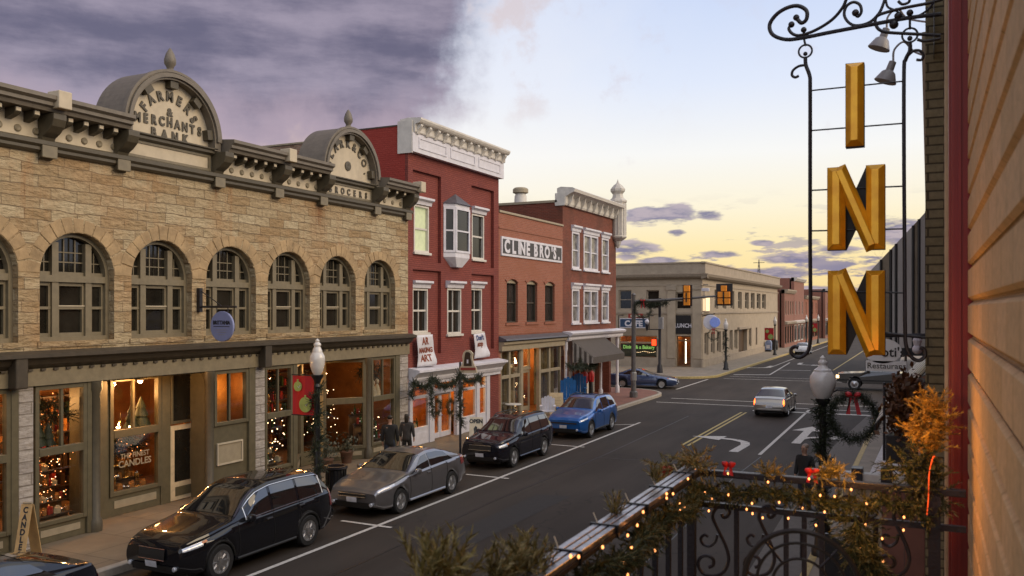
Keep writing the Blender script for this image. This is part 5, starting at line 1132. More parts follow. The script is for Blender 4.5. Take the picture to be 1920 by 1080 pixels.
# ================================================================== limestone cafe building beyond the junction
CY, CXX = 72.0, -17.0
CF = Fr((CXX, CY, 0), (1, 0, 0), (0, -1, 0)); CS = Fr((CXX, CY, 0), (0, 1, 0), (1, 0, 0))
CB_ = thing('cafe_building', (CXX - 8, CY + 15, 0), 'two storey pale limestone corner building with a cafe on the ground floor', 'building')
fu = lambda px: onY(px, 580, CY).x - CXX
fz = lambda px, py: onY(px, py, CY).z
su = lambda px: onX(px, 580, CXX).y - CY
sz = lambda px, py: onX(px, py, CXX).z
fwin = [(fu(1160), fu(1184), fz(1172, 580), fz(1172, 544)), (fu(1212), fu(1236), fz(1224, 579), fz(1224, 544)), (fu(1267), fu(1296), fz(1282, 580), fz(1282, 548))]
lw_ = (fu(1161), fu(1232), fz(1196, 671), fz(1196, 629)); dr_ = (fu(1268), fu(1295), .15, fz(1282, 630)); bn_ = (fu(1267.5), fu(1295.5), fz(1282, 626), fz(1282, 591))
MB(CF).plate(rect(-16, 0, 0, 8.0), [rect(*w) for w in fwin] + [rect(*lw_), rect(*dr_)], -.5, 0).build('wall', m_cafe, CB_)
uw = [(su(p) , su(p + 7)) for p in (1340, 1355, 1370, 1384, 1397, 1408, 1419, 1429)]; lo_w = [(su(p), su(p + 7.5)) for p in (1321, 1333, 1344.5, 1355)] + [(su(p), su(p + 6)) for p in (1368, 1377)] + [(su(1404), su(1409)), (su(1417), su(1420))]
UZ = (5.05, 6.75); LZ = (1.1, 3.0); dd = (su(1385), su(1401), .15, 3.0)
MB(CS).plate(rect(.5, 40, 0, 8.0), [rect(a, b, *UZ) for a, b in uw] + [rect(a, b, *LZ) for a, b in lo_w] + [rect(*dd)], -.5, -.002).build('side_wall', m_cafe, CB_)
MB(CF).box(-16, .3, 8.0, 8.9, -.5, .28).build('parapet', m_cafe2, CB_); MB(CS).box(-.275, 40, 7.995, 8.895, -.5, .28).build('parapet', m_cafe2, CB_)
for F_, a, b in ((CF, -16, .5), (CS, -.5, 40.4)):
    MB(F_).prof([(.0, 7.55), (.32, 7.6), (.5, 7.75), (.55, 7.95), (.3, 8.02), (0, 8.02)], a, b).build('cornice', M('shaded_limestone', (.25, .20, .145), .85), CB_)  # cornice shade is put into this darker limestone colour
    MB(F_).prof([(0, 8.86), (.36, 8.86), (.36, 8.98), (0, 9.0)], a, b - .1).build('coping', m_cafe2, CB_); MB(F_).box(a, b, 7.0, 7.12, 0.003, .06).build('string_course', m_cafe2, CB_); MB(F_).box(a, b - .5, 4.62, 4.78, .003, .10).build('string_course', m_cafe2, CB_)
    MB(F_).box(a, b - .52, 0, .75, .003, .12).build('plinth', m_cafe2, CB_) if F_ is CS else [MB(F_).box(x, y, 0, .85, .003, .12).build('plinth', m_cafe2, CB_) for x, y in ((-16, dr_[0] - .05), (dr_[1] + .05, .11))]
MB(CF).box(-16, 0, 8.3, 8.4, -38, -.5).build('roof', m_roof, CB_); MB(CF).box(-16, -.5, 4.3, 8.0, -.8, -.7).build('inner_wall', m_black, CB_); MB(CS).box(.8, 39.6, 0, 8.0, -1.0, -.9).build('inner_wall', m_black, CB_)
for a, b, c, d in fwin:
    w_ = sash(CB_, CF, a, b, c, d, -.18, m_cafe2, 0, w=.09); 
for a, b in uw: sash(CB_, CS, a, b, *UZ, -.2, m_cafe2, 0, w=.10, sill=False)
for a, b in lo_w: sash(CB_, CS, a, b, *LZ, -.2, m_cafe2, 0, w=.12, sill=False)
for a in (fu(1252), fu(1299)):                      # giant pilasters beside the entrance bay
    MB(CF).box(a, a + .7 if a < -2 else -.05, .85, 7.0, .003, .18).build('pilaster', m_cafe, CB_, bevel=.02); MB(CF).box(a - .06, a + .76 if a < -2 else .0, 6.65, 6.98, .18, .26).build('capital', m_cafe2, CB_)
dark = MB(CF).box(bn_[0], bn_[1], bn_[2], bn_[3], .0, .08).build('dark_banner', m_black, CB_); MB(CF).text('LUNCH', (bn_[0] + bn_[1]) / 2, (bn_[2] + bn_[3]) / 2 - .25, .08, .48, .01, .88, .012).build('lettering', m_white, dark)
room(CB_, CF, lw_[0] - .6, lw_[1] + .3, lw_[2] - .3, 3.2, -4, -.5, m_warmwall); room(CB_, CF, dr_[0] - .1, dr_[1] + .1, .15, 3.0, -3, -.5, m_warmwall)
cw = shopwin(CB_, CF, lw_[0], lw_[1], lw_[2], lw_[3], -.15, m_tan, (), (lw_[3] - .62,), .08, .12)
MB(CF).box(lw_[0] + .1, lw_[1] - .1, lw_[2] + .1, lw_[3] - .72, -.24, -.2).build('window_screen', M('dark_green_screen', (.05, .05, .025), .5), cw)
MB(CF).text('Dining & a Bakery', (lw_[0] + lw_[1]) / 2, lw_[3] - 1.15, -.198, .42, .01, .92, .012).build('neon_lettering', glow('green_neon', (.25, .50, .12), .7), cw)
for i in range(14):
    o = MB(CF).ball((lw_[0] + 1.4 + i * .16, lw_[3] - 1.42 - .05 * math.sin(i * .9), -.19), .018) if i == 0 else None
    if i == 0: b0 = o.build('string_bulb', m_whitebulb, cw)
    else: inst(b0, (i * .16, 0, -.05 * math.sin(i * .9)))
shopwin(CB_, CF, dr_[0], dr_[1], dr_[2], dr_[3], -.35, m_wood, ((dr_[0] + dr_[1]) / 2,), (2.35,), .08, .1, name='entrance_door')
MB(CF).box(dr_[0] + .58, dr_[0] + .66, .4, 2.45, -.8, -.75).build('tube_light', glow('tube_light', (1, .86, .62), 4.5), CB_)
MB(CS).box(dd[0], dd[1], .15, 3.0, -.45, -.38).build('side_door', M('dark_wood', (.09, .05, .02), .5), CB_)
MB(CS).box(su(1383) - .1, su(1403) + .2, 3.0, 3.22, .0, .22).build('door_hood', m_cafe2, CB_)
lamp(CF, (lw_[0] + lw_[1]) / 2 - 1, 2.9, -1.3, 90); lamp(CF, lw_[1] - .8, 2.9, -1.5, 70); lamp(CF, (dr_[0] + dr_[1]) / 2, 2.8, -1.4, 40)
# cafe sign standing off the wall
a = onY(1162, 598, CY - 1.2); b = onY(1215, 614, CY - 1.2)
cs = thing('cafe_sign', ((a.x + b.x) / 2, CY - 1.2, b.z), 'navy blue hanging sign reading CAFE with a small red board on top', 'sign')
MB().box(a.x, b.x, CY - 1.25, CY - 1.1, b.z - .06, a.z + .06).build('sign_board', m_white, cs, bevel=.02); MB().box(a.x + .06, b.x - .06, CY - 1.258, CY - 1.25, b.z + .02, a.z).build('sign_panel', M('navy_paint', (.02, .05, .11), .4), cs)
MB(Fr((0, CY - 1.258, 0), (1, 0, 0), (0, -1, 0))).text('CAFE', (a.x + b.x) / 2, b.z + .11, 0, .66, .01, 1.02, .03).build('lettering', m_white, cs)
a2 = onY(1178, 588, CY - 1.2); b2 = onY(1205, 597, CY - 1.2); MB().box(a2.x, b2.x, CY - 1.2, CY - 1.12, a.z + .07, a2.z).build('top_board', M('red_board', (.30, .03, .02), .5), cs); MB().box(a2.x + .2, b2.x - .2, CY - 1.208, CY - 1.2, a.z + .15, a2.z - .1).build('top_panel', m_cream, cs)
for x in (a.x - .1, b.x + .1): MB().tube([(x, CY - 1.18, b.z - .2), (x, CY - 1.18, a.z + .3), (x, CY + .0, a.z + .3)], .04).build('sign_bracket', m_iron, cs)
# lit panel and round bank sign at the corner
a = onX(1320, 553, -16.9); b = onX(1329, 585, -16.9)
lp_ = thing('illuminated_sign', (-16.9, a.y, b.z), 'pale lit box panel high on the corner of the limestone building', 'light'); MB().box(-17.0, -16.8, a.y, b.y, b.z, a.z).build('panel_case', m_cafe2, lp_); MB().box(-16.82, -16.78, a.y + .15, b.y - .15, b.z + .1, a.z - .1).build('lit_face', glow('lit_panel', (.9, .68, .4), .75), lp_)
MB().box(-17.0, -16.8, a.y - .02, a.y - .0, b.z + .1, a.z - .1).build('lit_side', glow('lit_panel_side', (.9, .68, .4), .6), lp_)
c = onX(1334, 604, -16.2)
bs_ = thing('clock_sign', (-16.2, c.y, c.z - .6), 'round pale blue projecting sign on the side of the limestone building', 'sign')
MB().lathe((-16.25, c.y, c.z), [(.55, -.12), (.62, -.1), (.62, .1), (.55, .12)], 24, axis=(0, 1, 0)).build('sign_disc', m_white, bs_); MB().lathe((-15.85, c.y - .25, c.z), [(.42, -.08), (.42, .08)], 20, axis=(0, 1, 0)).build('blue_disc', M('glowing_blue_paint', (.20, .27, .62), .4, emit=.15, ecol=(.2, .27, .62)), bs_); MB().tube([(-17.0, c.y, c.z + .5), (-15.9, c.y, c.z + .7)], .05).build('sign_bracket', m_iron, bs_)  # blue disc is no lamp; a faint glow brightens its colour
# ================================================================== buildings farther up the street
def far_building(label, x, y0, y1, h, mat, depth=14, wins=2, storeys=2, trim=m_cafe2, shop=m_belt, wmat=m_pane, side=1):
    t = thing('shop_building', (x, (y0 + y1) / 2, 0), label, 'building', None)
    F = Fr((x, y0, 0), (0, 1, 0), (1, 0, 0)) if side == 1 else Fr((x, y1, 0), (0, -1, 0), (-1, 0, 0)); w = y1 - y0
    holes = []; sh_ = 3.4
    for s_ in range(1, storeys):
        zb = sh_ + .9 + (s_ - 1) * 3.1
        for k in range(wins):
            c = w * (k + .5) / wins; holes.append(rect(c - .5, c + .5, zb, zb + 1.8))
    n = max(2, wins); sw_ = [rect(w * k / n + .3, w * (k + 1) / n - .3, .6, 2.9) for k in range(n)]
    MB(F).plate(rect(0, w, 0, h), holes + sw_, -.4, 0).build('wall', mat, t)
    MB(F).box(0, w, 0, h - .05, -depth, -.6).build('building_mass', mat, t); MB(F).prof([(0, h - .5), (.2, h - .4), (.4, h - .1), (.4, h + .05), (-.4, h + .08), (-.4, h - .5)], 0, w).build('cornice', trim, t); MB(F).prof([(.003, 3.05), (.3, 3.1), (.4, 3.35), (0.003, 3.5)], .1, w - .1).build('shopfront_cornice', trim, t)
    for hl in holes: a, b, c, d = box4(hl); sash(t, F, a, b, c, d, -.1, trim, 0, wmat, w=.1, sill=False)
    for hl in sw_: a, b, c, d = box4(hl); shopwin(t, F, a, b, c, d, -.12, shop, (), (), .12, .12, pm=wmat)
    return t
far_building('red brick shop with dark ribbed front next beyond the limestone building', -16.3, 113, 121.5, 7.5, m_farbrick, wins=4)
far_building('taller red brick building with pale parapet and white ground floor', -16.3, 121.7, 132, 9.3, m_farbrick, wins=3, trim=m_white2, shop=m_white2)
far_building('low orange brick building beyond the pale parapet building', -16.4, 133, 150, 7.0, m_cline, wins=4)
far_building('brick building with white windows near the end of the left row', -15.4, 152, 176, 8.4, m_farbrick, wins=5, trim=m_white2)
far_building('narrow white building closing the left row of shops', -14.4, 178, 215, 9.0, m_white2, wins=4, trim=m_cafe2)
far_building('long dark brick block at the far end of the street', -12.2, 222, 290, 8.0, m_farbrick, wins=6)
# radio mast far off
a = onY(1423, 545, 520); b = onY(1423, 486, 520); mt = MB()
h0, h1 = 0, b.z
for sx_, sy_ in ((-1, -1), (1, -1), (1, 1), (-1, 1)): mt.tube([(a.x + sx_ * 2.2, 520 + sy_ * 2.2, 0), (a.x + sx_ * .3, 520 + sy_ * .3, h1 - 3), (a.x, 520, h1)], .17, 4)
for k in range(12):
    t = k / 12; w0 = 2.2 - 1.9 * t; z = (h1 - 3) * t; z2 = (h1 - 3) * (k + 1) / 12; w1 = 2.2 - 1.9 * (k + 1) / 12
    mt.tube([(a.x - w0, 520 - w0, z), (a.x + w1, 520 - w1, z2)], .09, 4); mt.tube([(a.x + w0, 520 - w0, z), (a.x - w1, 520 - w1, z2)], .09, 4)
mt.box(a.x - 3.2, a.x + 3.2, 519.8, 520.2, h1 - 2.2, h1 - 1.9)
tag(mt.build('radio_mast', M('mast_steel', (.12, .10, .10), .6)), 'thin lattice radio mast rising above the far rooftops', 'mast')
# trees at the end of the street
m_bark = M('bark', (.06, .045, .035), .9, var=.3, bump=.5)
m_leafd = leafmat('dark_leaves', [(.035, .04, .02), (.06, .06, .03), (.09, .075, .04)])
def tree(label, x, y, h, seed, leaves=True, r0=.2, name='tree', group=None, dens=1):
    rd = random.Random(seed); t = thing(name, (x, y, 0), label, 'tree', group); tr = MB(); tips = []
    def grow(p, d, ln, r_, dep):
        pts = [p]; rr = [r_]
        for i in range(3):
            d = (d + Vector((rd.uniform(-.2, .2), rd.uniform(-.2, .2), rd.uniform(-.02, .14)))).normalized(); p = p + d * ln / 3; pts.append(p); rr.append(r_ * (1 - .18 * (i + 1)))
        tr.tube(pts, rr, 6 if dep < 2 else 4, cap=False); tips.append((p, dep))
        if dep < (3 if leaves else 5):
            for k in range(rd.choice((2, 3, 3))):
                a = rd.uniform(0, 6.28); e = (d + Vector((math.cos(a), math.sin(a), rd.uniform(-.1, .6))) * rd.uniform(.5, .85)).normalized(); grow(p, e, ln * rd.uniform(.6, .78), rr[-1] * .72, dep + 1)
    grow(Vector((x, y, 0)), Vector((0, 0, 1)), h * .36, r0, 0); tr.build('trunk', m_bark, t, smooth=True)
    if leaves:
        lf = MB()
        for p, dep in tips:
            if dep < 2: continue
            for k in range(int(70 * dens)):
                q = p + Vector((rd.gauss(0, 1), rd.gauss(0, 1), rd.gauss(0, .8))) * h * .085; u = Vector((rd.uniform(-1, 1), rd.uniform(-1, 1), rd.uniform(-.6, .6))).normalized(); v = u.orthogonal().normalized(); s_ = rd.uniform(.12, .26)
                lf.add([q - u * s_, q + v * s_ * .5, q + u * s_, q - v * s_ * .5], [(0, 1, 2, 3)])
        lf.build('crown', m_leafd, t, fixn=False)
    return t
for i, (px, y, h, lab) in enumerate(((1570, 238, 7.5, 'dark leafy tree at the far left end of the street'), (1600, 300, 9, 'tall dark tree at the far end of the street'), (1640, 260, 8, 'dark bushy tree right of the tall far tree'))):
    a = onY(px, 580, y); tree(lab, a.x, y, h, 40 + i, group='trees at the far end of the street')
# ================================================================== street furniture
def lamp_post(loc, label, group='globe street lamps', greens=False, scale=1.0, gs=1.0):
    x, y, z = loc; t = thing('street_lamp', loc, label, 'street lamp', group); k = scale
    MB().lathe((x, y, z), [(.23 * k, 0), (.23 * k, .12), (.17 * k, .2), (.15 * k, .55), (.11 * k, .62), (.085 * k, .7), (.065 * k, 2.9 * k), (.085 * k, 2.95 * k), (.06 * k, 3.02 * k), (.10 * k, 3.12 * k), (.15 * k, 3.2 * k), (.16 * k, 3.24 * k)], 14).build('post', m_black, t, smooth=True)
    g = MB().lathe((x, y, z), [(.13 * k * gs, 3.24 * k), (.19 * k * gs, 3.32 * k), (.25 * k * gs, 3.48 * k), (.262 * k * gs, 3.60 * k), (.25 * k * gs, 3.70 * k), (.19 * k * gs, 3.78 * k), (.165 * k * gs, 3.80 * k)], 20).build('globe', M('milk_glass', (.60, .56, .52), .25, var=.12, scale=5, coat=.5) if 'milk_glass' not in bpy.data.materials else bpy.data.materials['milk_glass'], t, smooth=True)
    MB().lathe((x, y, z), [(.175 * k * gs, 3.80 * k), (.17 * k * gs, 3.83 * k), (.10 * k, 3.88 * k), (.075 * k, 3.93 * k), (.095 * k, 3.97 * k), (.09 * k, 4.0 * k), (.05 * k, 4.04 * k), (.055 * k, 4.08 * k), (.01 * k, 4.13 * k)], 16).build('finial', bpy.data.materials['milk_glass'], t, smooth=True)
    return t
m_pine = leafmat('pine_needles', [(.012, .020, .008), (.022, .032, .012), (.04, .045, .018)])
m_gold = leafmat('lit_pine_needles', [(.07, .07, .02), (.19, .155, .045), (.30, .235, .08), (.44, .36, .18)])  # pine needles with the light on them mixed into the colour
def sprig(mb, p, d, ln, rd, w=.006, n=9, spread=.55):   # a twig with needles along it
    d = d.normalized(); u = d.orthogonal().normalized(); v = d.cross(u)
    e = p + d * ln; s_ = u * w * .5; mb.add([p - s_, p + s_, e + s_ * .3, e - s_ * .3], [(0, 1, 2, 3)], raw=True)
    for k in range(n):
        t = (k + .3) / n; q = p + d * ln * t; a = rd.uniform(0, 6.283); nl = ln * .42 * (1 - .45 * t) * rd.uniform(.7, 1.15)
        nd_ = (d * (1 - spread * .5) + (u * math.cos(a) + v * math.sin(a)) * spread * 1.3).normalized(); sd_ = nd_.cross(d); sd_ = sd_.normalized() * w * .5 if sd_.length > 1e-5 else u * w * .5
        mb.add([q - sd_, q + sd_, q + nd_ * nl + sd_ * .25, q + nd_ * nl - sd_ * .25], [(0, 1, 2, 3)], raw=True)
def garland(name, pts, rad, dens, mat, label=None, cat='garland', seed=1, ln=.14, w=.008, n=8, parent=None, group=None, droop=0):
    rd = random.Random(seed); mb = MB(); P_ = [Vector(p) for p in pts]
    for a, b in zip(P_, P_[1:]):
        L_ = (b - a).length
        for k in range(max(1, int(L_ * dens))):
            p = a.lerp(b, rd.random()); d = Vector((rd.gauss(0, 1), rd.gauss(0, 1), rd.gauss(0, 1) - droop)).normalized(); sprig(mb, p + d * rad * rd.uniform(.0, .45), (d + (b - a).normalized() * rd.uniform(-.7, .7)), ln * rd.uniform(.7, 1.3), rd, w, n)
    mb.tube(P_, .012, 4)
    o = mb.build(name, mat, parent, fixn=False)
    if label: tag(o, label, cat, group)
    return o
m_bow = M('red_ribbon', (.45, .012, .016), .5, var=.15)
def wreath(c, R_, tube, ax, label, seed=3, bow=True, dens=260, mat=None, ln=.12, group=None):
    c = Vector(c); u = Vector(ax).normalized(); t = thing('wreath', c - Vector((0, 0, R_ + tube)), label, 'wreath', group)
    pts = [c + u * R_ * math.cos(6.2832 * k / 20) + Vector((0, 0, R_ * math.sin(6.2832 * k / 20))) for k in range(21)]
    garland('foliage', pts, tube, dens, mat or m_pine, seed=seed, ln=ln, parent=t)
    if bow:
        n = u.cross(Vector((0, 0, 1))); top = c + Vector((0, 0, R_)) + n * .05
        if n.y > 0: n = -n; top = c + Vector((0, 0, R_)) + n * .05
        b = MB()
        for s_ in (-1, 1):
            b.lathe(top + u * s_ * .08 + Vector((0, 0, .03)), [(.008, -.07), (.045, -.04), (.055, 0), (.045, .04), (.008, .07)], 8, axis=tuple((u * s_ + Vector((0, 0, .4))).normalized()))
            b.add([top + u * s_ * .0, top + u * (.06 * s_), top + u * (.10 * s_ + .05) + Vector((0, 0, -R_ * .85)), top + u * (.10 * s_ - .03) + Vector((0, 0, -R_ * .85))], [(0, 1, 2, 3)], raw=True)
        b.build('bow', m_bow, t)
    return t
nl = lamp_post((-1.87, 18.0, .15), 'white globe street lamp wrapped in greenery nearest the camera', scale=.955)
garland('post_garland', [(-1.87 + .07 * math.cos(i * .9), 18.0 + .07 * math.sin(i * .9), .5 + i * .1) for i in range(28)], .085, 230, m_pine, 'dark evergreen garland wound round the near lamp post', seed=5, ln=.2, w=.014)
wr = onY(1600, 783, 17.9); wreath(wr, .42, .10, (1, 0, 0), 'evergreen wreath with a red bow hanging beside the near lamp post', dens=420, ln=.13)
MB().tube([(-1.85, 18.0, 3.28), (-1.6, 17.95, 3.42), (wr.x, 17.9, wr.z + .5)], .015).build('wreath_arm', m_iron, nl)
_l = fs(595, 13.55); ll = lamp_post((-13.55, _l, .15), 'white globe street lamp in front of the stone block with a red banner', gs=.72)
garland('post_garland', [(-13.55 + .08 * math.cos(i), _l + .08 * math.sin(i), .5 + i * .1) for i in range(27)], .09, 120, m_pine, 'dark evergreen garland wound round the lamp post by the stone block', seed=6, ln=.2, w=.02, n=6)
def banner(x0, x1, y, z0, z1, label):
    t = thing('street_banner', ((x0 + x1) / 2, y, z0), label, 'banner', 'red banners on lamp posts'); F = Fr((0, y, 0), (1, 0, 0), (0, -1, 0))
    mb = MB(); vs = []
    for i in range(9):
        for j in range(2): x = x0 + (x1 - x0) * i / 8; vs.append((x, y + .025 * math.sin(i * 1.1), z1 if j else z0))
    mb.add(vs, [(2 * i, 2 * i + 1, 2 * i + 3, 2 * i + 2) for i in range(8)]); o = mb.build('cloth', M('red_banner_cloth', (.40, .006, .012), .7, var=.08) if 'red_banner_cloth' not in bpy.data.materials else bpy.data.materials['red_banner_cloth'], t)
    sm = o.modifiers.new('s', 'SOLIDIFY'); sm.thickness = .006
    MB().tube([(x0 - .03, y, z1 + .02), (x1 + .2, y, z1 + .02)], .015).build('banner_rod', m_iron, t); MB().tube([(x0 - .03, y, z0 - .01), (x1 + .2, y, z0 - .01)], .015).build('banner_rod', m_iron, t)
    mg = bpy.data.materials.get('green_ornament') or M('green_ornament', (.27, .36, .10), .6)
    for u, v, r_ in ((.30, .73, .19), (.66, .27, .29)):
        w = x1 - x0; c = (x0 + w * u, z0 + (z1 - z0) * v); MB(F).prism(arcpts(c[0], c[1], r_ * w, 0, 345, 22), .04, .052).build('ornament_print', mg, t); MB(F).box(c[0] - .025, c[0] + .025, c[1] + r_ * w, c[1] + r_ * w + .05, .04, .052).build('ornament_cap', mg, t)
        MB(F).tube([(c[0] + .01, c[1], .056), (c[0] + .06 * w, c[1] - .06 * w, .056), (c[0] + .12 * w, c[1] + .05 * w, .056)], .008, 4).build('ornament_squiggle', m_white, t)
a = onY(549, 704, _l); b = onY(588, 779, _l); banner(a.x, b.x, _l, b.z, a.z, 'red banner with two green ornaments on the lamp post by the stone block')
for px, X_, lab, bl in ((1361, -14.6, 'globe street lamp with a wreath outside the limestone building', 0), (1453, -14.6, 'globe street lamp with a red banner beyond the limestone building', 1), (1512, -14.4, 'globe street lamp far up the street before the white car', 0), (1534, -14.0, 'farthest globe street lamp with a red banner', 2)):
    y = onX(px, 580, X_).y; LPT = lamp_post((X_, y, .15), lab, gs=.72)
    if bl: 
        a = onY(px - (15 if bl == 1 else 8), 615, y); w = .95; banner(X_ - w - .12, X_ - .12, y, 1.75, 3.0, lab.replace('globe street lamp with a ', '').replace('farthest ', 'farthest small '))
    if px == 1361:
        wreath((X_ - 1.0, y, 2.95), .42, .10, (1, 0, 0), 'small wreath on an arm of the lamp by the limestone building', dens=110, ln=.16); MB().tube([(X_, y, 3.4), (X_ - 1.0, y, 3.45)], .02).build('wreath_arm', m_iron, LPT)
        garland('post_garland', [(X_ + .1 * math.cos(i * 1.2), y + .1 * math.sin(i * 1.2), .4 + i * .14) for i in range(20)], .1, 40, m_pine, 'dark garland spiralling up the lamp by the limestone building', seed=8, ln=.22, w=.03, n=5)
# traffic signals on a mast arm
bp_ = onZ(1188, 745, .15)
mp = thing('signal_mast', bp_, 'grey traffic signal mast with a long arm over the junction', 'traffic signal'); x, y = bp_.x, bp_.y
m_sg = M('galvanised_steel', (.16, .15, .145), .5, .6, var=.15)
MB().lathe((x, y, .15), [(.22, 0), (.22, .3), (.15, .35), (.13, 1.0), (.11, 5.6), (.13, 5.65), (.05, 5.75)], 12).build('pole', m_sg, mp, smooth=True); MB().lathe((x, y, 1.3), [(.14, -.25), (.17, -.2), (.17, .2), (.14, .25)], 10).build('button_box', m_grey, mp)
e0 = onY(1360, 554, y); MB().tube([(x, y, 5.42), (x + 2, y, 5.52), (e0.x, y, e0.z)], [.09, .075, .045], 8).build('arm', m_sg, mp)
m_sig = M('signal_yellow', (.90, .30, .015), .45, var=.1)
def signal(px0, px1, py0, py1, kind, label):
    a = onY(px0, py0, y - .25); b = onY(px1, py1, y - .25); t = thing('traffic_light', ((a.x + b.x) / 2, y - .25, b.z), label, 'traffic light', 'traffic lights on the mast arm')
    MB().box(a.x, b.x, y - .16, y - .13, b.z, a.z).build('backplate', m_black, t, bevel=.01); w = b.x - a.x; h = a.z - b.z
    cells = [(.5, .18), (.5, .5), (.5, .82)] if kind == 3 else [(.5, .78), (.30, .50), (.30, .20), (.70, .50), (.70, .20)]; hw_ = .3 * w if kind == 3 else .165 * w
    for u, v in cells:
        cx, cz = a.x + w * u, b.z + h * v; hh_ = h * (.14 if kind == 3 else .13); MB().box(cx - hw_, cx + hw_, y - .36, y - .165, cz - hh_, cz + hh_).build('signal_section', m_sig, t, bevel=.015); MB().lathe((cx, y - .13, cz), [(hw_ * .8, 0), (hw_ * .85, .15)], 12, axis=(0, 1, 0)).build('visor', m_black, t)
    MB().box(a.x + w / 2 - .03, a.x + w / 2 + .03, y - .42, y + .1, b.z + h * .2, b.z + h * .62).build('hanger', m_black, t)
signal(1279, 1297, 534, 574, 3, 'three section traffic light seen from behind on the mast arm'); signal(1342, 1373, 532, 573, 5, 'five section cluster traffic light at the end of the mast arm')
a = onY(1320, 548, y); cm = thing('traffic_camera', (a.x, y, a.z), 'small white camera on the signal arm', 'camera'); MB().box(a.x - .12, a.x + .28, y - .08, y + .08, a.z + .05, a.z + .22).build('camera_case', m_white, cm, bevel=.02); MB().tube([(a.x, y, a.z - .35), (a.x, y, a.z + .08)], .03).build('camera_post', m_grey, cm)
a = onY(1207, 580, y); wreath((a.x, y - .15, a.z), .46, .12, (1, 0, 0), 'evergreen wreath hanging from the signal mast arm', dens=200, ln=.16)
a = onY(1222, 575, y); garland('arm_garland', [(x + .2, y - .1, 5.35), (a.x, y - .1, 5.2), (a.x + .9, y - .1, 5.35)], .12, 150, m_pine, 'clump of greenery on the signal mast arm', seed=12, ln=.22, w=.02)
# black ornamental signal pole by the cafe
x2, y2 = onZ(1237, 699, .15).x, onZ(1237, 699, .15).y
sp_ = thing('signal_pole', (x2, y2, .15), 'black ornamental pole with red hand signal outside the cafe', 'traffic signal'); MB().lathe((x2, y2, .15), [(.24, 0), (.2, .5), (.12, .7), (.10, 5.6), (.14, 5.7)], 12).build('pole', m_iron, sp_, smooth=True)
a = onY(1228, 642, y2); MB().box(a.x - .22, a.x + .2, y2 - .2, y2 + .1, a.z - .3, a.z + .3).build('hand_signal', m_black, sp_, bevel=.02); MB().box(a.x - .18, a.x + .16, y2 - .215, y2 - .205, a.z - .24, a.z + .24).build('lit_hand', glow('red_hand', (1, .05, .01), 2.2), sp_)
a = onY(1213, 603, y2); MB().tube([(x2, y2, a.z - .6), (a.x, y2, a.z - .6), (a.x, y2, a.z - .3)], .04).build('lamp_arm', m_iron, sp_); MB().ball((a.x, y2, a.z), .17).build('lamp_globe', m_white, sp_, smooth=True); MB().lathe((a.x, y2, a.z - .35), [(.05, -.35), (.12, -.1), (.14, .15)], 10).build('lamp_holder', m_iron, sp_)
a = onY(1240, 606, y2); MB().box(a.x - .2, a.x + .15, y2 - .15, y2 + .15, a.z - .45, a.z + .45).build('control_box', m_grey, sp_, bevel=.02)
# bins, boxes and boards on the pavements
tb = onZ(630, 936, .15); t = thing('trash_can', tb, 'black slatted litter bin on the kerb beside the wrapped lamp post', 'bin')
MB().lathe(tb, [(.22, 0), (.24, .05), (.24, .75), (.30, .8), (.30, .86), (.22, .86), (.2, .5)], 20).build('bin_body', m_iron, t, smooth=True)
for k in range(20):
    a = 6.283 * k / 20; o = MB().box(tb.x + .25, tb.x + .265, tb.y - .02, tb.y + .02, .2, .92).build('slat', m_black, t) if k == 0 else inst(s0, (0, 0, 0))
    if k == 0: s0 = o
    o.rotation_euler = (0, 0, a)
pb_ = onZ(1441, 659, .15); t = thing('mailbox', pb_, 'pale blue street mailbox far along the left pavement', 'mailbox'); MB().prism([(pb_.x - .35, .35), (pb_.x + .35, .35), (pb_.x + .35, 1.1)] + [(pb_.x + .35 * math.cos(R(a)), 1.1 + .35 * math.sin(R(a))) for a in range(15, 180, 15)] + [(pb_.x - .35, 1.1)], pb_.y - .3, pb_.y + .3, ax=1).build('box_body', M('blue_white_paint', (.22, .27, .42), .4, var=.4, scale=3), t); MB().box(pb_.x - .3, pb_.x + .3, pb_.y - .25, pb_.y + .25, .15, .36).build('legs', m_black, t); MB().box(pb_.x - .2, pb_.x + .2, pb_.y - .32, pb_.y - .3, .5, .9).build('label_panel', m_white, t)
pb_ = onZ(1452, 656, .15); t = thing('trash_can', pb_, 'dark round bin behind the street mailbox', 'bin'); MB().lathe(pb_, [(.35, 0), (.42, .2), (.42, 1.0), (.36, 1.15), (.15, 1.25)], 14).build('bin_body', m_black, t, smooth=True); MB().lathe(pb_, [(.44, .9), (.45, 1.0), (.44, 1.1)], 14).build('bin_rim', m_iron, t)
def aframe(px, py, w, h, label, rot, board, deco):
    p = onZ(px, py, .15); t = thing('sandwich_board', (0, 0, 0), label, 'sign'); F = WF; s_ = .28
    for k in (-1, 1):
        vs = [(-w / 2, k * s_, 0), (w / 2, k * s_, 0), (w / 2, k * .02, h), (-w / 2, k * .02, h)]; d_ = .02
        MB().add([(x, y - d_ / 2, z) for x, y, z in vs] + [(x, y + d_ / 2, z) for x, y, z in vs], [(0, 1, 2, 3), (7, 6, 5, 4), (0, 4, 5, 1), (1, 5, 6, 2), (2, 6, 7, 3), (3, 7, 4, 0)]).build('board', board, t)
    th = math.atan2(s_ - .02, h)
    def mp_(p): return (p[0], -(s_ - (s_ - .02) * p[1] / h) - .013 - (p[2]), p[1])
    deco(t, mp_); t.location = p; t.rotation_euler = (0, 0, rot); return t
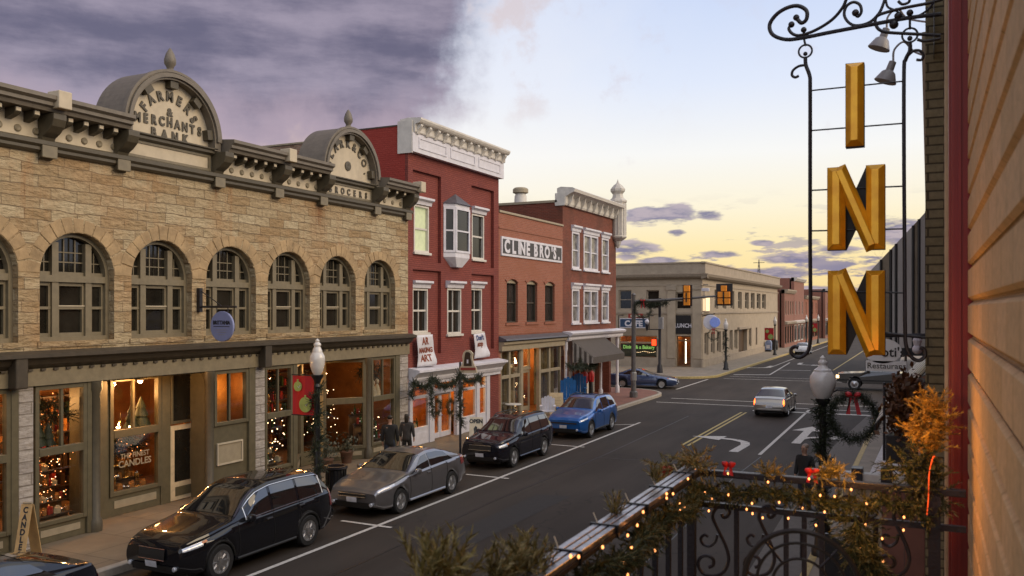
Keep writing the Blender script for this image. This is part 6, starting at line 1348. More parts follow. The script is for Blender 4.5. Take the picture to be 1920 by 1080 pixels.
def d_candles(t, mp_):
    m = MB()
    for i, ch in enumerate('CANDLES'): m.text(ch, 0, .93 - i * .135, 0, .155, .004, .9, .006, map=mp_)
    m.build('lettering', m_black, t); MB().tube([(-.09, 0, 1.1), (.09, 0, 1.1)], .02).build('top_rail', m_tan, t)
aframe(52, 1050, .22, 1.08, 'narrow tan sandwich board reading CANDLES by the stone pier', R(20), M('tan_board', (.46, .30, .13), .6), d_candles)
def d_open(t, mp_):
    MB().text('OPEN', 0, .66, 0, .19, .004, 1, .01, map=mp_).build('lettering', m_black, t); m = MB(); q = [(-.02, .56), (.05, .52), (.05, .42), (.12, .30), (.16, .18), (-.10, .18), (-.06, .34), (-.08, .46)]
    m.add([mp_((x, y_, .0)) for x, y_ in q], [tuple(range(len(q)))]); m.build('figure_print', m_black, t); MB().add([mp_((x, y_, .001)) for x, y_ in rect(-.18, .1, .1, .17)], [(0, 1, 2, 3)]).build('red_stripe', m_bow, t)
aframe(893, 826, .48, .86, 'cream sandwich board reading OPEN in front of the red building', R(22), M('cream_board', (.62, .54, .40), .6), d_open)
def d_lines(t, mp_):
    m = MB()
    for i in range(9): m.add([mp_((x, y_, 0)) for x, y_ in rect(-.2 + .04 * (i % 3), .2 - .05 * (i % 2), .25 + i * .07, .265 + i * .07)], [(0, 1, 2, 3)])
    m.build('text_lines', M('faded_print', (.25, .18, .10), .7), t)
aframe(1043, 778, .62, 1.02, 'pale wooden notice board with faded lines by the orange brick shop', R(25), M('pale_wood_board', (.55, .43, .25), .6), d_lines)
# white chair, blue chairs, table, pots
def chair(px, py, mat, label, rot, s=1.0, kind='chair', group=None):
    p = onZ(px, py, .15); t = thing('garden_chair', (0, 0, 0), label, 'chair', group)
    MB().box(-.3 * s, .3 * s, -.28 * s, .28 * s, .40 * s, .45 * s).build('seat', mat, t, bevel=.01)
    for k in range(5):
        u = (-.25 + k * .125) * s; hgt = (1.02 + .07 * math.cos((k - 2) * 1.1)) * s
        if kind == 'adirondack': hgt *= 1.12
        MB().prism([(u - .055 * s, .42 * s), (u + .055 * s, .42 * s), (u + .06 * s, hgt), (u, hgt + .04 * s), (u - .06 * s, hgt)], .24 * s, .27 * s, ax=1).build('back_slat', mat, t)
    for sx_ in (-1, 1):
        for sy_ in (-1, 1): MB().box(sx_ * .27 * s - .03, sx_ * .27 * s + .03, sy_ * .25 * s - .03, sy_ * .25 * s + .03, 0, .40 * s).build('leg', mat, t)
        MB().box(sx_ * .31 * s - .05, sx_ * .31 * s + .05, -.3 * s, .27 * s, .64 * s, .68 * s).build('armrest', mat, t); MB().box(sx_ * .31 * s - .025, sx_ * .31 * s + .025, -.28 * s, -.22 * s, .45 * s, .64 * s).build('arm_post', mat, t)
    t.location = p; t.rotation_euler = (0, 0, rot); return t
chair(1027, 788, m_white, 'white painted garden chair outside the orange brick shop', R(20), .95)
m_bl = M('blue_paint', (.008, .10, .30), .5, var=.15)
chair(1068, 768, m_bl, 'blue slatted garden chair nearer the white chair', R(35), 1.25, 'adirondack', 'blue garden chairs'); chair(1084, 757, m_bl, 'blue slatted garden chair nearer the porch post', R(15), 1.25, 'adirondack', 'blue garden chairs')
p = onZ(962, 790, .15); t = thing('cafe_table', p, 'small round white table outside the orange brick shop', 'table'); MB().lathe(p, [(.36, .72), (.38, .74), (.36, .76)], 20).build('table_top', m_white2, t); MB().tube([p, p + Vector((0, 0, .72))], .03).build('pedestal', m_iron, t); MB().lathe(p, [(.2, 0), (.18, .03), (.04, .05)], 12).build('foot', m_iron, t)
def potted(px, py, h, r_, label, seed, mat=None, flowers=False, X_=None):
    p = onZ(px, py, .15); t = thing('potted_plant', p, label, 'plant'); MB().lathe(p, [(.15, 0), (.2, .32), (.22, .34), (.22, .38), (.17, .38)], 14).build('pot', M('terracotta', (.12, .06, .035), .8) if 'terracotta' not in bpy.data.materials else bpy.data.materials['terracotta'], t, smooth=True)
    rd = random.Random(seed); mb = MB()
    for k in range(220):
        d = Vector((rd.gauss(0, 1), rd.gauss(0, 1), rd.gauss(.3, 1))).normalized(); c = p + Vector((0, 0, .4 + (h - .4) * rd.random())); q = c + d * r_ * rd.random(); u = d.orthogonal().normalized(); s_ = rd.uniform(.03, .07); mb.add([q - u * s_, q + d * s_ * .4 + u.cross(d) * s_ * .5, q + u * s_, q - u.cross(d) * s_ * .5], [(0, 1, 2, 3)], raw=True)
    mb.build('foliage', mat or m_leafd, t, fixn=False)
    if flowers:
        f = None
        for k in range(16):
            q = Vector((rd.uniform(-r_, r_), rd.uniform(-r_, r_), .45 + (h - .4) * rd.random()))
            if f is None: f = MB().ball(p + q, .035).build('blossom', m_white, t); q0 = q
            else: inst(f, q - q0)
potted(918, 783, 1.25, .34, 'tall dark potted shrub left of the small white table', 1, flowers=True); potted(934, 786, 1.0, .3, 'low potted shrub with pale blossom beside the small white table', 2, flowers=True); potted(946, 778, .8, .28, 'small potted shrub close to the orange brick shop window', 3)
potted(612, 884, .95, .42, 'dark rounded potted shrub by the second stone shop entrance', 4); potted(650, 868, .7, .38, 'low dark potted shrub below the splayed shop window', 9)
# red dressed shop figures at the corner shop
for i, (px, lab) in enumerate(((1096, 'tall red wooden soldier figure left of the porch shop door'), (1108, 'red wooden soldier figure nearer the corner post'))):
    q = onX(px, 580, -17.2); t = thing('soldier_figure', (q.x, q.y, .15), lab, 'figure'); z = .15
    MB().lathe((q.x, q.y, z), [(.14, 0), (.13, .75), (.11, .8)], 12).build('legs', m_black, t, smooth=True); MB().lathe((q.x, q.y, z), [(.15, .75), (.19, 1.0), (.2, 1.25), (.1, 1.38)], 12).build('coat', m_bow, t, smooth=True); MB().ball((q.x, q.y, z + 1.5), .12).build('head', m_skin, t, smooth=True); MB().lathe((q.x, q.y, z), [(.12, 1.58), (.13, 1.8), (.14, 1.85)], 12).build('hat', m_black, t, smooth=True)
    for s_ in (-1, 1): MB().tube([(q.x, q.y + s_ * .2, z + 1.25), (q.x + .03, q.y + s_ * .24, z + .85)], .05).build('arm', m_bow, t)
wreath(onX(1092, 683, -15.6), .34, .12, (0, 1, 0), 'bushy wreath under the striped awning on the left', bow=False, dens=160, ln=.16, group='wreaths under the awning'); wreath(onX(1113, 680, -15.6), .34, .12, (0, 1, 0), 'bushy wreath under the striped awning nearer the corner', bow=False, dens=160, ln=.16, seed=9, group='wreaths under the awning')
garland('awning_garland', [onX(1062, 682, -15.5), onX(1075, 690, -15.3), onX(1090, 688, -15.3), onX(1104, 690, -15.3), onX(1120, 682, -15.3)], .12, 120, m_pine, 'evergreen garland hanging below the striped awning', seed=31, ln=.2, w=.02, n=6)
# garlands, wreaths and banners on the red building
def gx(*pp, X=-15.85): return smoothpath([onX(a, b, X) for a, b in pp], 5)
garland('door_garland', gx((772, 748), (774, 728), (777, 716), (785, 724), (797, 727), (806, 716), (812, 710), (822, 720), (836, 724), (850, 719), (858, 710), (868, 708), (880, 716), (892, 713), (899, 705), (902, 720)), .085, 190, m_pine, 'long evergreen garland draped along the red building shop front', seed=21, ln=.17, w=.016, n=7)
garland('door_garland', gx((811, 712), (809, 740), (811, 770), (813, 782)), .08, 170, m_pine, 'evergreen garland hanging down the left post of the white doors', seed=22, ln=.17, w=.016, n=7)
_s = fs(863, 13.75); 
sp2 = thing('pole_sign', (-13.75, _s, .15), 'cream framed shop sign with a dark bear shape on a slim black pole', 'sign'); MB().lathe((-13.75, _s, .15), [(.09, 0), (.06, .1), (.04, .2), (.04, 3.1), (.02, 3.15)], 10).build('pole', m_iron, sp2, smooth=True)
garland('pole_garland', [(-13.75 + .05 * math.cos(i), _s + .05 * math.sin(i), 1.2 + .1 * i) for i in range(19)], .11, 150, m_pine, 'evergreen garland wound round the slim sign pole', seed=23, ln=.17, w=.016, n=7)
a = onY(877, 655, _s); b = onY(877, 700, _s); F_ = Fr((0, _s, 0), (1, 0, 0), (0, -1, 0)); px2 = lambda x, y_: (onY(x, y_, _s).x, onY(x, y_, _s).z)
outl = [px2(*q) for q in ((863, 699), (863, 690), (867, 684), (869, 676), (868, 668), (870, 661), (874, 657), (879, 656), (884, 658), (888, 663), (887, 670), (888, 678), (890, 684), (894, 690), (895, 699))]
MB(F_).prism(outl, .0, .05).build('sign_board', m_cream, sp2); bear = [px2(*q) for q in ((871, 686), (872, 676), (873, 668), (874, 662), (876, 660), (879, 660), (882, 661), (884, 664), (883, 669), (885, 676), (886, 686))]
MB(F_).prism(bear, .05, .065).build('bear_print', M('dark_brown_print', (.03, .018, .01), .6), sp2); MB(F_).prism([px2(*q) for q in ((865, 694), (865, 689), (893, 689), (893, 694))], .05, .062).build('red_band', M('dull_red', (.25, .04, .03), .6), sp2); MB(F_).prism([px2(*q) for q in ((877, 681), (877, 674), (880, 674), (880, 681))], .065, .07).build('white_mark', m_white, sp2)
MB().tube([(-13.75, _s, 3.0), onY(877, 690, _s + .03)], .02).build('sign_arm', m_iron, sp2)
for px, lab in ((820, 'round wreath on the left leaf of the white doors'), (845, 'round wreath on the right leaf of the white doors')):
    q = onX(px, 763, -16.55); wreath(q, .25, .08, (0, 1, 0), lab, bow=False, dens=230, ln=.12, mat=leafmat('olive_needles', [(.02, .025, .01), (.06, .055, .02), (.12, .08, .03)]) if 'olive_needles' not in bpy.data.materials else bpy.data.materials['olive_needles'], group='wreaths on the white doors')
def cloth(px4, label, words, X=-16.22):
    p = [onX(a, b, X) for a, b in px4]; t = thing('cloth_banner', (X, p[0].y, min(q.z for q in p)), label, 'banner', 'white cloth banners on the red building'); mb = MB(); vs = []; n, m = 8, 12
    def sp(u, v): q = p[0].lerp(p[1], u).lerp(p[3].lerp(p[2], u), v); return Vector((X + .06 * math.sin(u * 5 + v * 4) * v + .05 * math.sin(v * 9) * u * v, q.y, q.z))
    for i in range(n + 1):
        for j in range(m + 1): vs.append(sp(i / n, j / m))
    mb.add(vs, [(i * (m + 1) + j, i * (m + 1) + j + 1, (i + 1) * (m + 1) + j + 1, (i + 1) * (m + 1) + j) for i in range(n) for j in range(m)], raw=True); o = mb.build('cloth', m_white, t, smooth=True); sm = o.modifiers.new('s', 'SOLIDIFY'); sm.thickness = .004
    for txt, v, sz, col in words:
        w = (p[1] - p[0]).length; h = (p[0] - p[3]).length; cu = MB()
        cu.text(txt, 0, 0, 0, sz, .003, .95, .012, map=lambda q, v=v: (lambda s_: (s_.x + .012 + q[2], s_.y, s_.z))(sp(min(1, max(0, .5 + q[0] / w)), min(1, max(0, v - q[1] / h)))))
        cu.build('lettering', col, t)
m_mar = M('russet_ink', (.22, .05, .02), .7)
cloth(((781, 629), (811, 627), (816, 684), (784, 689)), 'white cloth banner with three lines of red brown lettering below the left window', (('AR', .30, .36, m_mar), ('MAKING', .56, .25, m_mar), ('ART', .84, .34, m_mar)))
cloth(((888, 627), (909, 624), (916, 668), (891, 673)), 'white cloth banner with blue and brown lettering below the right window', (('Don\'t', .26, .28, M('blue_ink', (.04, .07, .2), .7)), ('stop', .52, .28, m_mar)))
# round hanging sign on the stone block
c = onX(417, 612, -15.6); q = thing('hanging_sign', (-15.6, c.y, c.z - .4), 'round pale blue hanging sign on an iron bracket of the stone block', 'sign')
MB().lathe(c, [(.01, -.03), (.36, -.03), (.375, -.02), (.375, .02), (.36, .03), (.01, .03)], 28, axis=(0, 1, 0)).build('sign_disc', M('lavender_paint', (.23, .25, .43), .45, var=.06), q)
FF = Fr((c.x, c.y - .03, c.z), (1, 0, 0), (0, -1, 0)); MB(FF).text('BRITTANIA', 0, .05, 0, .13, .004, .85, .006).build('lettering', m_black, q); MB(FF).box(-.26, .26, -.01, .005, 0, .004).build('rule', m_black, q)
for k in range(3): MB(FF).box(-.18 + .03 * k, .18 - .03 * k, -.09 - k * .06, -.078 - k * .06, 0, .004).build('rule', m_grey, q)
MB().box(-16.4, -16.3, c.y - .05, c.y + .05, c.z + .35, c.z + .95).build('wall_plate', m_iron, q); MB().tube([(-16.4, c.y, c.z + .48), (-15.15, c.y, c.z + .48)], .028).build('bracket_arm', m_iron, q); MB().tube([(-16.35, c.y, c.z + .9), (-15.8, c.y, c.z + .6), (-15.6, c.y, c.z + .48)], .012).build('brace', m_iron, q)
for s_ in (-.18, .18): MB().tube([(c.x + s_, c.y, c.z + .48), (c.x + s_, c.y, c.z + .3)], .012).build('chain', m_iron, q)
# ================================================================== the inn on the right: wall, trim, pier, bracket sign
m_inn = brickmat('inn_block', (.60, .40, .19), (.70, .47, .24), (.48, .31, .14), .40, .194, .010, 1.0, patch=(.50, .38, .21), dist=.012, stain=(.46, .32, .16))
m_quoin = brickmat('olive_brick', (.19, .155, .085), (.23, .19, .11), (.07, .055, .03), .24, .0745, .008, .8, dist=.012)
m_maroon = M('maroon_paint', (.24, .026, .020), .45, var=.18, scale=4, stretch=(6, 6, .4))
IN = thing('inn_building', (3, 0, 0), 'tan painted masonry inn wall at the right edge with maroon trim', 'building')
mb = MB(); wx = .20
z = 0.0; k = 0
while z < 7.9:                                  # courses of painted block with worn, rounded edges
    h = .194; g = .024
    mb.prism([(wx + .35, z), (wx + .028, z), (wx, z + g), (wx, z + h - g), (wx + .028, z + h), (wx + .35, z + h)], -12, 5.44, ax=1); z += h; k += 1
mb.build('wall', m_inn, IN)
MB().box(.56, 9, -12, 8.4, 0, 7.9).build('building_mass', m_inn, IN)
MB().box(.9, 9, -12, 5, 7.9, 8.2).build('parapet', m_inn, IN)
x0, x1 = onY(1783, 580, 5.5).x, onY(1811, 580, 5.5).x
tm = MB().box(x0, .56, 5.445, 5.62, 0, 7.9).build('maroon_trim', m_maroon, IN, bevel=.012)
MB().box(x0 - .012, x0 + .03, 5.47, 5.60, 0, 7.9).build('trim_bead', m_maroon, tm, bevel=.006); MB().box(x0 + .035, x0 + .05, 5.432, 5.444, 0, 7.9).build('trim_fillet', m_maroon, tm)
MB().box(onY(1771, 580, 5.9).x, .56, 5.80, 5.98, 0, 7.9).build('cream_trim', M('tan_stucco', (.48, .36, .22), .8, var=.2), IN, bevel=.01)
MB().box(.30, .56, 5.63, 7.79, 0, 7.9).build('balcony_wall', m_inn, IN)
qx = onY(1735, 580, 7.8).x
MB().box(qx, .56, 7.8, 8.4, 0, 8.1).build('corner_pier', m_quoin, IN)
# balcony floor and iron rail
BZ = 3.12; RZ = 4.10; BX = -1.20; BY = 4.82
MB().box(-1.27, .19, -1.5, BY + .05, BZ - .16, BZ).build('balcony_floor', m_tan, IN, bevel=.01)
RL = thing('balcony_railing', (BX, BY, BZ), 'black wrought iron balcony railing with scrolls and a worn grey handrail', 'railing')
for dx in (-.036, 0, .036): MB().box(BX + dx - .014, BX + dx + .014, -1.2, BY + .04, RZ - .012, RZ + .012).build('handrail', M('worn_steel', (.34, .33, .35), .3, .85, var=.35, scale=14) if 'worn_steel' not in bpy.data.materials else bpy.data.materials['worn_steel'], RL, bevel=.004)
MB().box(BX - .055, BX + .055, -1.2, BY + .04, RZ - .03, RZ - .013).build('rail_bed', m_iron, RL)
MB().box(BX + .05, .17, BY - .02, BY + .03, RZ - .03, RZ + .005).build('top_rail', m_iron, RL, bevel=.004); MB().box(BX + .0, .17, BY - .012, BY + .016, 3.895, 3.925).build('middle_rail', m_iron, RL); MB().box(BX, .17, BY - .012, BY + .016, BZ + .10, BZ + .13).build('bottom_rail', m_iron, RL)
MB().box(BX - .012, BX + .016, -1.2, BY, 3.895, 3.925).build('middle_rail', m_iron, RL); MB().box(BX - .012, BX + .016, -1.2, BY, BZ + .10, BZ + .13).build('bottom_rail', m_iron, RL)
pxX = lambda px: onY(px, 950, BY).x
for px, w in ((1297, .022), (1381, .012), (1474, .012), (1508, .012), (1541, .012), (1642, .012), (1752, .028)):
    MB().box(pxX(px) - w, pxX(px) + w, BY - w, BY + w, BZ if w > .02 else BZ + .13, 3.895 if w < .02 else RZ - .03).build('baluster', m_iron, RL)
for k in range(24):
    y = BY - .24 - k * .24; o = MB().box(BX - .012, BX + .012, y - .012, y + .012, BZ + .13, 3.895) if k == 0 else None
    if k == 0: b0 = o.build('baluster', m_iron, RL)
    else: inst(b0, (0, -.24 * k, 0))
RF = Fr((0, BY, 0), (1, 0, 0), (0, -1, 0))
def scroll(pts, r, par, mat=None, nm='scroll', Y=BY, end=True):
    P_ = smoothpath([onY(a, b, Y) for a, b in pts], 6); mb = MB(); mb.tube(P_, r, 6, raw=True); 
    return mb.build(nm, mat or m_iron, par, smooth=True)
S1 = [(1368, 966), (1371, 975), (1365, 983), (1356, 981), (1351, 972), (1348, 960), (1355, 951), (1365, 950), (1372, 958)]
def s_panel(dx, sx=1.0):
    f = lambda q: [(1310 + dx + (a - 1310) * sx, b) for a, b in q]
    scroll(f([(1353, 963), (1356, 970), (1363, 969), (1368, 960), (1364, 951), (1352, 949), (1341, 955), (1336, 968), (1342, 985), (1352, 1005), (1362, 1028), (1366, 1050), (1357, 1072), (1338, 1080), (1318, 1075), (1309, 1060), (1313, 1046), (1326, 1042), (1337, 1049), (1337, 1060), (1329, 1064)]), .0095, RL)
    scroll(f([(1345, 1002), (1341, 1016), (1330, 1024), (1318, 1020), (1314, 1010), (1321, 1003), (1328, 1007)]), .008, RL)
s_panel(0); s_panel(87, .98); s_panel(340, .98)
for x_ in (1345, 1400, 1455, 1520, 1575, 1625):   # C scrolls in the upper band
    scroll([(x_ + 14, 925 + (x_ - 1345) * .11), (x_ + 20, 931 + (x_ - 1345) * .11), (x_ + 12, 938 + (x_ - 1345) * .11), (x_ - 2, 934 + (x_ - 1345) * .11), (x_ - 6, 920 + (x_ - 1345) * .11), (x_ + 6, 907 + (x_ - 1345) * .11), (x_ + 22, 906 + (x_ - 1345) * .11), (x_ + 32, 916 + (x_ - 1345) * .11)], .007, RL)
for k in range(5):                              # ties that hold the lights to the handrail
    y = 2.95 + k * .42; MB().box(BX - .062, BX + .062, y - .006, y + .006, RZ - .035, RZ + .017).build('cable_tie', m_black, RL); MB().tube([(BX - .03, y, RZ + .015), (BX - .06, y + .03, RZ + .05)], .003, 4).build('tie_end', m_cream, RL)
# wrought iron chair on the balcony, only the top of its back in view
ch = thing('iron_chair', (-.55, 3.5, BZ), 'dark wrought iron balcony chair, only its arched back in view', 'chair')
cx_, cz_ = onY(1502, 1100, 3.5).x, onY(1502, 1100, 3.5).z; W_ = .215
for r_, rr in ((W_, .011), (W_ * .78, .006), (W_ * .5, .006)): MB(Fr((cx_, 3.5, cz_), (1, 0, 0), (0, -1, 0))).tube([(x, y, 0) for x, y in arcpts(0, 0, r_, 0, 180, 24)], rr, 6).build('back_hoop', M('weathered_iron', (.05, .042, .035), .4, .5), ch, smooth=True)
for s_ in (-1, 1): MB().tube([(cx_ + s_ * W_, 3.5, cz_), (cx_ + s_ * W_, 3.48, BZ + .45), (cx_ + s_ * W_, 3.52, BZ)], .011).build('rear_leg', m_iron, ch); MB().tube([(cx_ + s_ * W_, 3.08, BZ + .45), (cx_ + s_ * W_, 3.06, BZ)], .011).build('front_leg', m_iron, ch)
MB().lathe((cx_, 3.28, BZ + .44), [(.20, 0), (.215, .01), (.20, .02)], 20).build('seat', m_iron, ch)
for a in (50, 90, 130): MB().tube([(cx_ + W_ * .5 * math.cos(R(a)), 3.5, cz_ + W_ * .5 * math.sin(R(a))), (cx_ + W_ * .97 * math.cos(R(a)), 3.5, cz_ + W_ * .97 * math.sin(R(a)))], .005).build('back_spoke', m_iron, ch)
# evergreen and lights on the railing
m_spr = leafmat('dry_cedar', [(.014, .027, .008), (.036, .054, .015), (.09, .095, .032), (.24, .21, .09)])
garland('rail_garland', [(BX + .05 + .02 * math.sin(k), BY - .03 - k * .16, RZ - .12 + .03 * math.sin(k * 2.1)) for k in range(14)], .07, 330, m_spr, 'evergreen garland tied below the long handrail', seed=51, ln=.075, w=.0055, n=20, droop=.5)
garland('rail_garland', [(BX + .06 + k * .12, BY - .03, RZ - .10 - .02 * math.sin(k * 1.3)) for k in range(10)] + [(-.0, BY - .04, RZ - .16)], .048, 380, m_spr, 'evergreen garland woven along the end rail of the balcony', seed=52, ln=.066, w=.0055, n=20)
garland('drop_garland', [(-.34, BY - .05, RZ - .16), (-.30, BY - .06, RZ - .32), (-.20, BY - .06, RZ - .46), (-.12, BY - .06, RZ - .60)], .09, 600, m_spr, 'drooping evergreen branch below the end rail beside the wall', seed=53, ln=.12, w=.006, n=18, droop=1.2)
def spray(name, pts, label, seed, n=40, ln=.16, mat=None, up=1.0, rad=.1, w=.0062, gr=None):
    rd = random.Random(seed); mb = MB()
    for p in pts:
        p = Vector(p)
        for k in range(n // len(pts)):
            d = Vector((rd.gauss(0, 1), rd.gauss(0, 1), rd.gauss(up, .7))).normalized(); sprig(mb, p + Vector((rd.gauss(0, rad * .4), rd.gauss(0, rad * .4), rd.gauss(0, rad * .3))), d, ln * rd.uniform(.6, 1.2), rd, w, 18, .5)
    return tag(mb.build(name, mat or m_gold, fixn=False), label, 'evergreen', gr)
spray('evergreen_spray', [onX(830, 1078, -1.36), onX(812, 1090, -1.36), onX(850, 1095, -1.36)], 'yellow green evergreen spray standing outside the rail at the bottom edge', 61, 40, .15, up=1.5, rad=.05, mat=leafmat('green_gold_needles', [(.09, .085, .02), (.24, .19, .045), (.38, .29, .10)]))
spray('evergreen_spray', [onX(965, 1075, -1.26), onX(985, 1052, -1.26), onX(1000, 1085, -1.26), onX(940, 1085, -1.26)], 'pale tan evergreen spray beside the handrail at the bottom edge', 62, 150, .10, rad=.07)
spray('evergreen_spray', [onY(1255, 880, BY), onY(1290, 868, BY), onY(1312, 872, BY)], 'pale evergreen tuft on the outer corner of the railing', 63, 100, .09, rad=.10, up=.2)
spray('evergreen_spray', [onX(1225, 902, -1.24)], 'small upright evergreen twig outside the far end of the handrail', 64, 12, .09, up=2, rad=.03)
spray('evergreen_spray', [onX(1150, 965, -1.24)], 'small upright evergreen twig outside the middle of the handrail', 69, 12, .09, up=2, rad=.03)
spray('evergreen_spray', [onY(1437, 886, BY), onY(1455, 890, BY)], 'small tan evergreen tuft on the middle of the end rail', 65, 34, .07, rad=.05, up=.4)
spray('evergreen_spray', [onY(1545, 892, BY), onY(1570, 890, BY)], 'tan evergreen tuft beside the right red bow on the end rail', 66, 46, .09, rad=.05, up=.4)
m_orange = leafmat('amber_lit_needles', [(.24, .13, .016), (.58, .33, .045), (.80, .48, .09)])  # amber light on the needles is put into their colour
spray('evergreen_spray', [onY(1750, 775, 5.0), onY(1752, 805, 5.0), onY(1745, 755, 5.0), onY(1738, 820, 5.0), onY(1728, 800, 4.95), onY(1742, 838, 4.9)], 'amber lit evergreen branches against the wall above the end rail', 67, 260, .085, m_orange, up=.25, rad=.075)
spray('evergreen_spray', [onY(1725, 860, 4.85), onY(1745, 885, 4.85), onY(1700, 885, 4.85), onY(1735, 915, 4.85), onY(1750, 940, 4.85)], 'dark green and gold evergreen mass where the end rail meets the wall', 68, 200, .10, m_spr, up=.0, rad=.1)
fl = bpy.data.lights.new('amber_floodlight', 'POINT'); fl.energy = 3.2; fl.color = (1, .40, .05); fl.shadow_soft_size = .03
for q_ in (onY(1722, 760, 4.72), onY(1712, 830, 4.70), onY(1725, 890, 4.62)):
    f_ = bpy.data.objects.new('amber_floodlight', fl); C.objects.link(f_); f_.location = q_ + Vector((-.30, -.20, .03))
cb = thing('light_cable', onY(1745, 930, 4.78), 'glowing orange red light cable rising beside the wall', 'cable'); MB().tube(smoothpath([onY(1738, 965, 4.78), onY(1741, 930, 4.78), onY(1742, 890, 4.78), onY(1748, 862, 4.78), onY(1752, 855, 4.78)], 5), .0028, 6, raw=True).build('lit_tube', glow('orange_tube', (1, .10, .015), .9), cb)
# string of little bulbs
sl = thing('string_lights', (BX, BY, RZ), 'string of small warm bulbs wound through the railing garland', 'string lights')
bulbs = [(1290, 898), (1322, 924), (1335, 934), (1366, 928), (1410, 944), (1400, 955), (1411, 963), (1329, 958), (1283, 951), (1275, 945), (1262, 926), (1250, 934), (1440, 904), (1461, 942), (1430, 971), (1478, 972), (1505, 953), (1538, 929), (1546, 960), (1565, 931), (1596, 918), (1625, 944), (1613, 1028), (1654, 1010), (1623, 984), (1695, 970), (1694, 994), (1517, 898), (1365, 888), (1304, 882), (1530, 985), (1656, 1053)]
b0 = None
for px, py in bulbs:
    q = onY(px, py, BY - .06)
    if px < 1295: q = onX(px, py, BX + .07)
    if b0 is None: b0 = MB().lathe(q, [(.001, -.007), (.0042, -.004), (.0054, .001), (.0025, .007)], 8, raw=True).build('bulb', m_spark, sl, smooth=True); q0 = q
    else: o = inst(b0, q - q0)
for px, py in ((1130, 1026), (1085, 1044), (1195, 985), (1225, 1003), (1177, 1004), (1187, 1042), (1168, 1055), (1070, 1043), (1177, 1078), (1206, 960), (1275, 957), (1250, 926), (1184, 1026), (1228, 1032)):
    inst(b0, onX(px, py, BX + .08) - q0)
for (px, py), lab in (((1250, 882), 'red bow at the outer corner of the railing'), ((1366, 874), 'red bow on the left half of the end rail'), ((1523, 887), 'round red bow on the right half of the end rail')):
    q = onY(px, py, BY - .02); t = thing('red_bow', q, lab, 'bow', 'red bows on the railing'); s_ = .019
    for sg in (-1, 1): MB().lathe(q + Vector((sg * s_ * .9, 0, s_ * .5)), [(.004, -s_), (s_ * .8, -s_ * .4), (s_ * .9, .2 * s_), (.006, s_)], 8, raw=True, axis=(sg, -.2, .5)).build('loop', m_bow, t, smooth=True)
    for sg in (-1, 1): MB().add([q, q + Vector((.02 * sg, -.01, 0)), q + Vector((.02 * sg + .009, -.015, -.05)), q + Vector((.02 * sg - .009, -.01, -.048))], [(0, 1, 2, 3)], raw=True).build('tail', m_bow, t)
# ------------------------------------------------------------------ INN sign on its bracket
SY = 7.4
sg = thing('inn_sign', onY(1607, 660, SY), 'hanging iron framed sign with large gilt letters INN', 'sign')
m_gilt, _t, _b = newmat('gilt_letters')
_b.inputs['Base Color'].default_value = (.8, .38, .03, 1); _b.inputs['Metallic'].default_value = .42; _b.inputs['Roughness'].default_value = .22
_nz = nd(_t, 'ShaderNodeTexNoise', {'Vector': nd(_t, 'ShaderNodeTexCoord').outputs['Object'], 'Scale': 9.0, 'Detail': 5.0})
_mx = nd(_t, 'ShaderNodeMix', {0: nd(_t, 'ShaderNodeMapRange', {0: _nz.outputs[0], 1: .35, 2: .7}).outputs[0], 6: (.98, .50, .030, 1), 7: (.80, .36, .020, 1)}, data_type='RGBA'); _t.links.new(_mx.outputs[2], _b.inputs['Base Color'])
m_lblack = M('letter_black', (.012, .010, .006), .55)
SFr = Fr((0, SY, 0), (1, 0, 0), (0, -1, 0))
sp = lambda px, py: (onY(px, py, SY).x, onY(px, py, SY).z)
def chisel(mb, p, q, w, n0, dp, e0=True, e1=True):   # a chamfered bar from p to q (sign plane), width w, raised by dp
    p, q = Vector(p), Vector(q); d = (q - p).normalized(); s_ = Vector((d.y, -d.x)); i = w * .30; vs = []
    def pt(a, b, n): x = a + s_ * b; return (x.x, x.y, n)
    h = w / 2
    vs = [pt(p, -h, n0), pt(p, h, n0), pt(q, h, n0), pt(q, -h, n0), pt(p + d * i, -h * .38, n0 + dp), pt(p + d * i, h * .38, n0 + dp), pt(q - d * i, h * .38, n0 + dp), pt(q - d * i, -h * .38, n0 + dp)]
    mb.add(vs, [(0, 1, 5, 4), (1, 2, 6, 5), (2, 3, 7, 6), (3, 0, 4, 7), (4, 5, 6, 7), (0, 3, 2, 1)])
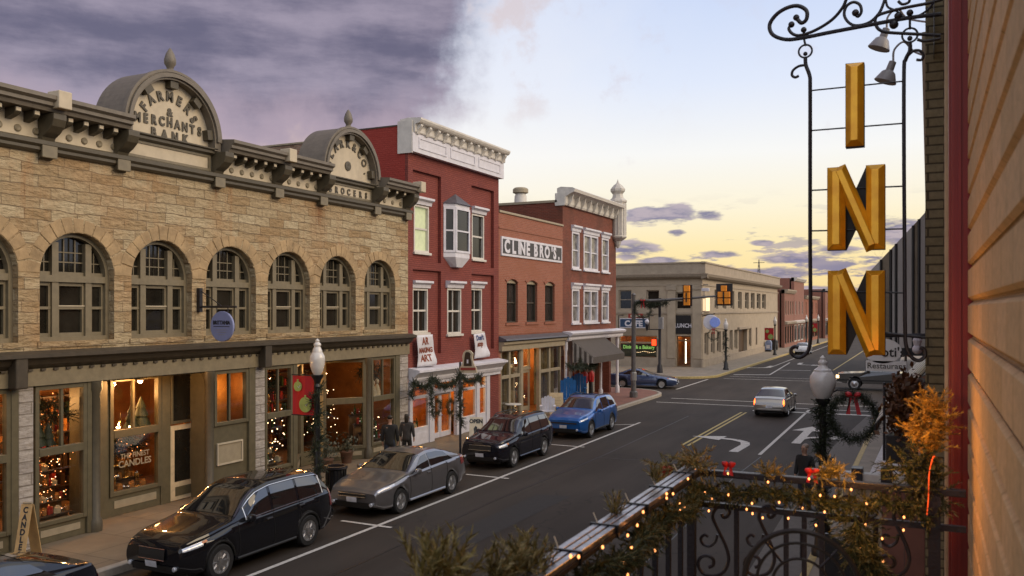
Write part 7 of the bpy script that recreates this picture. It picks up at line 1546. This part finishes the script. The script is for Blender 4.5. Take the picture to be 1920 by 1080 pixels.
def letter(x0, x1, yt0, yt1, yb0, yb1, kind):
    tl, tr, bl, br = Vector(sp(x0, yt0)), Vector(sp(x1, yt1)), Vector(sp(x0, yb0)), Vector(sp(x1, yb1)); f = MB(SFr); n0 = .045
    if kind == 'I':
        w = tr.x - tl.x; chisel(f, ((tl + tr) / 2), ((bl + br) / 2), w, n0, .05)
        o = f.build('letter', m_gilt, sg, bevel=.004); MB(SFr).prism([tuple(q) for q in (bl, br, tr, tl)], -.045, n0).build('letter_side', m_lblack, o); return
    w = sp(1606, 500)[0] - sp(1571, 500)[0]
    vl0, vl1 = tl + Vector((w / 2, 0)), bl + Vector((w / 2, 0)); vr0, vr1 = tr - Vector((w / 2, 0)), br - Vector((w / 2, 0))
    chisel(f, vl0, vl1, w, n0, .046); chisel(f, vr0, vr1, w, n0, .046); chisel(f, vl0 + Vector((.01, .0)), vr1 + Vector((-.01, .0)), w * .88, n0 - .001, .05)
    o = f.build('letter', m_gilt, sg, bevel=.003); bk = MB(SFr)
    def quad(a, b, c, d, n0_, n1_): bk.prism([tuple(a), tuple(b), tuple(c), tuple(d)], n0_, n1_)
    W2 = Vector((w, 0))
    quad(bl, bl + W2, tl + W2, tl, -.045, n0 - .002); quad(br - W2, br, tr, tr - W2, -.045, n0 - .002); quad(br - W2, br, tl + W2, tl, -.0, n0 - .004); quad(bl, bl + W2, tr, tr - W2, -.046, -.004)
    bk.build('letter_side', m_lblack, o)
letter(1586, 1621, 122, 119, 278, 275, 'I'); letter(1552, 1660, 316, 309, 470, 468, 'N'); letter(1553, 1660, 508, 507, 664, 666, 'N')
def iron(nm, pts, r, par=sg, smooth_=True, Y=SY):
    P_ = [onY(a, b, Y) for a, b in pts]; P_ = smoothpath(P_, 6) if smooth_ else P_
    return MB().tube(P_, r, 8, raw=True).build(nm, m_iron, par, smooth=True)
iron('frame_bar', [(1510, 107), (1511, 122), (1518, 142), (1519, 165), (1519, 300), (1519, 450), (1520, 600), (1519, 640), (1514, 660), (1500, 670), (1487, 666), (1483, 656), (1490, 650), (1497, 652)], .0155)
iron('frame_bar', [(1706, 80), (1706, 95), (1698, 112), (1695, 135), (1695, 300), (1696, 450), (1697, 610), (1699, 648), (1708, 668), (1722, 676), (1734, 668), (1733, 655), (1724, 652)], .0155)
iron('frame_curl', [(1511, 122), (1498, 124), (1487, 132), (1485, 141), (1491, 145), (1498, 142)], .011); iron('frame_curl', [(1699, 108), (1712, 96), (1724, 95), (1731, 103), (1728, 112), (1718, 112)], .011)
for (l, r_) in ((170, 152), (245, 231), (357, 349), (433, 429), (546, 549)):
    iron('cross_bar', [(1519, l), (1696, r_)], .0062, smooth_=False)
iron('cross_bar', [(1660, 625), (1735, 633)], .012, smooth_=False)
BR = thing('sign_bracket', onY(1700, 60, SY), 'scrolled black iron bracket carrying the INN sign', 'bracket')
def ring(px, py, r): c = onY(px, py, SY); return MB(Fr(c, (1, 0, 0), (0, -1, 0))).tube([(x, y, 0) for x, y in arcpts(0, 0, r, 0, 345, 23)], .008, 6, closed=True).build('ring', m_iron, BR, smooth=True)
ring(1510, 96, .052); ring(1706, 66, .055)
for px, py, r_ in ((1507, 56, .024), (1510, 101, .018), (1493, 33, .026), (1484, 46, .026), (1604, 24, .028), (1706, 24, .026), (1706, 72, .02), (1676, 46, .035), (1684, 30, .03)): MB().ball(onY(px, py, SY), r_, raw=True).build('ball', m_iron, BR, smooth=True)
iron('hook', [(1507, 58), (1508, 75), (1511, 86)], .009, BR); iron('hook', [(1706, 26), (1706, 45), (1706, 55)], .009, BR)
iron('main_bar', [(1495, 36), (1503, 43), (1512, 36), (1512, 20), (1496, 11), (1475, 15), (1455, 28), (1443, 47), (1449, 65), (1473, 74), (1505, 71), (1560, 60), (1640, 45), (1700, 34), (1765, 26)], .0165, BR)
iron('scroll', [(1484, 46), (1479, 54), (1487, 64), (1502, 66), (1530, 56), (1560, 37), (1580, 14), (1590, -8), (1605, -25)], .013, BR)
iron('scroll', [(1603, 26), (1609, 31), (1615, 22), (1612, 9), (1600, 4), (1587, 12), (1583, 28), (1591, 42), (1606, 48), (1630, 42), (1648, 25), (1657, 5), (1662, -15)], .012, BR)
iron('scroll', [(1640, 40), (1648, 28), (1690, 16), (1740, 6), (1768, -2)], .013, BR); iron('scroll', [(1660, -10), (1664, 12), (1680, 20), (1696, 32), (1720, 30), (1740, 18), (1750, 5)], .009, BR)
iron('scroll', [(1640, 36), (1645, 52), (1660, 60), (1700, 63), (1764, 66)], .013, BR); iron('scroll', [(1684, 2), (1692, 8), (1704, 4), (1706, -6)], .011, BR); iron('scroll', [(1720, 74), (1735, 77), (1764, 72)], .012, BR)
MB().box(onY(1752, 50, SY).x, qx + .06, SY - .03, 7.83, onY(1752, 85, SY).z, onY(1752, -30, SY).z).build('wall_plate', m_iron, BR)
# gooseneck lamps
m_shade = M('grey_enamel', (.27, .25, .25), .4, var=.1)
for cx, cy, lab in ((1655, 72, 'grey bell lamp shade above the gilt letters, upper of the two'), (1667, 134, 'grey gooseneck wall lamp above the gilt letters, lower of the two')):
    Yl = 8.6; c = onY(cx, cy, Yl); t = thing('wall_lamp', c, lab, 'lamp', 'gooseneck lamps by the sign'); ax = Vector((.35, 0, .94)).normalized()
    MB().lathe(c, [(.095, -.10), (.10, -.095), (.06, -.01), (.035, .01), (.032, .09), (.012, .10)], 16, raw=True, axis=tuple(ax)).build('lamp_shade', m_shade, t, smooth=True); tip = c + ax * .1
    MB().tube(smoothpath([tip, tip + Vector((.01, 0, .10)), tip + Vector((.09, 0, .16)), tip + Vector((.17, .1, .09)), Vector((qx + .04, 8.45, tip.z - .05))], 6), .01, 6, raw=True).build('gooseneck', m_shade, t, smooth=True)
# ------------------------------------------------------------------ neighbouring fronts along the right-hand pavement
far_building('brown brick shop front next beyond the inn on the right', .35, 8.45, 22, 7.4, m_brown, 9, 3, 2, side=-1)
far_building('plain orange brick building on the right before the junction', .55, 22.1, 36, 7.0, m_cline, 9, 4, 2, side=-1)
far_building('dark red brick corner building on the right of the junction', .45, 36.1, 48.0, 8.2, m_farbrick, 9, 4, 2, side=-1)
far_building('red brick building on the far right corner beyond the junction', -.2, 66, 92, 9.5, m_farbrick, 12, 6, 2, side=-1)
# sloping awnings of the neighbour
def slope_awning(name, label, y0, y1, pw, pe, drop, mats, stripes, side_panel=None):
    t = thing(name, (pe[0], (y0 + y1) / 2, pe[1] - drop), label, 'awning'); n = stripes; a = Vector((pw[0], 0, pw[1])); b = Vector((pe[0], 0, pe[1]))
    nn = Vector((-(b - a).z, 0, (b - a).x)).normalized(); nn = nn if nn.z > 0 else -nn
    for k in range(n):
        ya, yb = y0 + (y1 - y0) * k / n, y0 + (y1 - y0) * (k + 1) / n; vs = []
        for y in (ya, yb): vs += [(a.x, y, a.z), (b.x, y, b.z), (b.x, y, b.z - drop), (b.x + .012, y, b.z - drop), (b.x + .012, y, b.z - .014), (a.x, y, a.z - .016)]
        m_ = MB().add(vs, [(i, (i + 1) % 6, 6 + (i + 1) % 6, 6 + i) for i in range(6)] + [(0, 5, 4, 3, 2, 1), (6, 7, 8, 9, 10, 11)]); m_.build('canvas_stripe', mats[k % 2], t)
    return t
pw, pe = onY(1737, 396, 12.6), onY(1628, 512, 12.6)
g1 = M('grey_canvas_side', (.50, .46, .42), .9, var=.2, scale=2, stretch=(2, 2, .3)); g2 = M('dark_canvas_side', (.26, .21, .15), .9, var=.2)
tw_ = slope_awning('canvas_canopy', 'tall grey striped canvas canopy with side curtain on the neighbouring building', 12.62, 17, (pw.x, pw.z), (pe.x, pe.z), 1.2, (g1, g2), 9)
zb = onY(1690, 655, 12.6).z; edges = [1628, 1652, 1670, 1680, 1712, 1723, 1737]
for k in range(6):
    def tz_(px): u = (px - 1628) / (1737 - 1628); return pe.z + (pw.z - pe.z) * u
    xa, xb = onY(edges[k], 580, 12.6).x, onY(edges[k + 1], 580, 12.6).x
    mb = MB(Fr((0, 12.6, 0), (1, 0, 0), (0, -1, 0))); pr = [(xa, zb), (xb, zb), (xb, tz_(edges[k + 1])), (xa, tz_(edges[k]))]
    mb.prism(pr, -.015, .015).build('curtain_panel', (g1, g2, g1, g1, g2, g1)[k], tw_)
    MB().tube([(xb, 12.58, zb), (xb, 12.58, tz_(edges[k + 1]))], .018).build('curtain_seam', m_black, tw_)
MB().box(pe.x - .03, pw.x, 12.56, 12.6, zb - .08, zb + .02).build('curtain_rail', m_black, tw_)
pw, pe = onY(1738, 690, 13.5), onY(1640, 795, 13.5)
slope_awning('striped_awning', 'lower black and white striped awning sloping from the neighbouring wall', 13.5, 19.5, (pw.x + .1, pw.z + .1), (pe.x, pe.z), .16, (m_black, m_white2), 17)
# restaurant sign
RY = 10.6; t = thing('restaurant_sign', onY(1662, 695, RY), 'white oval restaurant sign with a small rectangular board below', 'sign')
c = onY(1655, 658, RY); e = onY(1691, 658, RY).x - c.x; hgt = c.z - onY(1655, 680, RY).z + .02
MB(Fr(c, (1, 0, 0), (0, -1, 0))).prism([(e * math.cos(k * .2094), hgt * .92 * math.sin(k * .2094)) for k in range(30)], -.02, .02).build('oval_board', m_white2, t)
rf = Fr((0, RY - .021, 0), (1, 0, 0), (0, -1, 0)); q = onY(1652, 668, RY); MB(rf).text("oti's", q.x, q.z, 0, .15, .005, 1, .002, align='LEFT').build('lettering', m_black, t)
a = onY(1624, 676, RY); b = onY(1700, 697, RY); MB().box(a.x, b.x, RY - .02, RY + .02, b.z, a.z).build('name_board', m_white2, t); MB(rf).text('Restaurant', (a.x + b.x) / 2, b.z + .03, .0, .092, .004, 1.0, .0).build('board_lettering', m_belt, t)
MB().tube([onY(1640, 630, RY), onY(1745, 628, RY)], .02, raw=True).build('sign_arm', m_iron, t)
for px in (1650, 1685): MB().tube([onY(px, 630, RY), onY(px, 645, RY)], .008, raw=True).build('hanger', m_iron, t)
# spotlight beside the sign and vine panel
sp3 = thing('security_light', onY(1722, 665, 9.6), 'small white security light on the pier behind the sign frame', 'lamp'); q = onY(1720, 655, 9.6); MB().ball(q, .05, raw=True).build('lamp_head', m_white, sp3, smooth=True); MB().lathe(q, [(.03, .03), (.045, .09), (.03, .12)], 10, raw=True).build('lamp_body', m_white, sp3); MB().tube([q + Vector((0, 0, .1)), q + Vector((.12, .05, .14))], .012, raw=True).build('lamp_arm', m_iron, sp3)
# hanging basket and its stand on the neighbour side
m_brnleaf = leafmat('brown_leaves', [(.09, .036, .012), (.16, .065, .02), (.075, .042, .016)])
hb = thing('hanging_planter', onY(1690, 875, 9.3), 'dark square planter with bushy brown foliage behind the amber branches', 'planter'); a, b = onY(1662, 812, 9.3), onY(1722, 868, 9.3)
MB().box(a.x, b.x, 9.15, 9.5, b.z, a.z).build('planter_box', m_black, hb, bevel=.01); MB().box(a.x - .03, b.x + .03, 9.12, 9.15, b.z - .06, b.z - .03).build('tray', m_iron, hb)
for k in range(5): u = a.x + (b.x - a.x) * (k + .5) / 5; MB(Fr((u, 9.13, b.z + .0), (1, 0, 0), (0, -1, 0))).tube([(x, y, 0) for x, y in arcpts(0, 0, .03, 0, 300, 10)], .005, 4).build('tray_scroll', m_iron, hb)
rd = random.Random(77); lf = MB()
for k in range(4200):
    q = onY(1702 + rd.gauss(0, 16), 766 + rd.gauss(0, 24), 9.3 + rd.gauss(0, .14)); u = Vector((rd.uniform(-1, 1), rd.uniform(-1, 1), rd.uniform(-1, 1))).normalized(); s_ = rd.uniform(.018, .038); v = u.orthogonal(); lf.add([q - u * s_, q + v * s_ * .5, q + u * s_, q - v * s_ * .5], [(0, 1, 2, 3)], raw=True)
lf.build('foliage', m_brnleaf, hb, fixn=False)
MB().tube([(a.x - .02, 9.3, b.z), (a.x - .02, 9.3, a.z + .5)], .014).build('planter_post', m_iron, hb); MB().tube([onY(1662, 870, 9.2), onY(1700, 905, 9.2)], .006, raw=True).build('planter_chain', m_iron, hb)
# white timber porch frame below, between lamp post and wall
PY = 9.0; pf = thing('porch_frame', onY(1620, 1000, PY), 'cream painted porch frame with pale panels below the balcony rail', 'porch')
a, b = onY(1519, 878, PY), onY(1745, 899, PY); MB().box(a.x, b.x, PY - .08, PY + .04, a.z - .075, a.z).build('beam', m_white2, pf, bevel=.01); MB().box(a.x, b.x, PY - .05, PY + .02, a.z - .12, a.z - .078).build('beam_shadow_strip', m_belt, pf)  # dark strip stands in for the shade under the beam
for px in (1551, 1608, 1663): q = onY(px, 885, PY); MB().box(q.x - .05, q.x + .05, PY - .1, PY + .05, q.z - .14, q.z + .05).build('clip', m_iron, pf)
MB().box(a.x + .3, b.x, PY + .05, PY + .16, .15, a.z - .13).build('back_panel', m_cafe, pf)
for k in range(6): z = .5 + k * .38; MB().box(a.x + .3, b.x, PY + .02, PY + .048, z, z + .03).build('panel_rail', m_tan, pf)
MB().box(b.x - .42, b.x - .05, PY - .06, PY + .04, .15, a.z - .13).build('brick_panel', m_brickpave, pf)
q = onY(1580, 1020, PY - .4); cn = thing('folding_sign', (q.x, PY - .5, .15), 'black folding easel leaning against the porch frame', 'sign'); xa, xb = onY(1550, 1000, PY - .3), onY(1640, 1050, PY - .3)
MB(Fr((0, PY - .3, 0), (1, 0, 0), (0, -1, 0))).prism([(xa.x, xa.z - .5), (xa.x, xa.z), (xb.x, xb.z + .0), (xb.x, xb.z - .5)], -.02, .02).build('panel', m_black, cn); MB().tube([(xa.x, PY - .3, .15), (xa.x, PY - .3, xa.z)], .02).build('leg', m_black, cn); MB().tube([(xb.x, PY - .3, .15), (xb.x, PY - .3, xb.z)], .02).build('leg', m_black, cn)
tree('bare winter street tree whose twigs rise behind the grey canvas canopy', -1.1, 40, 8.6, 5, leaves=False, r0=.11, name='bare_tree')
m_sign_w = M('sign_white', (.82, .80, .76), .5, var=.05)
for o in [x for x in bpy.data.objects if x.name.split('.')[0] in ('oval_board', 'name_board')]: o.data.materials[0] = m_sign_w
ap = [onZ(*p, .157) for p in ((1660, 822), (1630, 888), (1715, 893), (1712, 826))]
structure(MB().add([(p.x, p.y, .157) for p in ap], [(0, 1, 2, 3)]).build('pale_concrete_path', M('pale_concrete', (.55, .52, .50), .8)))
# ================================================================== goods and lights in the shop windows
m_amberj = M('amber_jar_glass', (.42, .17, .04), .12, var=.5, scale=30, coat=1); m_brass = M('brass', (.75, .45, .14), .22, 1, var=.1); m_silver = M('silver_ball', (.7, .7, .72), .12, 1)
m_redw = M('red_wax', (.35, .03, .02), .35); m_paper = M('cream_paper', (.6, .5, .35), .7, var=.3); m_greenb = M('green_bottle', (.04, .09, .03), .1, coat=1); m_dark = M('dark_stained_wood', (.05, .025, .012), .5, var=.3)
def pr_jar(): return MB().lathe((0, 0, 0), [(.045, 0), (.05, .02), (.05, .10), (.035, .115), (.038, .14), (.02, .145)], 10), m_amberj, 'jar_candle', 'candle'
def pr_pillar(): return MB().lathe((0, 0, 0), [(.035, 0), (.035, .16), (.028, .165), (.004, .17), (.004, .19)], 8), m_redw, 'pillar_candle', 'candle'
def pr_box(): return MB().box(-.07, .07, -.05, .05, 0, .10).box(-.075, .075, -.008, .008, 0, .104).box(-.03, .03, -.03, .03, .10, .13), m_paper, 'gift_box', 'box'
def pr_bottle(): return MB().lathe((0, 0, 0), [(.035, 0), (.038, .02), (.038, .16), (.014, .21), (.014, .27), (.017, .28)], 8), m_greenb, 'glass_bottle', 'bottle'
def pr_ball(): return MB().ball((0, 0, .05), .05).lathe((0, 0, 0), [(.012, .095), (.012, .115)], 6), m_silver, 'glass_bauble', 'ornament'
def pr_brass(): return MB().lathe((0, 0, 0), [(.06, 0), (.055, .015), (.012, .03), (.016, .1), (.01, .14), (.03, .16), (.03, .18), (.012, .18), (.012, .27), (.003, .29)], 10), m_brass, 'brass_candlestick', 'candlestick'
def pr_angel(): return MB().lathe((0, 0, 0), [(.09, 0), (.07, .08), (.035, .2), (.02, .23), (.035, .26), (.035, .3), (.01, .33)], 10), m_paper, 'paper_angel', 'figurine'
def pr_tree(): return MB().lathe((0, 0, 0), [(.02, 0), (.02, .05), (.13, .05), (.07, .17), (.10, .17), (.05, .28), (.07, .28), (.005, .42)], 10), m_pine, 'tabletop_tree', 'ornament'
PROTO = {}
rd = random.Random(9)
def place(fn, F, u, v, n, where, group, s=1.0):
    key = fn.__name__
    if key not in PROTO:
        mb, mt, nm, cat = fn(); o = mb.build(nm, mt, None, smooth=True); PROTO[key] = (o, o.location.copy(), nm, cat); c = o
    else:
        o0, _, nm, cat = PROTO[key]; c = o0.copy(); C.objects.link(c)
    c.location = F(u, v, n); c.scale = (s, s, s); c.rotation_euler = (0, 0, rd.uniform(0, 6.28))
    nm = PROTO[key][2]; look = {'jar_candle': 'amber glass jar candle', 'pillar_candle': 'red pillar candle', 'gift_box': 'cream wrapped gift box', 'glass_bottle': 'green glass bottle', 'glass_bauble': 'silver glass bauble', 'brass_candlestick': 'brass candlestick', 'paper_angel': 'cream paper angel', 'tabletop_tree': 'small dark tabletop tree'}[nm]
    tag(c, look + ' ' + where, PROTO[key][3], nm.replace('_', ' ') + 's ' + where); return c
def display(F, u0, u1, n, where, top=True, sill=.56, tiers=((.10, -.26), (.34, -.46), (.62, -.66), (.92, -.86)), kinds=(pr_jar, pr_pillar, pr_box, pr_ball), step=.10, upper=(pr_angel, pr_brass, pr_tree)):
    t = thing('display_stand', F((u0 + u1) / 2, .16, n - .5), 'stepped wooden display stand ' + where, 'display stand')
    for v, dn in tiers: MB(F).box(u0 + .05, u1 - .05, sill + v - .03, sill + v, n + dn - .12, n + dn + .12).build('tier', m_dark, t); MB(F).box(u0 + .05, u1 - .05, .17, sill + v - .032, n + dn - .10, n + dn - .06).build('riser', m_wood, t)
    for k, (v, dn) in enumerate(tiers):
        u = u0 + .14
        while u < u1 - .1: place(kinds[(k + int(u * 7)) % len(kinds)], F, u, sill + v + .001, n + dn + rd.uniform(-.04, .04), where, None, rd.uniform(.85, 1.25)); u += step * rd.uniform(.85, 1.25)
    if top:
        MB(F).box(u0 + .05, u1 - .05, 2.02, 2.06, n - .42, n - .12).build('upper_shelf', m_dark, t); u = u0 + .2
        while u < u1 - .15: place(upper[int(u * 11) % len(upper)], F, u, 2.061, n - .27, where, None, rd.uniform(1.2, 1.9)); u += .26 * rd.uniform(.8, 1.3)
def backshelf(F, u0, u1, n, where, mat=None):
    t = thing('wall_shelf', F((u0 + u1) / 2, .16, n), 'dark wooden shelves of stock ' + where, 'shelf')
    for u in (u0, (u0 + u1) / 2, u1): MB(F).box(u - .02, u + .02, .17, 2.9, n - .3, n).build('upright', m_dark, t)
    for v in (.6, 1.05, 1.5, 1.95, 2.4, 2.85): MB(F).box(u0 + .021, u1 - .021, v - .02, v + .015, n - .3, n - .003).build('shelf_board', m_dark, t)
    for v in (.6, 1.05, 1.5, 1.95, 2.4):
        u = u0 + .1
        while u < u1 - .08:
            w, h = rd.uniform(.05, .13), rd.uniform(.12, .36); o = MB(F).box(u, u + w, v + .016, v + .016 + h, n - .22, n - rd.uniform(.03, .09)).build('packet', rd.choice((m_amberj, m_amberj, m_redw, m_brass, m_dark, m_dark, m_greenb)), t); u += w + rd.uniform(.03, .16)
def lights(F, pts, label, mat=None, r=.014, nm='fairy_lights'):
    t = thing(nm, F(*pts[0]), label, 'string lights'); b0 = None
    for p in pts:
        if b0 is None: b0 = MB(F).ball(p, r, 6).build('bulb', mat or m_whitebulb, t); q0 = F(*p)
        else: inst(b0, F(*p) - q0)
    return t
A = (fs(66) + .1, fs(163) - .1); B = (bs(203) + .1, bs(299) - .1); D = (fs(497) + .1, fs(549) - .1); G = (fs(697) + .1, fs(741) - .1); Lw = (8.3, fs(20) - .1)
display(LF, *A, -.1, 'in the window right of the first stone pier'); display(LF, *B, RB - .05, 'in the set-back window left of the cream door', kinds=(pr_jar, pr_brass, pr_jar, pr_ball), step=.075); display(LF, *D, -.1, 'in the window right of the second stone pier', kinds=(pr_bottle, pr_ball, pr_brass, pr_box))
display(LF, *G, -.1, 'in the window left of the red building', kinds=(pr_ball, pr_bottle, pr_pillar)); display(LF, *Lw, -.1, 'in the window left of the first stone pier', top=False)
backshelf(LF, 11.4, 13.2, -2.6, 'behind the window right of the first stone pier'); backshelf(LF, 13.9, 15.7, -3.0, 'behind the set-back window'); backshelf(LF, 18.9, 20.6, -2.9, 'behind the window right of the second stone pier'); backshelf(LF, 22.0, 25.0, -3.2, 'behind the splayed window'); backshelf(LF, 8.2, 11.2, -3.2, 'behind the window at the left edge')
def rp(u0, u1, v0, v1, n0, n1, k, s): r_ = random.Random(s); return [(r_.uniform(u0, u1), r_.uniform(v0, v1), r_.uniform(n0, n1)) for _ in range(k)]
lights(LF, rp(*A, .7, 1.9, -1.3, -.3, 60, 1), 'tiny lights among the goods right of the first stone pier', m_whitebulb, .010); lights(LF, rp(*A, 2.2, 3.2, -1.5, -.5, 26, 2), 'tiny lights hanging high in the window right of the first stone pier', m_spark, .013)
lights(LF, rp(*B, 1.3, 2.0, RB - 1.2, RB - .3, 40, 3), 'dense amber lights in the set-back window left of the cream door', m_spark, .011); lights(LF, rp(B[0] + .3, B[1] - .2, 2.15, 2.3, RB - .4, RB - .2, 16, 4), 'row of lit candle lamps on the shelf of the set-back window', m_bulb, .022)
lights(LF, rp(22.1, 23.2, .9, 2.4, -1.8, -1.05, 70, 5), 'white fairy lights scattered in the splayed window', m_whitebulb, .013); lights(LF, rp(*G, .9, 2.5, -1.0, -.3, 22, 6), 'white fairy lights in the window left of the red building', m_whitebulb, .013); lights(LF, rp(*D, .7, 1.7, -1.0, -.3, 20, 7), 'tiny lights in the window right of the second stone pier', m_spark, .011)
lights(LF, rp(20.0, 20.9, .8, 2.1, -1.5, -1.1, 30, 8), 'cream lights on the tree behind the wrapped lamp post', m_whitebulb, .016)
for u, v, n, lab in ((18.95, 3.05, -1.0, 'small lit pendant lamp above the goods right of the second stone pier'), (20.2, 3.0, -1.4, 'lit pendant lamp behind the red banner'), (23.0, 2.95, -1.5, 'lit pendant lamp high in the splayed window')):
    t = thing('pendant_lamp', LF(u, v, n), lab, 'lamp'); MB(LF).lathe((u, v, n), [(.10, -.05), (.04, .04), (.015, .07)], 10).build('lamp_shade', m_brass, t); MB(LF).ball((u, v - .05, n), .04).build('bulb', m_bulb, t); MB(LF).tube([(u, v + .07, n), (u, 3.42, n)], .006, 4).build('cord', m_black, t)
# lettering on the set-back window
_o = MB(LF); cu_ = (B[0] + B[1]) / 2
_o.text('THE FINEST', cu_, 1.46, RB + .012, .17, .004, .95, .003); _o.text('CANDLES', cu_, 1.26, RB + .012, .22, .004, 1, .004)
_o.build('window_lettering', m_tan, ST)
# red building: goods, lit tree in the orange shop next door, lamps
display(LF, fs(773) + .1, fs(803) - .1, -.1, 'in the left window of the red building', sill=.6, top=False, kinds=(pr_box, pr_bottle, pr_brass)); display(LF, fs(867) + .1, fs(891) - .1, -.1, 'in the right window of the red building', sill=.5, tiers=((.12, -.3), (.3, -.5)), top=False, kinds=(pr_box, pr_ball))
backshelf(LF, V0 + .4, V0 + 2.2, -2.4, 'behind the left window of the red building')
t = thing('christmas_tree', LF(36.9, .16, -1.2), 'dark lit Christmas tree in the doorway of the orange brick shop', 'tree'); rd2 = random.Random(4); mb = MB(LF)
for k in range(900):
    v = rd2.random() ** 1.2; r_ = .62 * (1 - v) * rd2.random() ** .5; a = rd2.uniform(0, 6.28); p = LF(36.9 + r_ * math.cos(a), .4 + v * 1.9, -1.2 + r_ * math.sin(a)); sprig(mb, p, Vector((math.sin(a), math.cos(a), .1)), .16, rd2, .012, 5)
mb.build('foliage', m_pine, t, fixn=False); MB(LF).tube([(36.9, .16, -1.2), (36.9, 2.3, -1.2)], .03).build('trunk', m_bark, t)
b0 = None
for k in range(40):
    v = rd2.random(); r_ = .6 * (1 - v); a = rd2.uniform(0, 6.28); p = (36.9 + r_ * math.cos(a), .4 + v * 1.8, -1.2 + r_ * math.sin(a))
    if b0 is None: b0 = MB(LF).ball(p, .018, 6).build('bulb', m_whitebulb, t); q0 = LF(*p)
    else: inst(b0, LF(*p) - q0)
for u, v, lab in ((36.1, 1.75, 'lit orange shade lamp beside the Christmas tree'), (37.2, 2.55, 'lit candle lamp above the Christmas tree')):
    t = thing('table_lamp', LF(u, .17, -1.5), lab, 'lamp'); MB(LF).lathe((u, v, -1.5), [(.22, -.12), (.13, .14)], 14).build('lamp_shade', glow('orange_shade', (1, .35, .05), 2.2) if v < 2 else m_bulb, t); MB(LF).tube([(u, .17, -1.5), (u, v - .1, -1.5)], .02).build('stem', m_brass, t)
def curtain(u0, u1, v0, v1, n, label, mat):
    t = thing('curtain', LF((u0 + u1) / 2, v0, n), label, 'curtain'); vs = []; k = 40
    for i in range(k + 1):
        u = u0 + (u1 - u0) * i / k
        for v in (v0, v1): vs.append((u, v, n + .05 * math.sin(i * 1.7)))
    MB(LF).add(vs, [(2 * i, 2 * i + 1, 2 * i + 3, 2 * i + 2) for i in range(k)]).build('cloth', mat, t, smooth=True)
m_cur = M('ochre_curtain', (.26, .19, .085), .9, var=.3); curtain(fs(936) + .2, fs(976) - .05, .5, 3.15, -.35, 'ochre curtain behind the left windows of the orange brick shop', m_cur); curtain(fs(1013) + .05, fs(1053) - .15, .5, 3.15, -.35, 'ochre curtain behind the right windows of the orange brick shop', m_cur)

for (u0, u1), n, lab, sd_ in ((A, -.5, 'dark evergreen swag hung high in the window right of the first stone pier', 71), (D, -.5, 'dark evergreen swag hung high in the window right of the second stone pier', 72), (B, RB - .5, 'dark evergreen swag hung low in the set-back window', 73), ((22.2, 23.1), -1.5, 'dark evergreen swag across the splayed window', 74), (G, -.5, 'dark evergreen swag in the window left of the red building', 75)):
    v = 1.75 if sd_ in (73, 74) else 2.85
    garland('window_swag', [LF(u0 + (u1 - u0) * k / 8, v + .22 * math.sin(k * 1.9 + sd_), n) for k in range(9)], .2, 90, m_pine, lab, seed=sd_, ln=.22, w=.02, n=7)
lights(LF, rp(*A, .65, 1.9, -.9, -.2, 80, 11), 'amber twinkling lights low in the window right of the first stone pier', m_spark, .009)
lights(LF, rp(*Lw, .6, 1.9, -1.0, -.2, 26, 12), 'amber twinkling lights in the window at the left edge', m_spark, .009)
